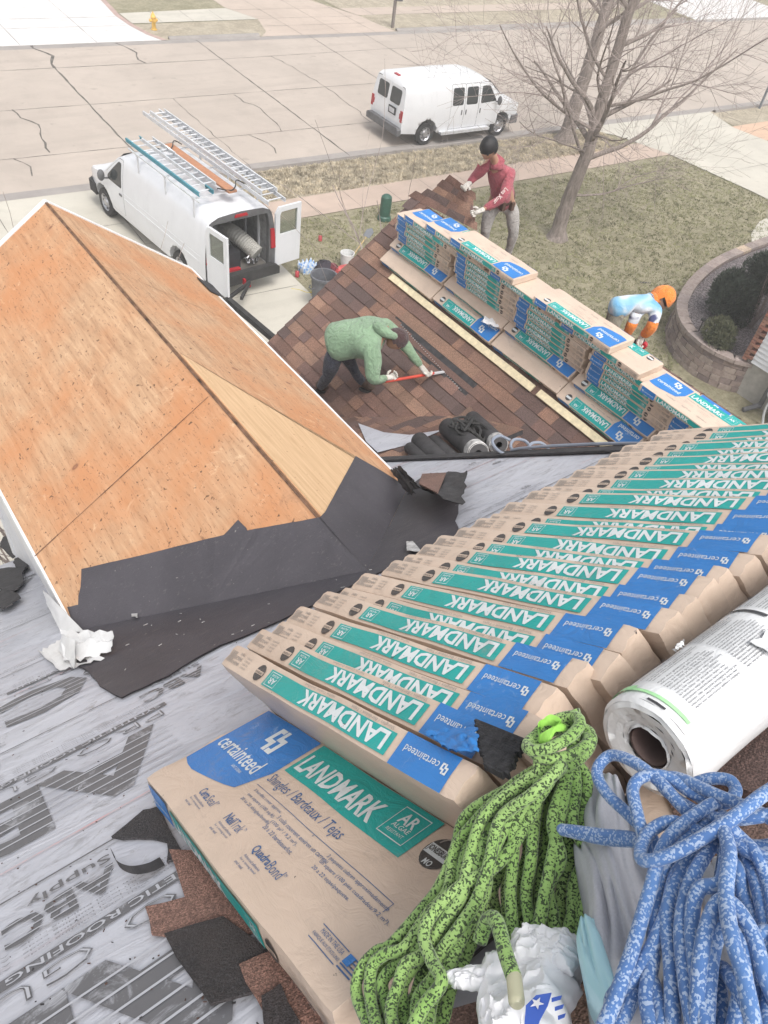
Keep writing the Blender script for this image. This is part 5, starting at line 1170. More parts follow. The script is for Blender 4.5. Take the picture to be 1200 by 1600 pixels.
for s_ in (1, -1):
    mb = MB(); mb.prism([Vector((RX - .004, s_ * y, z)) for y, z in ((.845, 1.02), (.975, 1.02), (.925, 1.52), (.82, 1.52))], .035, (-1, 0, 0)); mb.build('taillight', m_redl, cg)
    mb = MB(); mb.box((.86, s_ * .68, .92), (.05, .26, .16)); mb.build('headlight', m_lamp, cg)
mb = MB(); mb.prism([Vector((RX - .004, y, 2.0 + z)) for y, z in ((-.18, 0), (.18, 0), (.15, .06), (-.15, .06))], .03, (-1, 0, 0)); mb.build('brake_light', m_redl, cg)
mb = MB(); mb.box((.89, 0, .90), (.03, 1.0, .14)); mb.build('grille', m_trim, cg)
# open rear doors
def rear_door(hinge_y, dirv, insd, name='rear_door'):
    d = Vector((*dirv, 0)).normalized(); n = Vector((-d.y, d.x, 0)) * insd; o = Vector((RX - .03, hinge_y, 0)); mb = MB()
    q = lambda t, z, k=0.0: o + d * t + Vector((0, 0, z)) + n * k
    oz = [(0, .52), (.78, .52), (.78, 2.0), (.10, 2.0), (0, 1.85)]; wn = [(.13, 1.32), (.66, 1.32), (.66, 1.88), (.17, 1.88), (.13, 1.80)]
    for k, s_ in ((0, 1), (.06, -1)):
        for i in range(5):
            j = (i + 1) % 5; mb.quad(q(*oz[i], k), q(*oz[j], k), q(*wn[j], k), q(*wn[i], k))
    for i in range(5): j = (i + 1) % 5; mb.quad(q(*oz[i]), q(*oz[j]), q(*oz[j], .06), q(*oz[i], .06)); mb.quad(q(*wn[i]), q(*wn[j]), q(*wn[j], .06), q(*wn[i], .06))
    dr = mb.build(name, m_vw, cg)
    g2 = MB(); g2.prism([q(*p, .028) for p in wn], .004, n); gm = NG('door_glass'); gm.col((.42, .45, .38)); gm.rough(.08); gm.b.inputs['Transmission Weight'].default_value = .75; g2.build('window', gm.m, dr)
    g3 = MB()
    for i in range(5): j = (i + 1) % 5; g3.beam(q(*wn[i], .062), q(*wn[j], .062), .022, .022, 0, n)
    for (t0, z0, t1, z1) in ((.42, 1.00, .66, 1.14), (.14, 1.02, .26, 1.12), (.18, .62, .58, .78), (.12, .86, .2, .92), (.5, .84, .6, .9)):
        g3.prism([q(t0, z0, .060), q(t1, z0, .060), q(t1, z1, .060), q(t0, z1, .060)], .006, n)
    g3.build('door_trim', m_trim, dr)
    return dr
rear_door(-.97, (.05, -1), 1); rear_door(.97, (-1, -.08), 1)
# roof rack
mb = MB()
for x in (-4.6, -3.3, -2.0):
    for s_ in (-1, 1): mb.beam((x, s_ * .86, 1.9), (x, s_ * .86, 2.32), .03, .04)
    mb.beam((x, -.9, 2.32), (x, .9, 2.32), .04, .03)
for s_ in (-1, 1): mb.beam((-4.9, s_ * .88, 2.35), (-1.6, s_ * .88, 2.35), .03, .03)
mb.build('roof_rack', m_steel, cg)
def vpt(x, y, z): return cgo + e_ * x + l_ * y + Vector((0, 0, z))
def ladder(x0, x1, yc, z, w, rungs, lab, rail=m_steel, dz=0.0, rh=.085, grp='ladders on the cargo van'):
    t = tag(empty('ladder', vpt(x0, yc, z)), lab, 'ladder', grp); WORLDPARTS.add(t.name)
    for s_ in (-1, 1):
        mb = MB(); a, b = vpt(x0, yc + s_ * w / 2, z), vpt(x1, yc + s_ * w / 2, z + dz); mb.beam(a, b, .012, rh); mb.beam(a + Vector((0, 0, rh / 2)) - l_ * s_ * .014, b + Vector((0, 0, rh / 2)) - l_ * s_ * .014, .035, .006); mb.beam(a - Vector((0, 0, rh / 2)) - l_ * s_ * .014, b - Vector((0, 0, rh / 2)) - l_ * s_ * .014, .035, .006); mb.build('rail', rail, t)
    for k in range(rungs):
        f = (k + .5) / rungs; mb = MB(); p = vpt(x0 + (x1 - x0) * f, yc, z + dz * f); mb.cyl(p - l_ * w / 2, p + l_ * w / 2, .018, 8); mb.build('rung', m_steel, t, True)
    return t
m_teal_r = plain('teal_fibreglass', (.05, .25, .32), .5)
ladder(-5.45, -.35, -.62, 2.56, .42, 20, 'long aluminium ladder on the right side of the van roof, upper section', dz=.06)
ladder(-5.75, .0, -.62, 2.44, .48, 20, 'long aluminium ladder section underneath the upper one on the van roof', dz=.06)
ladder(-4.75, -1.35, .62, 2.46, .38, 11, 'shorter ladder with teal rails on the left side of the van roof', m_teal_r)
ladder(-4.5, -1.6, .36, 2.50, .30, 10, 'short aluminium ladder lying beside the teal railed one on the van roof')
mb = MB(); a, b = vpt(-4.85, -.02, 2.42), vpt(-1.9, -.02, 2.42); mb.beam(a, b, .22, .05); tag(mb.build('plank', plain('orange_plank', (.42, .20, .11), .7, scale=12)), 'reddish brown plank between the ladders on the van roof', 'plank')
mb = MB()
for x, y in ((-4.75, -.1), (-2.2, .05)):
    pts = [vpt(x + .12 * math.sin(k * 1.3), y - .3 + .1 * k, 2.50 + .07 * math.sin(k * .9)) for k in range(8)]; mb.tube(spline(pts, 4), .014, 6)
tag(mb.build('tie_down_strap', m_rub, None, True), 'dark straps tying the plank and ladders to the roof rack', 'strap')
mb = MB(); pts = [vpt(-2.6 + .25 * math.cos(t), .30 + .2 * math.sin(t), 2.62 + .16 * math.sin(t)) for t in [k * .35 for k in range(10)]]; mb.tube(spline(pts, 3), .018, 6); tag(mb.build('hooked_bar', m_steel, None, True), 'curved metal hook lying on the ladders of the cargo van', 'hook')
# load in the cargo bay: each thing on its own
def inv(name, lab, cat, fn, mats, smooth=False, grp='gear inside the open cargo van'):
    mb = MB(); fn(mb); return tag(mb.build(name, mats, None, smooth), lab, cat, grp)
def duct(mb):
    pts = spline([vpt(-4.05, -.25, 1.1), vpt(-4.4, -.3, 1.16), vpt(-4.8, -.45, 1.0), vpt(-5.05, -.55, .86)], 14); mb.tube(pts, [.19 + .014 * (i % 2) for i in range(len(pts))], 14)
inv('hose', 'thick ribbed pale hose inside the open cargo van', 'hose', duct, plain('pale_hose', (.42, .41, .38), .6), True)
inv('case', 'black equipment case on the floor of the open cargo van', 'case', lambda mb: (mb.box(vpt(-4.75, .18, .77), (.42, .62, .40), 0, Matrix((e_, l_, Vector((0, 0, 1)))).transposed())), plain('case_black', (.03, .03, .035), .5))
inv('tool_box', 'red tool lying at the sill of the open cargo van', 'tool box', lambda mb: mb.beam(vpt(-5.0, .42, .60), vpt(-5.05, -.05, .60), .12, .05), m_redl)
inv('tank', 'grey cylinder tank deep in the open cargo van', 'tank', lambda mb: mb.lathe([(.001, .36), (.10, .34), (.15, .26), (.15, 0), (.001, 0)], vpt(-4.2, .45, 1.0), (0, 0, 1), 16), plain('tank_grey', (.35, .36, .36), .4), True)
inv('work_clothes', 'grey bundle of cloth heaped deep in the open cargo van', 'clothes', lambda mb: mb.sphere(vpt(-3.7, .1, .95), .42, 20, 14, 0, (1, 1.2, .9)), m_jersey, True)
def fit_(mb):
    r = random.Random(4)
    for k in range(14):
        p = vpt(-5.0 + r.uniform(-.1, .1), -.25 - r.uniform(0, .42), .62 + r.uniform(0, .18)); mb.cyl(p, p + Vector((r.uniform(-.08, .08), r.uniform(-.08, .08), r.uniform(.02, .1))), .025, 7)
inv('metal_fittings', 'heap of shiny metal fittings at the right sill of the open cargo van', 'fittings', fit_, m_chrome, True)
inv('case', 'second dark crate stacked behind the fittings in the open cargo van', 'case', lambda mb: mb.box(vpt(-4.4, -.55, .78), (.5, .4, .45), 0, Matrix((e_, l_, Vector((0, 0, 1)))).transposed()), plain('crate_dark', (.05, .045, .045), .6))
inv('floor_mat', 'dirty mat on the cargo bay floor of the open van', 'mat', lambda mb: mb.box(vpt(-3.6, 0, .565), (1.6, 3.1, .02), 0, Matrix((-l_, e_, Vector((0, 0, 1)))).transposed()), plain('mat_dirty', (.12, .11, .10), .9))
# trailer hitched behind, mostly hidden by the gable
tr_ = tag(empty('trailer', vpt(RX - 1.5, 0, 0)), 'black steel trailer frame behind the cargo van, mostly hidden by the gable', 'trailer'); WORLDPARTS.add(tr_.name)
mb = MB(); mb.beam(vpt(RX - .35, 0, .48), vpt(RX - .9, 1.2, .50), .06, .08); mb.beam(vpt(RX - .35, 0, .48), vpt(RX - .9, .6, .50), .06, .08); mb.build('tongue', m_rub, tr_)
mb = MB(); mb.beam(vpt(RX - .9, .95, .55), vpt(RX - 5.0, .95, .55), .12, .14); mb.beam(vpt(RX - .9, 1.3, .55), vpt(RX - 5.0, 1.3, .55), .08, .14); mb.beam(vpt(RX - .9, .95, .55), vpt(RX - .9, 1.3, .55), .08, .14); mb.build('frame', m_rub, tr_)
wheel_t = []
for s_ in (-1, 1):
    mb = MB(); mb.lathe([(.12, -.08), (.27, -.08), (.28, 0), (.27, .08), (.12, .08), (.001, .06)], vpt(RX - 3.4, .93 + s_ * .52, .28), l_, 20); mb.build('wheel', m_rub, tr_, True)

# ---------- passenger van parked on the street, x forward from the rear axle
pv = empty('passenger_van'); hv = -.047; e2 = Vector((math.cos(hv), math.sin(hv), 0)); l2 = Vector((-e2.y, e2.x, 0)); pvo = Vector((19.253, 21.516, GZ + .01)) + l2 * .98
pv.matrix_world = Matrix((e2, l2, Vector((0, 0, 1)))).transposed().to_4x4(); pv.location = pvo; tag(pv, 'white passenger van parked along the far lane beside the kerb, rear facing the driveway', 'van')
WB = 3.505; RX2 = -1.13
def WfP(x, z):
    w = .99; w -= .15 * max(0, (z - .95) / 1.05) ** 1.8; w -= .10 * max(0, (z - 1.84) / .22) ** 2; w -= .05 * max(0, (.6 - z) / .3)
    w -= .13 * max(0, (x - WB - .1) / .75) ** 2; return w
ol2 = [(RX2, .50), (RX2 - .02, .9), (RX2 + .02, 1.3), (RX2 + .10, 1.92), (RX2 + .20, 2.03), (1.2, 2.08), (2.3, 2.05), (2.62, 1.98), (2.82, 1.86), (3.42, 1.36), (3.55, 1.28), (4.2, 1.16), (4.36, 1.05), (4.42, .85), (4.42, .45)] + arch(WB, .47, .42) + [(2.95, .38), (.55, .38)] + arch(0, .47, .42) + [(-.55, .44)]
crn2 = lambda x, z: (.05 if z > 1.9 else (.03 if z > 1.1 and x > 2.5 else 0))
body_shell(ol2, WfP, crn2).build('body', m_vw2, pv, True, sharp=38)
def fl2(name, poly, side, off, m, parent=pv, r=.05): return panel(round_poly(poly, r) if r else poly, WfP, side, off).build(name, m, parent, True, sharp=40)
for s_ in (-1, 1):
    for (x0, x1), (w0, w1) in (((2.28, 3.28), (2.36, 3.12)), ((1.62, 2.26), (1.68, 2.20)), ((.98, 1.60), (1.04, 1.54))):
        fl2('door_gap', inset_poly([(x0, .48), (x0, 1.92), (x1 - (.50 if x1 > 3 else 0), 1.92), (x1, 1.36), (x1, .48)], -.012), s_, .002, m_seam)
        d = fl2('door', [(x0, .48), (x0, 1.92), (x1 - (.50 if x1 > 3 else 0), 1.92), (x1, 1.36), (x1, .48)], s_, .007, m_vw2)
        fl2('window', [(w0, 1.26), (w0 + .02, 1.82), (w1 - (.38 if w1 > 3 else .02), 1.82), (w1, 1.30 if w1 > 3 else 1.26)] if w1 > 3 else [(w0, 1.26), (w0, 1.82), (w1, 1.82), (w1, 1.26)], s_, .012, m_vg, d, .07)
        mb = MB(); hx = x0 + .09 if x0 > 2 else (x1 - .10 if x0 < 1.2 else x0 + .08); mb.box((hx, s_ * 1.0, 1.02), (.035, .03, .16)); mb.build('handle', m_trim, d)
    mb = MB(); mb.sphere((3.1, s_ * 1.17, 1.36), .13, 14, 8, 0, (.55, .75, 1.2)); mb.tube([(3.1, s_ * .95, 1.28), (3.1, s_ * 1.12, 1.3)], .025, 6); mb.build('mirror', m_trim, pv, True)
    mb = MB(); mb.box((1.75, s_ * 1.03, .40), (2.3, .18, .07)); mb.box((1.75, s_ * 1.12, .40), (2.3, .02, .10)); mb.build('running_board', m_steel, pv)
    for x in (0, WB): wheel(pv, x, s_ * .84, s_, .385, .24)
    mb = MB(); mb.prism([Vector((RX2 + .004, s_ * y, z)) for y, z in ((.86, .86), (.985, .86), (.965, 1.22), (.84, 1.22))], .03, (-1, 0, 0)); mb.prism([Vector((RX2 + .002, s_ * y, z)) for y, z in ((.80, .96), (.855, .96), (.835, 1.12), (.80, 1.12))], .028, (-1, 0, 0)); mb.build('taillight', m_redl, pv)
    fl2('moulding', [(.55, .72), (.55, .745), (2.95, .745), (2.95, .72)], s_, .008, m_vw2, r=0)
    mb = MB(); mb.box((4.4, s_ * .68, .98), (.06, .28, .18)); mb.build('headlight', m_lamp, pv)
def rearx(z): return lp(z, [(.5, RX2), (.9, RX2 - .02), (1.3, RX2 + .02), (1.92, RX2 + .10)])
def rquad2(name, y0, y1, z0, z1, off, m, parent=pv, r=.06):
    P = round_poly([(y0, z0), (y0, z1), (y1, z1), (y1, z0)], r); mb = MB(); V = [Vector((rearx(z) - off, y, z)) for y, z in P]; mb.add(V, [tuple(range(len(V)))]); n = len(V); mb.v += [v + Vector((off + .01, 0, 0)) for v in V]
    for i in range(n): mb.f.append([i, (i + 1) % n, n + (i + 1) % n, n + i]); mb.mi.append(0)
    return mb.build(name, m, parent)
for s_ in (-1, 1):
    a, b = (.012, .80) if s_ > 0 else (-.80, -.012)
    rquad2('door_gap', a - .01, b + .01, .55, 1.92, .003, m_seam, r=.05); d = rquad2('rear_door', a, b, .56, 1.90, .009, m_vw2, r=.05)
    rquad2('window', (.09 if s_ > 0 else -.69), (.69 if s_ > 0 else -.09), 1.32, 1.80, .014, m_vg, d, .08)
mb = MB(); mb.box((RX2 - .035, -.36, 1.10), (.03, .42, .24)); mb.box((RX2 - .055, -.36, 1.10), (.012, .30, .15), 1); mb.build('licence_plate', [m_rub, plain('plate_white', (.6, .6, .62), .4)], pv)
mb = MB(); mb.box((RX2 + .30, .02, 2.10), (.10, .26, .035)); mb.build('brake_light', m_redl, pv)
mb = MB(); mb.prism([Vector((RX2 - .01, y, z)) for y, z in ((-1.0, .44), (1.0, .44), (1.0, .62), (.9, .68), (-.9, .68), (-1.0, .62))], .16, (-1, 0, 0)); mb.build('rear_bumper', m_trim, pv)
mb = MB(); mb.prism([Vector((x, y, .42)) for x, y in ((4.40, -.96), (4.54, -.7), (4.58, 0), (4.54, .7), (4.40, .96), (4.05, .99), (4.05, .93), (4.36, 0), (4.05, -.93), (4.05, -.99))], .28); mb.build('front_bumper', m_trim, pv)
mb = MB(); mb.add([Vector((2.86, -.70, 1.87)), Vector((2.86, .70, 1.87)), Vector((3.44, .84, 1.38)), Vector((3.44, -.84, 1.38))], [(0, 1, 2, 3)]); mb.v = [v + Vector((.02, 0, .045)) for v in mb.v]; mb.build('windshield', m_vg, pv)
for y in (-.3, .3): mb = MB(); mb.beam((3.50, y, 1.34), (3.2, y + .3, 1.60), .012, .01); mb.build('wiper', m_rub, pv)
mb = MB(); mb.box((4.43, 0, .98), (.03, 1.0, .18)); mb.build('grille', m_trim, pv)

# ================================================================== PEOPLE
def skinned(joints, bones, sub=2):
    """grow one continuous surface over a skeleton of joints {name: (pos, radius)}"""
    names = list(joints); me = bpy.data.meshes.new('limbs'); me.from_pydata([tuple(joints[n][0]) for n in names], [(names.index(a), names.index(b)) for a, b in bones], [])
    ob = bpy.data.objects.new('limbs', me); COL.objects.link(ob)
    md = ob.modifiers.new('Skin', 'SKIN'); md.use_smooth_shade = True; md.branch_smoothing = .6
    sv = me.skin_vertices[0].data
    for i, n in enumerate(names):
        r = joints[n][1]; sv[i].radius = (r, r) if not isinstance(r, tuple) else r; sv[i].use_root = (i == 0)
    sb = ob.modifiers.new('Sub', 'SUBSURF'); sb.levels = sub; sb.render_levels = sub
    bpy.context.view_layer.update(); ev = ob.evaluated_get(bpy.context.evaluated_depsgraph_get()); m2 = ev.to_mesh()
    V = [v.co.copy() for v in m2.vertices]; F = [tuple(p.vertices) for p in m2.polygons]; ev.to_mesh_clear(); bpy.data.objects.remove(ob); bpy.data.meshes.remove(me)
    return V, F
def cloth_mat(name, c, var=.18, rough=.95, scale=5, wr=.5):
    g = NG(name); v = g.mapv(); f = g.noise(v, scale, 5, .65, .4); g.col(g.ramp(f, [(.3, tuple(q * (1 - var) for q in c)), (.7, tuple(min(1, q * (1 + var)) for q in c))])); g.rough(rough)
    g.bump(g.noise(v, 9, 5, .65, 1.8), min(1, wr * 1.8), .06); g.b.inputs['Sheen Weight'].default_value = .2; return g.m
m_skin = plain('skin', (.42, .24, .165), .55, var=.06); m_hair = plain('black_hair', (.014, .013, .014), .5, var=.3, bump=.6, bscale=120); m_glove = cloth_mat('glove_cloth', (.72, .68, .62)); m_palm = plain('glove_palm', (.60, .08, .12), .6); m_eye = plain('eye_dark', (.02, .015, .015), .3); m_lip = plain('lip', (.30, .13, .11), .5)
def head(mb, c, fwd, up, r=.105):
    """skull, jaw, nose, ears; c centre, fwd the way the face looks"""
    f = Vector(fwd).normalized(); u = (Vector(up) - f * Vector(up).dot(f)).normalized(); s_ = f.cross(u); M = Matrix((f, s_, u)).transposed()
    o = len(mb.v); mb.sphere(c, r, 22, 16, 0, (.98, .80, 1.12), M)
    for i in range(o, len(mb.v)):
        p = M.transposed() @ (mb.v[i] - c); x, y, z = p / r
        if z < -.1: k = (-.1 - z); y *= 1 - .30 * k; x = x * (1 - .12 * k) + (.10 * k if x > 0 else .22 * k)
        if x > .5 and -.1 < z < .35: x -= .05 * math.exp(-((abs(y) - .32) / .14) ** 2) * math.exp(-((z - .12) / .14) ** 2)
        if x > .5: x += .24 * math.exp(-(y / .13) ** 2) * math.exp(-((z + .13) / .17) ** 2)
        mb.v[i] = c + M @ (Vector((x, y, z)) * r)
    for sy in (-1, 1): mb.sphere(c + M @ Vector((-.02, sy * .80, -.05)) * r, r * .24, 8, 6, 0, (.9, .35, 1.2), M)
    return M
def face_bits(parent, c, M, r):
    mb = MB()
    for sy in (-1, 1): mb.sphere(c + M @ Vector((.86, sy * .32, .12)) * r, r * .11, 8, 6, 0, (.5, 1.3, .7), M)
    mb.build('eyes', m_eye, parent, True); mb = MB(); mb.sphere(c + M @ Vector((.88, 0, -.50)) * r, r * .15, 8, 6, 0, (.5, 1.6, .5), M); mb.build('mouth', m_lip, parent, True)
    mb = MB()
    for sy in (-1, 1): mb.sphere(c + M @ Vector((.90, sy * .33, .30)) * r, r * .12, 8, 6, 0, (.5, 1.7, .35), M)
    mb.build('eyebrows', m_hair, parent, True)
def glove(parent, wrist, palm_dir, side_dir, curl_axis_sign, m, s_=1.0, curl=.9, name='glove'):
    """palm, four curled fingers of unequal length and a thumb from the side of the palm"""
    w = Vector(wrist); d = Vector(palm_dir).normalized(); sd_ = (Vector(side_dir) - d * Vector(side_dir).dot(d)).normalized(); n = d.cross(sd_) * curl_axis_sign
    J = {'w0': (w - d * .05 * s_, .033 * s_), 'w': (w, .032 * s_), 'p': (w + d * .055 * s_, (.042 * s_, .026 * s_)), 'k': (w + d * .085 * s_, (.038 * s_, .022 * s_))}; B = [('w0', 'w'), ('w', 'p'), ('p', 'k')]
    V, F = skinned(J, B, 1); mb = MB(); mb.add(V, F)
    for i, (off, L) in enumerate(((-.030, .070), (-.010, .080), (.010, .075), (.029, .058))):
        b = w + d * .082 * s_ + sd_ * off * s_; a1 = curl * .6; p1 = b + (d * math.cos(a1) + n * math.sin(a1)) * L * .42 * s_; a2 = curl * 1.5; p2 = p1 + (d * math.cos(a2) + n * math.sin(a2)) * L * .34 * s_; a3 = curl * 2.3; p3 = p2 + (d * math.cos(a3) + n * math.sin(a3)) * L * .26 * s_
        mb.tube([b - d * .01, b, p1, p2, p3, p3 + (p3 - p2) * .15], [.011 * s_, .0115 * s_, .0105 * s_, .010 * s_, .009 * s_, .004 * s_], 8)
    b = w + d * .03 * s_ - sd_ * .03 * s_; p1 = b + (d * .55 - sd_ * .75 + n * .35).normalized() * .035 * s_; p2 = p1 + (d * .8 - sd_ * .1 + n * .7).normalized() * .03 * s_; mb.tube([b, p1, p2, p2 + (p2 - p1) * .2], [.014 * s_, .0125 * s_, .010 * s_, .005 * s_], 8)
    return mb.build(name, m, parent, True, clean=False, sharp=180)
def boot(parent, ankle, fwd, m, sole, s_=1.0, up=(0, 0, 1)):
    a = Vector(ankle); f = Vector(fwd).normalized(); u = Vector(up)
    V, F = skinned({'a': (a + u * .10, .055), 'h': (a + u * .03 - f * .02, .052), 'm': (a + f * .08 - u * .005, .047), 't': (a + f * .17 - u * .018, .040)}, [('a', 'h'), ('h', 'm'), ('m', 't')], 2); mb = MB(); mb.add(V, F); b = mb.build('boot', m, parent, True, clean=False, sharp=180)
    mb = MB(); P = []; s2 = f.cross(u).normalized()
    for k in range(16):
        t = k / 16 * 6.283; P.append(a + f * (.075 + .145 * math.cos(t)) + s2 * (.046 * math.sin(t)) - u * .062)
    mb.prism(P, .028, u); mb.build('sole', sole, b)
def garment(name, J, B, m, parent, sub=2):
    V, F = skinned(J, B, sub); mb = MB(); mb.add(V, F)
    for i, v in enumerate(mb.v):
        k = noise.noise(v * 9) * .010 + abs(noise.noise(v * 15 + Vector((3, 1, 2)))) * .008; mb.v[i] = v + Vector((noise.noise(v * 7 + Vector((9, 0, 0))), noise.noise(v * 7 + Vector((0, 9, 0))), noise.noise(v * 7 + Vector((0, 0, 9))))) * .012
    return mb.build(name, m, parent, True, clean=False, sharp=180)
def V3(*a): return Vector(a)
def person(label, base, P, clothes, fwd_head, up_head, hands, feet, r_head=.103, build=1.0, hairfn=None, skinm=m_skin):
    """P holds joints: pelvis chest neck head, and L/R shoulder elbow wrist hip knee ankle"""
    root = tag(empty('person', base), label, 'person'); WORLDPARTS.add(root.name); b = build
    J = {'pelvis': (P['pelvis'], .10 * b), 'belly': (P['pelvis'].lerp(P['chest'], .5), .105 * b), 'chest': (P['chest'], .115 * b), 'neck': (P['neck'], .05), 'head': (P['neck'].lerp(P['head'], .6), .05)}
    B = [('pelvis', 'belly'), ('belly', 'chest'), ('chest', 'neck'), ('neck', 'head')]
    for s_ in 'LR':
        J.update({'sh' + s_: (P['sh' + s_], .055 * b), 'el' + s_: (P['el' + s_], .038), 'wr' + s_: (P['wr' + s_], .026), 'hi' + s_: (P['hi' + s_], .078 * b), 'kn' + s_: (P['kn' + s_], .05), 'an' + s_: (P['an' + s_], .034)})
        J['fa' + s_] = (P['el' + s_].lerp(P['wr' + s_], .35), .036); B += [('chest', 'sh' + s_), ('sh' + s_, 'el' + s_), ('el' + s_, 'fa' + s_), ('fa' + s_, 'wr' + s_), ('pelvis', 'hi' + s_), ('hi' + s_, 'kn' + s_), ('kn' + s_, 'an' + s_)]
    V, F = skinned(J, B); mb = MB(); mb.add(V, F); M = head(mb, P['head'], fwd_head, up_head, r_head)
    mb.build('body', skinm, root, True, clean=False, sharp=180); face_bits(root, P['head'], M, r_head)
    c = clothes
    ge = c.get('puff', 1.0)
    T = {'hem': (P['pelvis'].lerp(P['chest'], -.34), .132 * b * ge), 'pelvis': (P['pelvis'].lerp(P['chest'], .06), .140 * b * ge), 'belly': (P['pelvis'].lerp(P['chest'], .5), .150 * b * ge), 'chest': (P['chest'], .152 * b * ge), 'nk2': (P['neck'].lerp(P['chest'], .45), .115 * b), 'neck': (P['neck'].lerp(P['chest'], .05), .066 * b)}
    TB = [('hem', 'pelvis'), ('pelvis', 'belly'), ('belly', 'chest'), ('chest', 'nk2'), ('nk2', 'neck')]
    for s_ in 'LR':
        T.update({'sh' + s_: (P['sh' + s_], .082 * b), 'el' + s_: (P['el' + s_], .060 * ge), 'wr' + s_: (P['el' + s_].lerp(P['wr' + s_], c.get('sleeve', .92)), .042)}); TB += [('chest', 'sh' + s_), ('sh' + s_, 'el' + s_), ('el' + s_, 'wr' + s_)]
        T['ma' + s_] = (P['sh' + s_].lerp(P['el' + s_], .5), .068 * b); TB.remove(('sh' + s_, 'el' + s_)); TB += [('sh' + s_, 'ma' + s_), ('ma' + s_, 'el' + s_)]
    garment(c.get('topname', 'shirt'), T, TB, c['top'], root)
    if 'sleeves' in c:
        for s_ in 'LR': garment('sleeve', {'a': (P['sh' + s_].lerp(P['el' + s_], .42), .076), 'b': (P['el' + s_], .068), 'c': (P['el' + s_].lerp(P['wr' + s_], .9), .049)}, [('a', 'b'), ('b', 'c')], c['sleeves'], root)
    lb = min(b, 1.16); L = {'waist': (P['pelvis'].lerp(P['chest'], .18), .10 * lb), 'pelvis': (P['pelvis'].lerp(P['chest'], .02), .112 * lb)}; LB = [('waist', 'pelvis')]
    for s_ in 'LR':
        L.update({'hi' + s_: (P['hi' + s_], .098 * lb), 'th' + s_: (P['hi' + s_].lerp(P['kn' + s_], .5), .084 * lb), 'kn' + s_: (P['kn' + s_], .070), 'ca' + s_: (P['kn' + s_].lerp(P['an' + s_], .45), .064), 'an' + s_: (P['kn' + s_].lerp(P['an' + s_], .93), .052)}); LB += [('pelvis', 'hi' + s_), ('hi' + s_, 'th' + s_), ('th' + s_, 'kn' + s_), ('kn' + s_, 'ca' + s_), ('ca' + s_, 'an' + s_)]
    garment('trousers', L, LB, c['trousers'], root)
    for s_, (d, sd_, sg, cu) in hands.items(): glove(root, P['wr' + s_], d, sd_, sg, c['glove'], 1.08, cu)
    for s_, f in feet.items(): boot(root, P['an' + s_], f, c['boot'], m_rub)
    return root, M
# --- man in green, bent over the shingles with a pry bar
Pg = dict(pelvis=V3(4.22, 5.60, -4.58), chest=V3(4.45, 5.35, -4.40), neck=V3(4.58, 5.24, -4.36), head=V3(4.65, 5.16, -4.42))
Pg.update(shL=V3(4.68, 5.40, -4.40), shR=V3(4.32, 5.12, -4.46), elL=V3(4.88, 5.20, -4.62), elR=V3(4.26, 4.99, -4.72), wrL=V3(4.98, 5.03, -4.80), wrR=V3(4.52, 5.06, -4.80),
          hiL=V3(4.32, 5.68, -4.66), hiR=V3(4.14, 5.54, -4.66), knL=V3(4.46, 5.66, -4.98), knR=V3(4.18, 5.68, -5.08), anL=V3(4.60, 5.52, -5.25), anR=V3(4.28, 5.96, -5.46))
m_hood = cloth_mat('green_jersey', (.24, .36, .23)); m_jean = cloth_mat('dark_trousers', (.035, .04, .06), .5); m_boot = plain('brown_boot', (.075, .05, .038), .8, var=.4); m_beanie = cloth_mat('brown_beanie', (.065, .035, .035))
man1, M1 = person('man in a pale green hooded top bent over the shingles, prying with a bar', (4.4, 5.6, -5.45), Pg, dict(top=m_hood, topname='hooded_top', trousers=m_jean, glove=m_glove, boot=m_boot, puff=1.12), (.45, -.25, -.85), (.6, -.45, .5), {'L': ((.3, -.5, -.45), (.8, .3, -.2), 1, 1.1), 'R': ((.8, .1, -.25), (.2, -.8, -.3), -1, 1.1)}, {'L': (.85, -.35, -.2), 'R': (.8, .1, -.3)}, .105, 1.5)
def cap_shell(parent, name, c, M, r, m, lo=-.15, front=.62, grow_=1.12, tail=0.0):
    mb = MB(); o = 0; mb.sphere((0, 0, 0), r * grow_, 22, 16, 0, (1.02, .86, 1.12)); keep = []
    for f in mb.f:
        q = sum((mb.v[i] for i in f), Vector()) / len(f) / r
        if q.z > lo + (front if q.x > .35 else 0) - (.25 if q.x < -.2 else 0) : keep.append(f)
    mb.f = keep; mb.mi = [0] * len(keep); mb.v = [c + M @ (v + Vector((-.012 - tail * max(0, -v.z), 0, .006)) + Vector((1, 1, 1)) * .004 * noise.noise(v * 40)) for v in mb.v]
    ob = mb.build(name, m, parent, True, clean=False, sharp=180); return ob
cap_shell(man1, 'beanie', Pg['head'], M1, .105, m_beanie, -.10, .32, 1.16)
mb = MB(); mb.tube(spline([Pg['neck'] + V3(-.05, .10, .07), Pg['neck'] + V3(-.12, 0, .10), Pg['neck'] + V3(-.06, -.10, .06), Pg['neck'] + V3(.06, -.12, 0)], 6), [.03, .05, .055, .06, .062, .065, .066, .066, .064, .062, .058, .055, .05, .045, .04, .04, .035, .03, .02][:19], 10); mb.build('hood', m_hood, man1, True, clean=False, sharp=180)
mb = MB(); 
for k in range(4): c = Pg['hiR'].lerp(Pg['knR'], .35 + .17 * k); mb.sphere(c + V3(-.045, -.065 + .01 * k, .02), .018, 7, 5, 0, (1, 1, 1.4))
mb.build('paint_marks', plain('paint_splash', (.6, .6, .62), .6), man1, True)
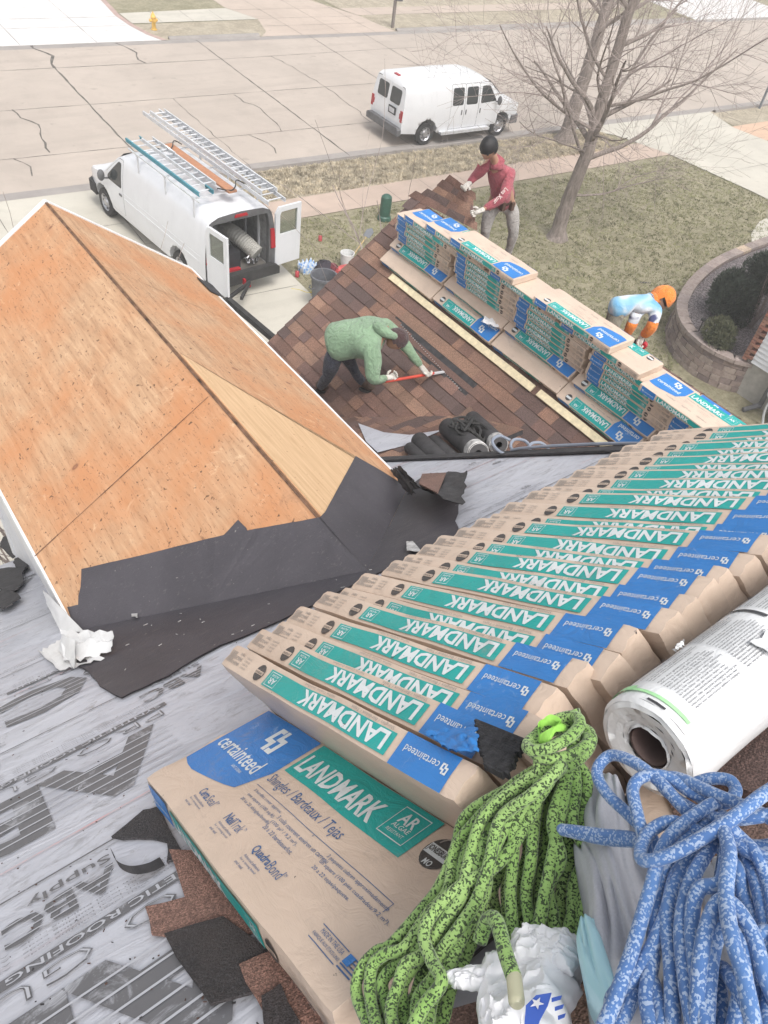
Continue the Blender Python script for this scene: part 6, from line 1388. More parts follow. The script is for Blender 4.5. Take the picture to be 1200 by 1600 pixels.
# pry bar with its flat blade under the shingles
a, b = V3(4.56, 5.10, -4.90), V3(5.26, 4.93, -4.875); a = Pg['wrR'] + V3(-.02, 0, -.045); bar = tag(empty('pry_bar', b), 'red pry bar in the hands of the man in green, its tip under the shingles', 'pry bar'); WORLDPARTS.add(bar.name)
mb = MB(); mb.tube([a, a.lerp(b, .8)], .017, 10); mb.build('handle', plain('tool_red', (.55, .07, .045), .35), bar, True); mb = MB(); mb.beam(a.lerp(b, .78), b, .035, .012); mb.beam(b, b + (b - a).normalized() * .10 - V3(0, 0, .02), .07, .008); mb.build('blade', m_steel, bar)
# --- man in red, holding up a torn sheet of shingles on the far side of the ridge
Pr = dict(pelvis=V3(7.23, 6.44, -3.84), chest=V3(7.02, 6.40, -3.50), neck=V3(6.86, 6.39, -3.29), head=V3(6.69, 6.36, -3.14))
Pr.update(shL=V3(7.06, 6.27, -3.42), shR=V3(6.86, 6.48, -3.38), elL=V3(6.92, 6.16, -3.68), elR=V3(6.78, 6.58, -3.56), wrL=V3(6.70, 6.27, -3.83), wrR=V3(6.68, 6.55, -3.62),
          hiL=V3(7.34, 6.34, -3.93), hiR=V3(7.12, 6.52, -3.93), knL=V3(7.38, 6.26, -4.25), knR=V3(7.06, 6.46, -4.20), anL=V3(7.42, 6.30, -4.60), anR=V3(7.12, 6.50, -4.42))
m_red = cloth_mat('red_shirt', (.42, .105, .13), .15); m_gj = cloth_mat('grey_jeans', (.40, .38, .36), .3, scale=3)
man2, M2 = person('man in a faded red long sleeved shirt on the far slope, lifting torn shingles', (7.35, 6.4, -4.66), Pr, dict(top=m_red, trousers=m_gj, glove=m_glove, boot=m_boot, puff=1.0), (-.75, -.35, -.55), (-.3, -.1, .9), {'L': ((-.5, .35, -.35), (.2, -.6, -.5), 1, .9), 'R': ((-.65, -.1, -.3), (.2, .6, .4), -1, .9)}, {'L': (-.8, -.3, .3), 'R': (-.8, 0, .3)}, .108, 1.12)
cap_shell(man2, 'hair', Pr['head'], M2, .104, m_hair, -.28, .62, 1.18)
mb = MB(); pl = Pr['pelvis'] + V3(-.01, 0, .03); mb.lathe([(.142, -.025), (.15, -.02), (.15, .02), (.142, .025)], pl, (Pr['chest'] - Pr['pelvis']), 24)
for k, (dx, dy) in enumerate(((-.10, -.12), (-.15, -.02), (.02, -.16))): mb.box(pl + V3(dx, dy, -.06), (.05, .05, .10))
mb.build('tool_belt', plain('belt_leather', (.10, .06, .045), .7), man2, True)
def arm_text(parent, tx, A, B, off, h, m):
    A, B = Vector(A), Vector(B); d = (B - A).normalized(); v = -((A + B) / 2).normalized(); n = (v - d * v.dot(d)).normalized(); u = n.cross(d); mb = MB(); put_text(mb, tx, A + n * off - u * h / 2, d, u, (B - A).length, h, 0, .01); mb.build('sleeve_print', m, parent)
arm_text(man2, 'Los Xuar', Pr['elL'].lerp(Pr['shL'], .35), Pr['elL'].lerp(Pr['wrL'], .45), .068, .05, plain('sleeve_ink', (.72, .60, .56), .7))
# the sheet of shingles he lifts: tabs still hanging together
sh1, sh2, sh3, sh4 = V3(6.56, 6.82, -3.60), V3(6.79, 6.53, -3.75), V3(6.40, 7.08, -4.02), V3(6.62, 6.26, -4.05); mb = MB(); rs3 = random.Random(9); k_ = 5
def shp(u, v, h=0.0):
    p = sh3.lerp(sh4, u).lerp(sh1.lerp(sh2, u), v); n = (sh4 - sh3).cross(sh1 - sh3).normalized(); return p - n * (h + .03 * math.sin(v * 2.6)) 
for r_ in range(k_):
    v0, v1 = r_ / k_, (r_ + 1.08) / k_; u = (-.22, -.10, .0, -.02, .02)[r_]; ue = (1.05, 1.0, 1.0, .93, 1.0)[r_]
    while u < ue:
        w = min(rs3.uniform(.16, .34), ue - u + .001); col = rs3.choice(BROWNS); fz = rs3.uniform(.9, 1.25); col = tuple(q * fz for q in col); h = .004 + (.008 if rs3.random() < .5 else 0); P = [shp(u, v0, h), shp(u + w, v0, h), shp(u + w, v1, h - .004), shp(u, v1, h - .004)]; c0 = len(mb.f)
        mb.prism(P, .006, (sh4 - sh3).cross(sh1 - sh3).normalized() * -1)
        for fi in range(c0, len(mb.f)): mb.cols[fi] = col
        u += w
tag(mb.build('shingle_sheet', m_gran), 'stepped sheet of brown shingles held up by the man in red', 'shingles')
# --- man in the orange hood with a nail gun
Po = dict(pelvis=V3(7.00, 4.12, -4.00), chest=V3(7.26, 4.02, -3.93), neck=V3(7.40, 3.97, -3.93), head=V3(7.50, 3.93, -3.91))
Po.update(shL=V3(7.36, 3.86, -3.98), shR=V3(7.18, 3.98, -4.02), elL=V3(7.30, 3.80, -4.16), elR=V3(7.15, 3.96, -4.20), wrL=V3(7.32, 3.88, -4.33), wrR=V3(7.22, 4.02, -4.38),
          hiL=V3(7.10, 4.22, -4.06), hiR=V3(6.96, 4.06, -4.08), knL=V3(7.22, 4.24, -4.38), knR=V3(6.98, 4.10, -4.36), anL=V3(7.26, 4.28, -4.60), anR=V3(7.02, 4.14, -4.42))
Po = {k: v + V3(-.13, 0, -.02) for k, v in Po.items()}
g = NG('printed_shirt'); v = g.mapv(); f = g.noise(v, 3.2, 2, .4, .8); g.col(g.ramp(f, [(.40, (.16, .38, .58)), (.47, (.30, .50, .66)), (.53, (.58, .64, .70)), (.62, (.64, .66, .70)), (.66, (.08, .09, .20))])); g.rough(.85); g.bump(g.noise(v, 11, 4, .6, 1.4), .5, .03); m_ps = g.m
m_or = cloth_mat('orange_jersey', (.90, .27, .045), .12); m_kh = cloth_mat('khaki_trousers', (.27, .25, .20), .2)
man3, M3 = person('man in an orange hood and printed blue shirt, bent over with a nail gun', (7.2, 4.2, -4.66), Po, dict(top=m_ps, trousers=m_kh, glove=m_glove, boot=m_boot, sleeves=m_or, puff=.95), (-.10, -.72, -.68), (.55, -.5, .6), {'L': ((-.2, -.1, -.9), (.8, 0, 0), 1, 1.2), 'R': ((.1, .1, -.9), (-.6, -.6, 0), 1, .9)}, {'L': (.8, -.5, -.5), 'R': (.8, -.5, -.5)}, .102, .98)
cap_shell(man3, 'hood', Po['head'], M3, .102, m_or, -.75, .95, 1.26)
garment('hood_collar', {'a': (Po['neck'].lerp(Po['chest'], .35), .10), 'b': (Po['neck'].lerp(Po['head'], .4), .10)}, [('a', 'b')], m_or, man3)
cap_shell(man3, 'cap', Po['head'], M3, .102, m_eye, .10, .0, 1.10)
mb = MB(); put_text(mb, 'DERO', Po['chest'] + V3(.0, .10, .165), (.62, -.55, .1), (.5, .6, .1), .14, .035, 0, .02); mb.build('back_print', plain('print_dark', (.04, .04, .06), .6), man3)
ng = tag(empty('nail_gun', V3(7.23, 3.96, -4.52)), 'black and red nail gun in the orange hooded man\'s gloves', 'nail gun'); WORLDPARTS.add(ng.name)
mb = MB(); c = V3(7.27, 3.93, -4.46); mb.tube([c + V3(.0, -.02, .04), c + V3(0, .02, -.06), c + V3(.01, .03, -.10)], [.045, .04, .02], 12); mb.tube([c + V3(0, 0, 0), c + V3(-.12, .03, .02)], .022, 8); mb.build('tool_body', m_rub, ng, True); mb = MB(); mb.lathe([(.001, .035), (.04, .03), (.045, 0), (.04, -.03), (.001, -.035)], c + V3(.02, -.06, -.02), (.8, .3, 0), 16); mb.build('magazine', m_redl, ng, True)

# ================================================================== YARD THINGS
def lathe_thing(name, lab, cat, base, prof, m, seg=24, grp=None, smooth=True):
    mb = MB(); mb.lathe(prof, base, (0, 0, 1), seg); return tag(mb.build(name, m, None, smooth, sharp=40), lab, cat, grp)
m_ug = plain('utility_green', (.035, .105, .075), .45, var=.2)
pb = S(13.32, 17.97); u1 = tag(empty('utility_pedestal', pb), 'short dark green utility post on the lawn beside the sidewalk', 'utility post')
mb = MB(); mb.lathe([(.20, 0), (.20, .10), (.165, .14), (.165, .62), (.155, .70), (.10, .75), (.001, .77)], (0, 0, 0), (0, 0, 1), 22); mb.build('post_body', m_ug, u1, True, sharp=40); mb = MB(); mb.lathe([(.21, 0), (.21, .06), (.17, .08)], (0, 0, 0), (0, 0, 1), 22); mb.build('collar', m_ug, u1, True)
hy = tag(empty('fire_hydrant', S(13.6, 36.9)), 'yellow fire hydrant on the far kerb strip across the street', 'hydrant'); m_hy = plain('hydrant_yellow', (.72, .45, .10), .45)
mb = MB(); mb.lathe([(.20, 0), (.20, .06), (.13, .08), (.12, .65), (.17, .68), (.17, .76), (.13, .80), (.10, .92), (.04, .96), (.04, 1.02), (.001, 1.03)], (0, 0, 0), (0, 0, 1), 20); mb.build('barrel', m_hy, hy, True, sharp=40)
for d in ((1, 0, 0), (-1, 0, 0), (0, -1, 0)): mb = MB(); mb.lathe([(.08, .08), (.08, .20), (.10, .20), (.10, .25), (.03, .26), (.03, .30), (.001, .30)], (0, 0, .55), d, 12); mb.build('nozzle', m_hy, hy, True, sharp=40)
hy.scale = (.68, .68, .68)
mbx = tag(empty('mailbox', GP(613, 44)), 'dark mailbox on a leaning post on the far verge', 'mailbox'); mb = MB(); mb.beam((0, 0, 0), (.0, 0, 1.25), .12, .12, 0, (0, 1, 0)); mb.build('post', plain('post_wood', (.22, .19, .17), .9), mbx)
mb = MB(); pr = [(-.13, 0), (.13, 0), (.13, .16)] + [(.13 * math.cos(a), .16 + .13 * math.sin(a)) for a in (.6, 1.2, 1.57, 1.94, 2.5)] + [(-.13, .16)]; mb.prism([Vector((y + .1, -.30, 1.22 + z)) for y, z in pr], .6, (0, 1, 0)); mb.build('box', plain('mailbox_dark', (.10, .10, .11), .4), mbx); mb = MB(); mb.box((.1, -.31, 1.34), (.1, .02, .08)); mb.build('door_plate', m_steel, mbx)
mb = MB(); mb.lathe([(.09, 0), (.09, .9), (.07, 1.0), (.001, 1.02)], S(18.6, 42.5), (0, 0, 1), 14); tag(mb.build('marker_post', plain('pale_green', (.35, .48, .40), .6), None, True), 'pale green marker post on the lawn across the street', 'post')
mb = MB(); b = GP(1186, 170); mb.beam(b, b + V3(0, 0, 1.9), .09, .09, 0, (0, 1, 0)); tag(mb.build('street_post', plain('galvanised', (.22, .24, .27), .5, .4)), 'grey metal post beside the tan walk at the right edge', 'post')
# items on the drive and grass behind the cargo van
m_can = plain('dark_plastic', (.13, .135, .15), .55, var=.2); cb = GP(503, 478)
can = tag(empty('trash_can', cb), 'dark round trash can at the corner of the driveway', 'trash can'); mb = MB(); mb.lathe([(.001, .02), (.23, .0), (.25, .05), (.31, .80), (.34, .80), (.34, .86), (.30, .86), (.285, .80), (.24, .10), (.001, .08)], (0, 0, 0), (0, 0, 1), 30); mb.build('can_body', m_can, can, True, sharp=40)
for s_ in (-1, 1): mb = MB(); mb.tube([(s_ * .33, -.08, .62), (s_ * .38, -.06, .58), (s_ * .38, .06, .58), (s_ * .33, .08, .62)], .015, 6); mb.build('handle', m_can, can, True)
bk = tag(empty('bucket', GP(541, 416)), 'white bucket with tool handles standing on the grass', 'bucket'); m_bk = plain('bucket_white', (.72, .72, .71), .5); mb = MB(); mb.lathe([(.001, 0), (.155, 0), (.185, .36), (.195, .36), (.195, .40), (.18, .40), (.15, .03), (.001, .03)], (0, 0, 0), (0, 0, 1), 26); mb.build('bucket_body', m_bk, bk, True, sharp=40)
mb = MB(); mb.tube([(math.cos(t) * .19, math.sin(t) * .05 - .03, .37 - .12 * math.sin(t)) for t in [k * .35 for k in range(10)]], .005, 5); mb.build('bail', m_rub, bk, True)
p = GP(541, 416); shv = tag(empty('shovel', p), 'grey shovel standing in the white bucket', 'shovel'); WORLDPARTS.add(shv.name); mb = MB(); a, b = p + V3(.05, 0, .1), p + V3(.72, .18, .62); mb.tube([a, b], .016, 8); mb.build('handle', plain('ash_wood', (.50, .36, .18), .7), shv, True)
mb = MB(); d = (b - a).normalized(); s2 = d.cross(V3(0, 0, 1)).normalized(); mb.prism([b - s2 * .11, b + s2 * .11, b + d * .2 + s2 * .12, b + d * .30, b + d * .2 - s2 * .12], .012, s2.cross(d)); mb.build('blade', plain('shovel_steel', (.22, .23, .25), .5, .3), shv)
# blue and white pack
g = NG('water_pack'); v = g.mapv(); f = g.vor(v, 12); g.col(g.ramp(f, [(.25, (.16, .34, .72)), (.42, (.45, .60, .80)), (.6, (.72, .76, .82))])); g.rough(.25); mb = MB(); p = GP(480, 424)
for i in range(4):
    for j in range(3): q = p + V3(-.16 + .1 * i, -.1 + .1 * j, 0); mb.lathe([(.001, 0), (.048, 0), (.05, .16), (.04, .22), (.02, .26), (.02, .29), (.001, .29)], q, (.1 * (i - 1.5), .1 * (j - 1), 1), 10)
tag(mb.build('water_pack', g.m, None, True), 'blue and white wrapped pack of bottles on the grass by the van', 'bottle pack')
rdm = random.Random(3)
def heap(px, py, r, h, m, name, lab, cat, seed, grp=None):
    mb = MB(); c = GP(px, py); mb.sphere(c + V3(0, 0, h * .3), r, 22, 14, 0, (1, .8, h / r)); sd_ = Vector((seed, seed * 2, 0))
    for i, v in enumerate(mb.v): q = (v - c) * 6 + sd_; mb.v[i] = v + Vector((noise.noise(q), noise.noise(q + V3(5, 0, 0)), abs(noise.noise(q + V3(0, 5, 0))))) * r * .5
    return tag(mb.build(name, m, None, True, clean=False, sharp=50), lab, cat, grp)
heap(505, 424, .26, .20, plain('dark_cloth', (.035, .03, .04), .9), 'tool_bag', 'black tool bag on the grass between the bottles and the bucket', 'tool bag', 2)
heap(520, 425, .18, .16, plain('maroon_cloth', (.16, .03, .04), .9, var=.5, scale=9), 'jacket', 'dark red jacket dropped on the grass beside the bucket', 'jacket', 5)
heap(534, 432, .20, .22, plain('red_plastic', (.58, .10, .10), .5, var=.2), 'red_bag', 'bright red bag on the grass below the white bucket', 'bag', 7)
for k, (x, y, lab) in enumerate(((500, 377, 'red can lying alone on the lawn right of the open van door'), (464, 433, 'small red can at the edge of the driveway'))): p = GP(x, y); mb = MB(); mb.lathe([(.001, 0), (.05, 0), (.055, .02), (.055, .14), (.045, .16), (.001, .16)], p, (.2, .3, 1), 12); tag(mb.build('soda_can', plain('can_red', (.45, .06, .07), .3), None, True), lab, 'can', 'red cans on the grass')
mb = MB(); p = [GP(x, y, .02) for x, y in ((455, 451), (468, 453), (480, 457), (494, 456), (486, 462))]; mb.tube(spline(p, 5), .012, 6); tag(mb.build('strap', plain('yellow_strap', (.62, .50, .08), .6), None, True), 'yellow strap on the driveway beside the trash can', 'strap')
mb = MB(); p = [GP(x, y, .02) for x, y in ((498, 452), (490, 468), (484, 480))]; mb.tube(spline(p, 5), .02, 6); tag(mb.build('hose', m_rub, None, True), 'black hose hanging by the trash can on the driveway', 'hose')
# --- retaining wall, planting bed and shrubs at right
m_blk = NG('wall_block'); v = m_blk.mapv(); at = m_blk.n('ShaderNodeAttribute'); at.attribute_name = 'Col'; f = m_blk.noise(v, 9, 6, .7); m_blk.col(m_blk.mix(m_blk.ramp(f, [(.3, .6), (.6, 0.0)]), at.outputs['Color'], (.16, .12, .11))); m_blk.rough(.95); m_blk.bump(f, .8, .03); m_blk = m_blk.m
rw = tag(empty('retaining_wall', S(16.4, 8.8)), 'curved brown block retaining wall round the planting bed', 'retaining wall'); WORLDPARTS.add(rw.name)
cv = spline([(17.0, 6.9, 0), (16.7, 7.05, 0), (16.3, 7.5, 0), (16.15, 8.2, 0), (16.35, 9.0, 0), (16.95, 9.75, 0), (17.7, 10.25, 0), (18.8, 10.75, 0), (20.3, 11.2, 0), (22, 11.45, 0), (24, 11.6, 0)], 12)
cum = [0]
for a, b in zip(cv, cv[1:]): cum.append(cum[-1] + (b - a).length)
def cvp(s_):
    s_ = max(0, min(cum[-1] - 1e-3, s_)); i = max(k for k in range(len(cum)) if cum[k] <= s_); i = min(i, len(cv) - 2); t = (s_ - cum[i]) / (cum[i + 1] - cum[i] + 1e-9); q = cv[i].lerp(cv[i + 1], t); d = (cv[i + 1] - cv[i]).normalized(); return q, d
rb = random.Random(2); mb = MB()
for row in range(5):
    s_ = -.15 * (row % 2); z0 = .002 + row * .15
    while s_ < cum[-1] - .1:
        w = rb.uniform(.22, .36); (a, da), (b, db) = cvp(s_ + .008), cvp(s_ + w - .008); na_ = Vector((da.y, -da.x, 0)) * -1; dep = .25; bul = rb.uniform(-.012, .02); ba = -.012 * row
        P = [a + na_ * (bul + ba), b + na_ * (bul + ba), b - na_ * dep, a - na_ * dep]; c = rb.choice([(.33, .26, .23), (.28, .22, .20), (.38, .31, .27), (.24, .19, .18)]); c0 = len(mb.f); mb.prism([S(q.x, q.y, z0) for q in P], .14, (0, 0, 1))
        for fi in range(c0, len(mb.f)): mb.cols[fi] = c
        s_ += w
mb.build('block_courses', m_blk, rw); mb = MB(); s_ = 0
while s_ < cum[-1] - .1:
    w = rb.uniform(.38, .5); (a, da), (b, db) = cvp(s_ + .006), cvp(s_ + w - .006); na_ = Vector((-da.y, da.x, 0)); c = (.60, .48, .36) if rb.random() < .08 else rb.choice([(.36, .30, .27), (.40, .33, .30), (.32, .27, .25)]); c0 = len(mb.f); mb.prism([S(q.x, q.y, .755) for q in (a + na_ * .02, b + na_ * .02, b - na_ * .27, a - na_ * .27)], .09, (0, 0, 1))
    for fi in range(c0, len(mb.f)): mb.cols[fi] = c
    s_ += w
mb.build('cap_course', m_blk, rw)
m_mulch = NG('mulch'); v = m_mulch.mapv(); f = m_mulch.vor(v, 22); m_mulch.col(m_mulch.ramp(f, [(.1, (.06, .052, .056)), (.45, (.17, .145, .15)), (.75, (.30, .27, .27))])); m_mulch.rough(.95); m_mulch.bump(f, 1.0, .04); m_mulch = m_mulch.m
bedp = [cvp(k * cum[-1] / 40) for k in range(41)]; mb = MB(); P = []
for q, d in bedp: n_ = Vector((d.y, -d.x, 0)); P.append(q + n_ * .12)
mb.add([S(q.x, q.y, .70) for q in P] + [S(26, 9, .70), S(20, 6.5, .70)], [tuple(range(len(P) + 2))]); struct(mb.build('planting_bed', m_mulch, clean=False))
rk = random.Random(7); mb = MB()
for k in range(420):
    t = rk.random(); a = S(16.6 + rk.uniform(0, 5), 7.3 + rk.uniform(0, 3.2), .70); q = rk.uniform(.02, .06)
    if (Vector((a.x, a.y)) - Vector((S(19, 7).x, S(19, 7).y))).length < 3.6: mb.box(a, (q, q * .6, q * .4), 0, Matrix.Rotation(rk.uniform(0, 6), 3, 'Z'))
o = mb.build('bark_chips', plain('chips', (.26, .23, .22), .9, var=.5, scale=3), clean=False); o['kind'] = 'stuff'
def leafy(base, rx_, ry_, h, n, m, lab, seed, size=.045, name='evergreen_shrub', trunk=True, cat='shrub', grp='evergreen shrubs in the planting bed'):
    root = tag(empty(name, base), lab, cat, grp); rd_ = random.Random(seed); mb = MB(); cl = [(rd_.uniform(-.55, .55), rd_.uniform(-.55, .55), rd_.uniform(.25, .8), rd_.uniform(.3, .6)) for _ in range(14)]
    for k in range(n):
        c = rd_.choice(cl); d = Vector((rd_.gauss(0, 1), rd_.gauss(0, 1), rd_.gauss(0, 1))).normalized() * c[3] * rd_.uniform(.6, 1.12) ** .5
        p = Vector(((c[0] + d.x) * rx_, (c[1] + d.y) * ry_, max(.02, (c[2] + d.z * .8)) * h)); L = size * rd_.uniform(.7, 1.7); a = (d + Vector((rd_.uniform(-.6, .6), rd_.uniform(-.6, .6), rd_.uniform(0, .9)))).normalized(); s_ = a.orthogonal().normalized(); s_.rotate(Matrix.Rotation(rd_.uniform(0, 6.28), 3, a)); w = L * .28
        mb.add([p - s_ * w, p + s_ * w, p + a * L], [(0, 1, 2)])
    mb.build('foliage', m, root, False, clean=False); mb = MB(); 
    for k in range(4): a = rd_.uniform(0, 6.28); mb.tube([(0, 0, -.05), (math.cos(a) * rx_ * .25, math.sin(a) * ry_ * .25, h * .4), (math.cos(a) * rx_ * .4, math.sin(a) * ry_ * .4, h * .7)], [.03, .02, .008], 6)
    mb.build('stem', m_bark, root, True); return root
def leafmat(name, a, b, c):
    g = NG(name); v = g.mapv(); f = g.noise(v, 7, 4, .7); g.col(g.ramp(f, [(.3, a), (.5, b), (.72, c)])); g.rough(.75); return g.m
m_l1 = leafmat('yew_green', (.030, .045, .034), (.06, .08, .055), (.11, .13, .085)); m_l2 = leafmat('juniper_green', (.07, .08, .045), (.12, .13, .07), (.19, .18, .10))
hb = Vector((0, 0, .70))
leafy(hit(1130, 495, Vector((0, 0, 1)), GZ + .70), .68, .62, 1.05, 15000, m_l1, 'large dark evergreen shrub in the middle of the planting bed', 3, .06)
leafy(hit(1117, 540, Vector((0, 0, 1)), GZ + .70), .42, .40, .62, 9000, m_l2, 'small round olive green shrub nearest the block wall', 5, .045)
leafy(hit(1183, 445, Vector((0, 0, 1)), GZ + .70), .6, .6, 1.0, 12000, m_l1, 'dark evergreen shrub at the right edge beside the curved walk', 9, .06)
b_ = hit(1172, 512, Vector((0, 0, 1)), GZ + .70); bush(tuple(b_), (.1, -.1, 1.5), 'bare straw coloured shrub of upright stems by the brick corner', 31, 26, .35, .014, name='bare_shrub', maxl=1)
mb = MB(); q = hit(1090, 520, Vector((0, 0, 1)), GZ + .70); mb.tube([q, q + V3(0, 0, .35)], .012, 6); mb.lathe([(.001, .44), (.07, .40), (.075, .36), (.03, .34)], q, (0, 0, 1), 12); tag(mb.build('garden_light', m_rub, None, True), 'small dark garden light standing in the mulch', 'garden light')
# --- neighbouring house corner: foundation, lap siding, brick edge, meter
nh = tag(empty('neighbour_house', V3(18.1, 4, GZ)), 'white sided house corner with a brick edge at the right side of the picture', 'house'); WORLDPARTS.add(nh.name)
NX, NY = 16.95, 6.35
mb = MB(); mb.box((NX + 3, NY - 4.2, GZ + .45), (5.9, 8.4, .9)); mb.build('foundation', m_found, nh)
mb = MB(); y = 0
for k in range(44):
    z = GZ + .9 + k * .115; mb.add([V3(NX + .01, NY - .12, z + .115), V3(NX - .018, NY - .12, z), V3(NX - .018, NY - 8.3, z), V3(NX + .01, NY - 8.3, z + .115), V3(NX + .01, NY - .12, z), V3(NX + .01, NY - 8.3, z)], [(0, 1, 2, 3), (1, 4, 5, 2)])
mb.box((NX + 3, NY - 4.2, GZ + 3.5), (5.9, 8.1, 5.1)); mb.build('siding', m_siding, nh, clean=False)
rbk = random.Random(1); mb = MB()
for k in range(66):
    z = GZ + .9 + k * .077; w = .22 if k % 2 else .11; c = rbk.choice([(.36, .16, .11), (.42, .20, .14), (.30, .14, .10), (.46, .26, .19)]); c0 = len(mb.f); mb.box((NX - .02 + .06, NY - w / 2 + .10, z + .034), (.22, w, .066)); 
    for i in range(26): mb.box((NX + .2 + .225 * i + (.11 if k % 2 else 0), NY + .05, z + .034), (.215, .1, .066))
    for fi in range(c0, len(mb.f)): mb.cols[fi] = tuple(q * rbk.uniform(.85, 1.15) for q in c[:1]) * 1 + c[1:]
mb.build('brick_facing', m_blk, nh, clean=False)
mb = MB(); mb.tube([(NX - .10, NY - .85, GZ + .1), (NX - .10, NY - .85, GZ + 6)], .06, 10); mb.tube([(NX - .10, NY - .85, GZ + .16), (NX - .5, NY - .7, GZ + .06)], .06, 10); mb.build('downspout', m_trim, nh, True)
mt = tag(empty('electric_meter', V3(NX, NY - 1.9, GZ + 1)), 'grey electric meter cabinet with pipes on the white sided wall', 'meter box'); WORLDPARTS.add(mt.name); m_mg = plain('meter_grey', (.42, .43, .44), .5)
mb = MB(); mb.box((NX - .18, NY - 1.7, GZ + .95), (.28, .75, 1.2)); mb.box((NX - .2, NY - 2.7, GZ + .75), (.35, .7, 1.1)); mb.build('cabinet', m_mg, mt)
mb = MB(); mb.lathe([(.001, .16), (.09, .14), (.10, 0)], (NX - .32, NY - 1.55, GZ + 1.05), (-1, 0, 0), 18); mb.build('meter_dial', m_lamp, mt, True)
mb = MB(); mb.lathe([(.001, .12), (.12, .10), (.14, 0), (.12, -.1), (.001, -.12)], (NX - .55, NY - 1.15, GZ + .85), (-1, 0, .3), 18); mb.tube(spline([(NX - .55, NY - 1.15, GZ + .8), (NX - .55, NY - 1.15, GZ + .4), (NX - .55, NY - 1.3, GZ + .0)], 5), .03, 8); mb.tube([(NX - .5, NY - 1.1, GZ + .95), (NX - .3, NY - 1.5, GZ + 1.3), (NX - .3, NY - 2.1, GZ + 1.3)], .028, 8); mb.build('gas_regulator', m_mg, mt, True)
mb = MB(); mb.box(S(16.55, 5.85, .12), (.5, .4, .2), 0, Matrix.Rotation(.5, 3, 'Z')); tag(mb.build('stone_block', m_found), 'loose concrete block on the ground near the meter', 'block')
# --- rolls and hose in the valley of the brown roofs
m_roll2 = plain('black_felt_roll', (.055, .052, .055), .8, var=.3, bump=.3, bscale=40); m_lbl = plain('paper_label', (.50, .49, .48), .7, var=.4, scale=20)
RG = 'black felt rolls lying in the roof valley'
def froll(p0, p1, r, lab, label_end=True, h=0.0):
    t = tag(empty('felt_roll', p0), lab, 'roll', RG); WORLDPARTS.add(t.name); mb = MB(); a, b = Vector(p0), Vector(p1); d = (b - a); L = d.length
    mb.lathe([(.03, .01), (.03, 0), (r * .5, -.003), (r * .97, 0), (r, .006), (r * 1.01, L * .5), (r, L - .006), (r * .97, L), (.03, L), (.03, L - .01)], a, d, 26); mb.build('roll_body', m_roll2, t, True, sharp=40)
    if label_end: mb = MB(); mb.lathe([(r + .004, L * .88), (r + .005, L * .99), (r * .9, L + .003)], a, d, 26); mb.build('label', m_lbl, t, True)
def v2(px, py, h): return CPt(px, py, h)
# axis runs down toward the camera's right; placed over the cricket
for (p0, p1, r, lab, le_, h) in (((700, 668), (752, 712), .10, 'largest black felt roll in the roof valley, beside the tangle of cord', True, .14), ((738, 655), (785, 700), .085, 'felt roll farthest right in the valley, white label at its near end', True, .15),
                               ((655, 688), (690, 722), .085, 'felt roll lying left of the largest one in the valley', False, .10), ((678, 690), (712, 722), .07, 'narrow felt roll squeezed between two bigger rolls', False, .06), ((640, 700), (668, 722), .06, 'small felt roll at the left end of the valley rolls', False, .07)):
    a = v2(*p0, h); dirn = (v2(*p1, h) - a).normalized(); froll(a, a + dirn * (.85 if r > .08 else .6), r, lab, le_)
mb = MB(); r5 = random.Random(5); c = v2(736, 672, .24); pts = [c + V3(r5.uniform(-.12, .12), r5.uniform(-.2, .2), r5.uniform(-.05, .06)) for _ in range(26)]; mb.tube(spline(pts, 5), .014, 6); tag(mb.build('air_hose', m_rub, None, True), 'black tangled air hose between the two right hand felt rolls', 'hose')
mb = MB(); r5 = random.Random(8); c = RL(3.36, 4.05, .05); pts = [c + V3(.10 * math.cos(k * 1.1) + .01 * k, .10 * math.sin(k * 1.1) - .02 * k, .02 + .006 * k) for k in range(16)] + [RL(3.33, 3.9, .03), RL(3.36, 3.2, .035), RL(3.30, 2.6, .03), RL(3.18, 2.2, .03), RL(2.9, 1.95, .03)]; mb.tube(spline(pts, 5), .011, 7); tag(mb.build('air_hose', plain('grey_hose', (.24, .27, .33), .6), None, True), 'grey blue hose running along the edge strip of the main roof', 'hose')
# --- flap of shingles and felt torn up at the right valley of the gable, loose scraps
fl = tag(empty('shingle_flap', RP(680, 770, .03)), 'torn flap of felt and brown shingles at the corner of the white eave', 'shingle flap'); WORLDPARTS.add(fl.name)
mb = MB(); add_sheet(mb, [RP(655, 765, .16), RP(672, 742, .07), RP(730, 738, .06), RP(722, 792, .13)], 10, 10, .02, 4, .004); mb.build('felt_layer', m_feltb, fl, True, clean=False)
mb = MB(); P = [RP(655, 757, .185), RP(660, 742, .12), RP(697, 740, .10), RP(684, 772, .15)]; mb.prism(P, .008, NM)
for fi in range(len(mb.f)): mb.cols[fi] = (.20, .115, .09)
mb.build('shingle_layer', m_gran, fl)
mb = MB(); add_sheet(mb, [RP(612, 735, .12), RP(628, 728, .16), RP(655, 760, .14), RP(640, 775, .04)], 10, 8, .03, 11, .003); tag(mb.build('felt_scrap', m_feltb, None, True, clean=False), 'ragged black felt scrap standing up behind the end of the white eave', 'felt scrap')
r9 = random.Random(19)
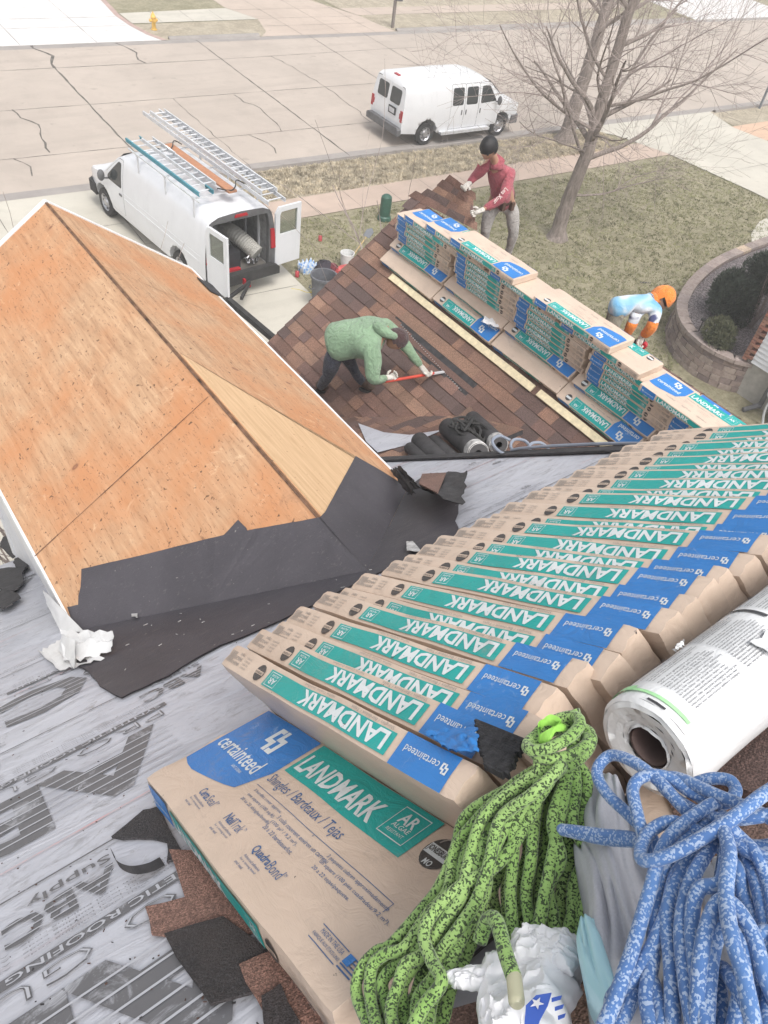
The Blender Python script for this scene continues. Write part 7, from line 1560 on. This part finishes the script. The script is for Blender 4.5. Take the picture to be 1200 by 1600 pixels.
for k, (x, y, w, lab) in enumerate(((20, 850, 30, 'dark torn shingle beside the white fascia, uppermost of the pile'), (14, 905, 36, 'dark shingle scrap lying in the middle of the left edge pile'), (8, 935, 26, 'lowest dark shingle scrap at the left edge of the picture'), (30, 880, 16, 'small dark chip between the larger scraps by the fascia'))):
    mb = MB(); P = [RP(x + w * math.cos(a) * r9.uniform(.5, 1.1), y + w * .7 * math.sin(a) * r9.uniform(.5, 1.1), .04) for a in [q * .785 for q in range(8)]]; mb.prism(jag(P + [P[0]], .03, 2, k)[:-1], .01, NM); tag(mb.build('shingle_scrap', m_feltb), lab, 'shingle scrap', 'torn shingles piled by the left fascia')
mb = MB(); P = spline([RP(248, 870, .03), RP(256, 885, .05), RP(248, 903, .03), RP(262, 915, .04), RP(272, 922, .03), RP(279, 912, .03)], 5)
for a, b in zip(P, P[1:]): w = AM * .018 + BM * .008; mb.quad(a, b, b + w, a + w)
tag(mb.build('film_strip', plain('clear_film', (.34, .33, .34), .3), None, clean=False), 'curled strip of clear film on the black ice shield', 'film strip')
for k, (x, y, lab) in enumerate(((210, 958, 'pale paper chip on the ice shield below the curled strip'), (343, 868, 'small white chip high on the ice shield'), (640, 855, 'torn white plastic scrap on the shield near the bundle row'))):
    mb = MB(); add_sheet(mb, [RP(x - 5, y - 8, .025), RP(x + 5, y - 9, .03), RP(x + (5 if k < 2 else 20), y + 8, .022), RP(x - 4, y + 6, .03)], 4, 4, .004, k + 2, .001); tag(mb.build('paper_scrap', m_lbl, None, True, clean=False), lab, 'scrap', 'pale scraps on the ice shield')
mb = MB()
for k in range(90):
    x, y = r9.uniform(160, 720), r9.uniform(860, 1080)
    if y > 1120 - .42 * (x - 60) : continue
    p = RP(x, y, .018); a = r9.uniform(0, 6.28); d = AM * math.cos(a) + BM * math.sin(a); L = r9.uniform(.006, .022); mb.beam(p, p + d * L, .0025, .002, 0, NM)
for k in range(150):
    x, y = r9.uniform(-40, 480), r9.uniform(960, 1600)
    p = RP(x, y, .006)
    if p.y > 2.4 or (p.x > .17 and p.y < 1.9 and p.x < .7): continue
    a = r9.uniform(0, 6.28); d = AM * math.cos(a) + BM * math.sin(a); L = r9.uniform(.002, .008); mb.beam(p, p + d * L, r9.uniform(.001, .004), .0015, r9.randint(1, 2), NM)
o = mb.build('roof_grit', [m_lbl, m_feltb, plain('grit_brown', (.10, .06, .05), .9)], clean=False); o['kind'] = 'stuff'
mb = MB(); q = WP(.78, 4.95, .20); add_sheet(mb, [q, q + V3(.1, -.14, 0), q + V3(.02, -.22, -.02), q + V3(-.08, -.06, -.02)], 6, 6, .02, 3, .001); tag(mb.build('plastic_scrap', m_bag, None, True, clean=False), 'white plastic scrap on the lower row of bundles', 'scrap')
# torn up shingles near the green man
for k, (d, y, w, c) in enumerate(((1.95, 3.9, .28, (.15, .09, .07)), (2.2, 4.25, .24, (.11, .07, .06)), (1.6, 4.35, .30, (.19, .12, .09)))):
    mb = MB(); P = [WP(d, y, .03), WP(d + .05, y - w, .06), WP(d + .22, y - w, .035), WP(d + .20, y + .02, .026)]; mb.prism(P, .008, NB)
    for fi in range(len(mb.f)): mb.cols[fi] = c
    tag(mb.build('loose_shingle', m_gran), ('loose shingle uphill of the felt rolls', 'loose dark shingle at the valley below the man in green', 'lifted shingle beside the tip of the pry bar')[k], 'shingle', 'loose shingles on the brown slope')

# ================================================================== THE AIR
mb = MB(); mb.box((40, 50, (GZ - 1 + 4) / 2), (290, 290, 4 - GZ + 1)); hz = mb.build('haze', [], clean=False)
hm = bpy.data.materials.new('haze_air'); hm.use_nodes = True; hn = hm.node_tree; hn.nodes.clear(); ho = hn.nodes.new('ShaderNodeOutputMaterial'); hv_ = hn.nodes.new('ShaderNodeVolumePrincipled')
hv_.inputs['Density'].default_value = .0036; hv_.inputs['Color'].default_value = (.96, .95, .93, 1); hn.links.new(hv_.outputs[0], ho.inputs['Volume']); hz.data.materials.append(hm); hz['kind'] = 'stuff'
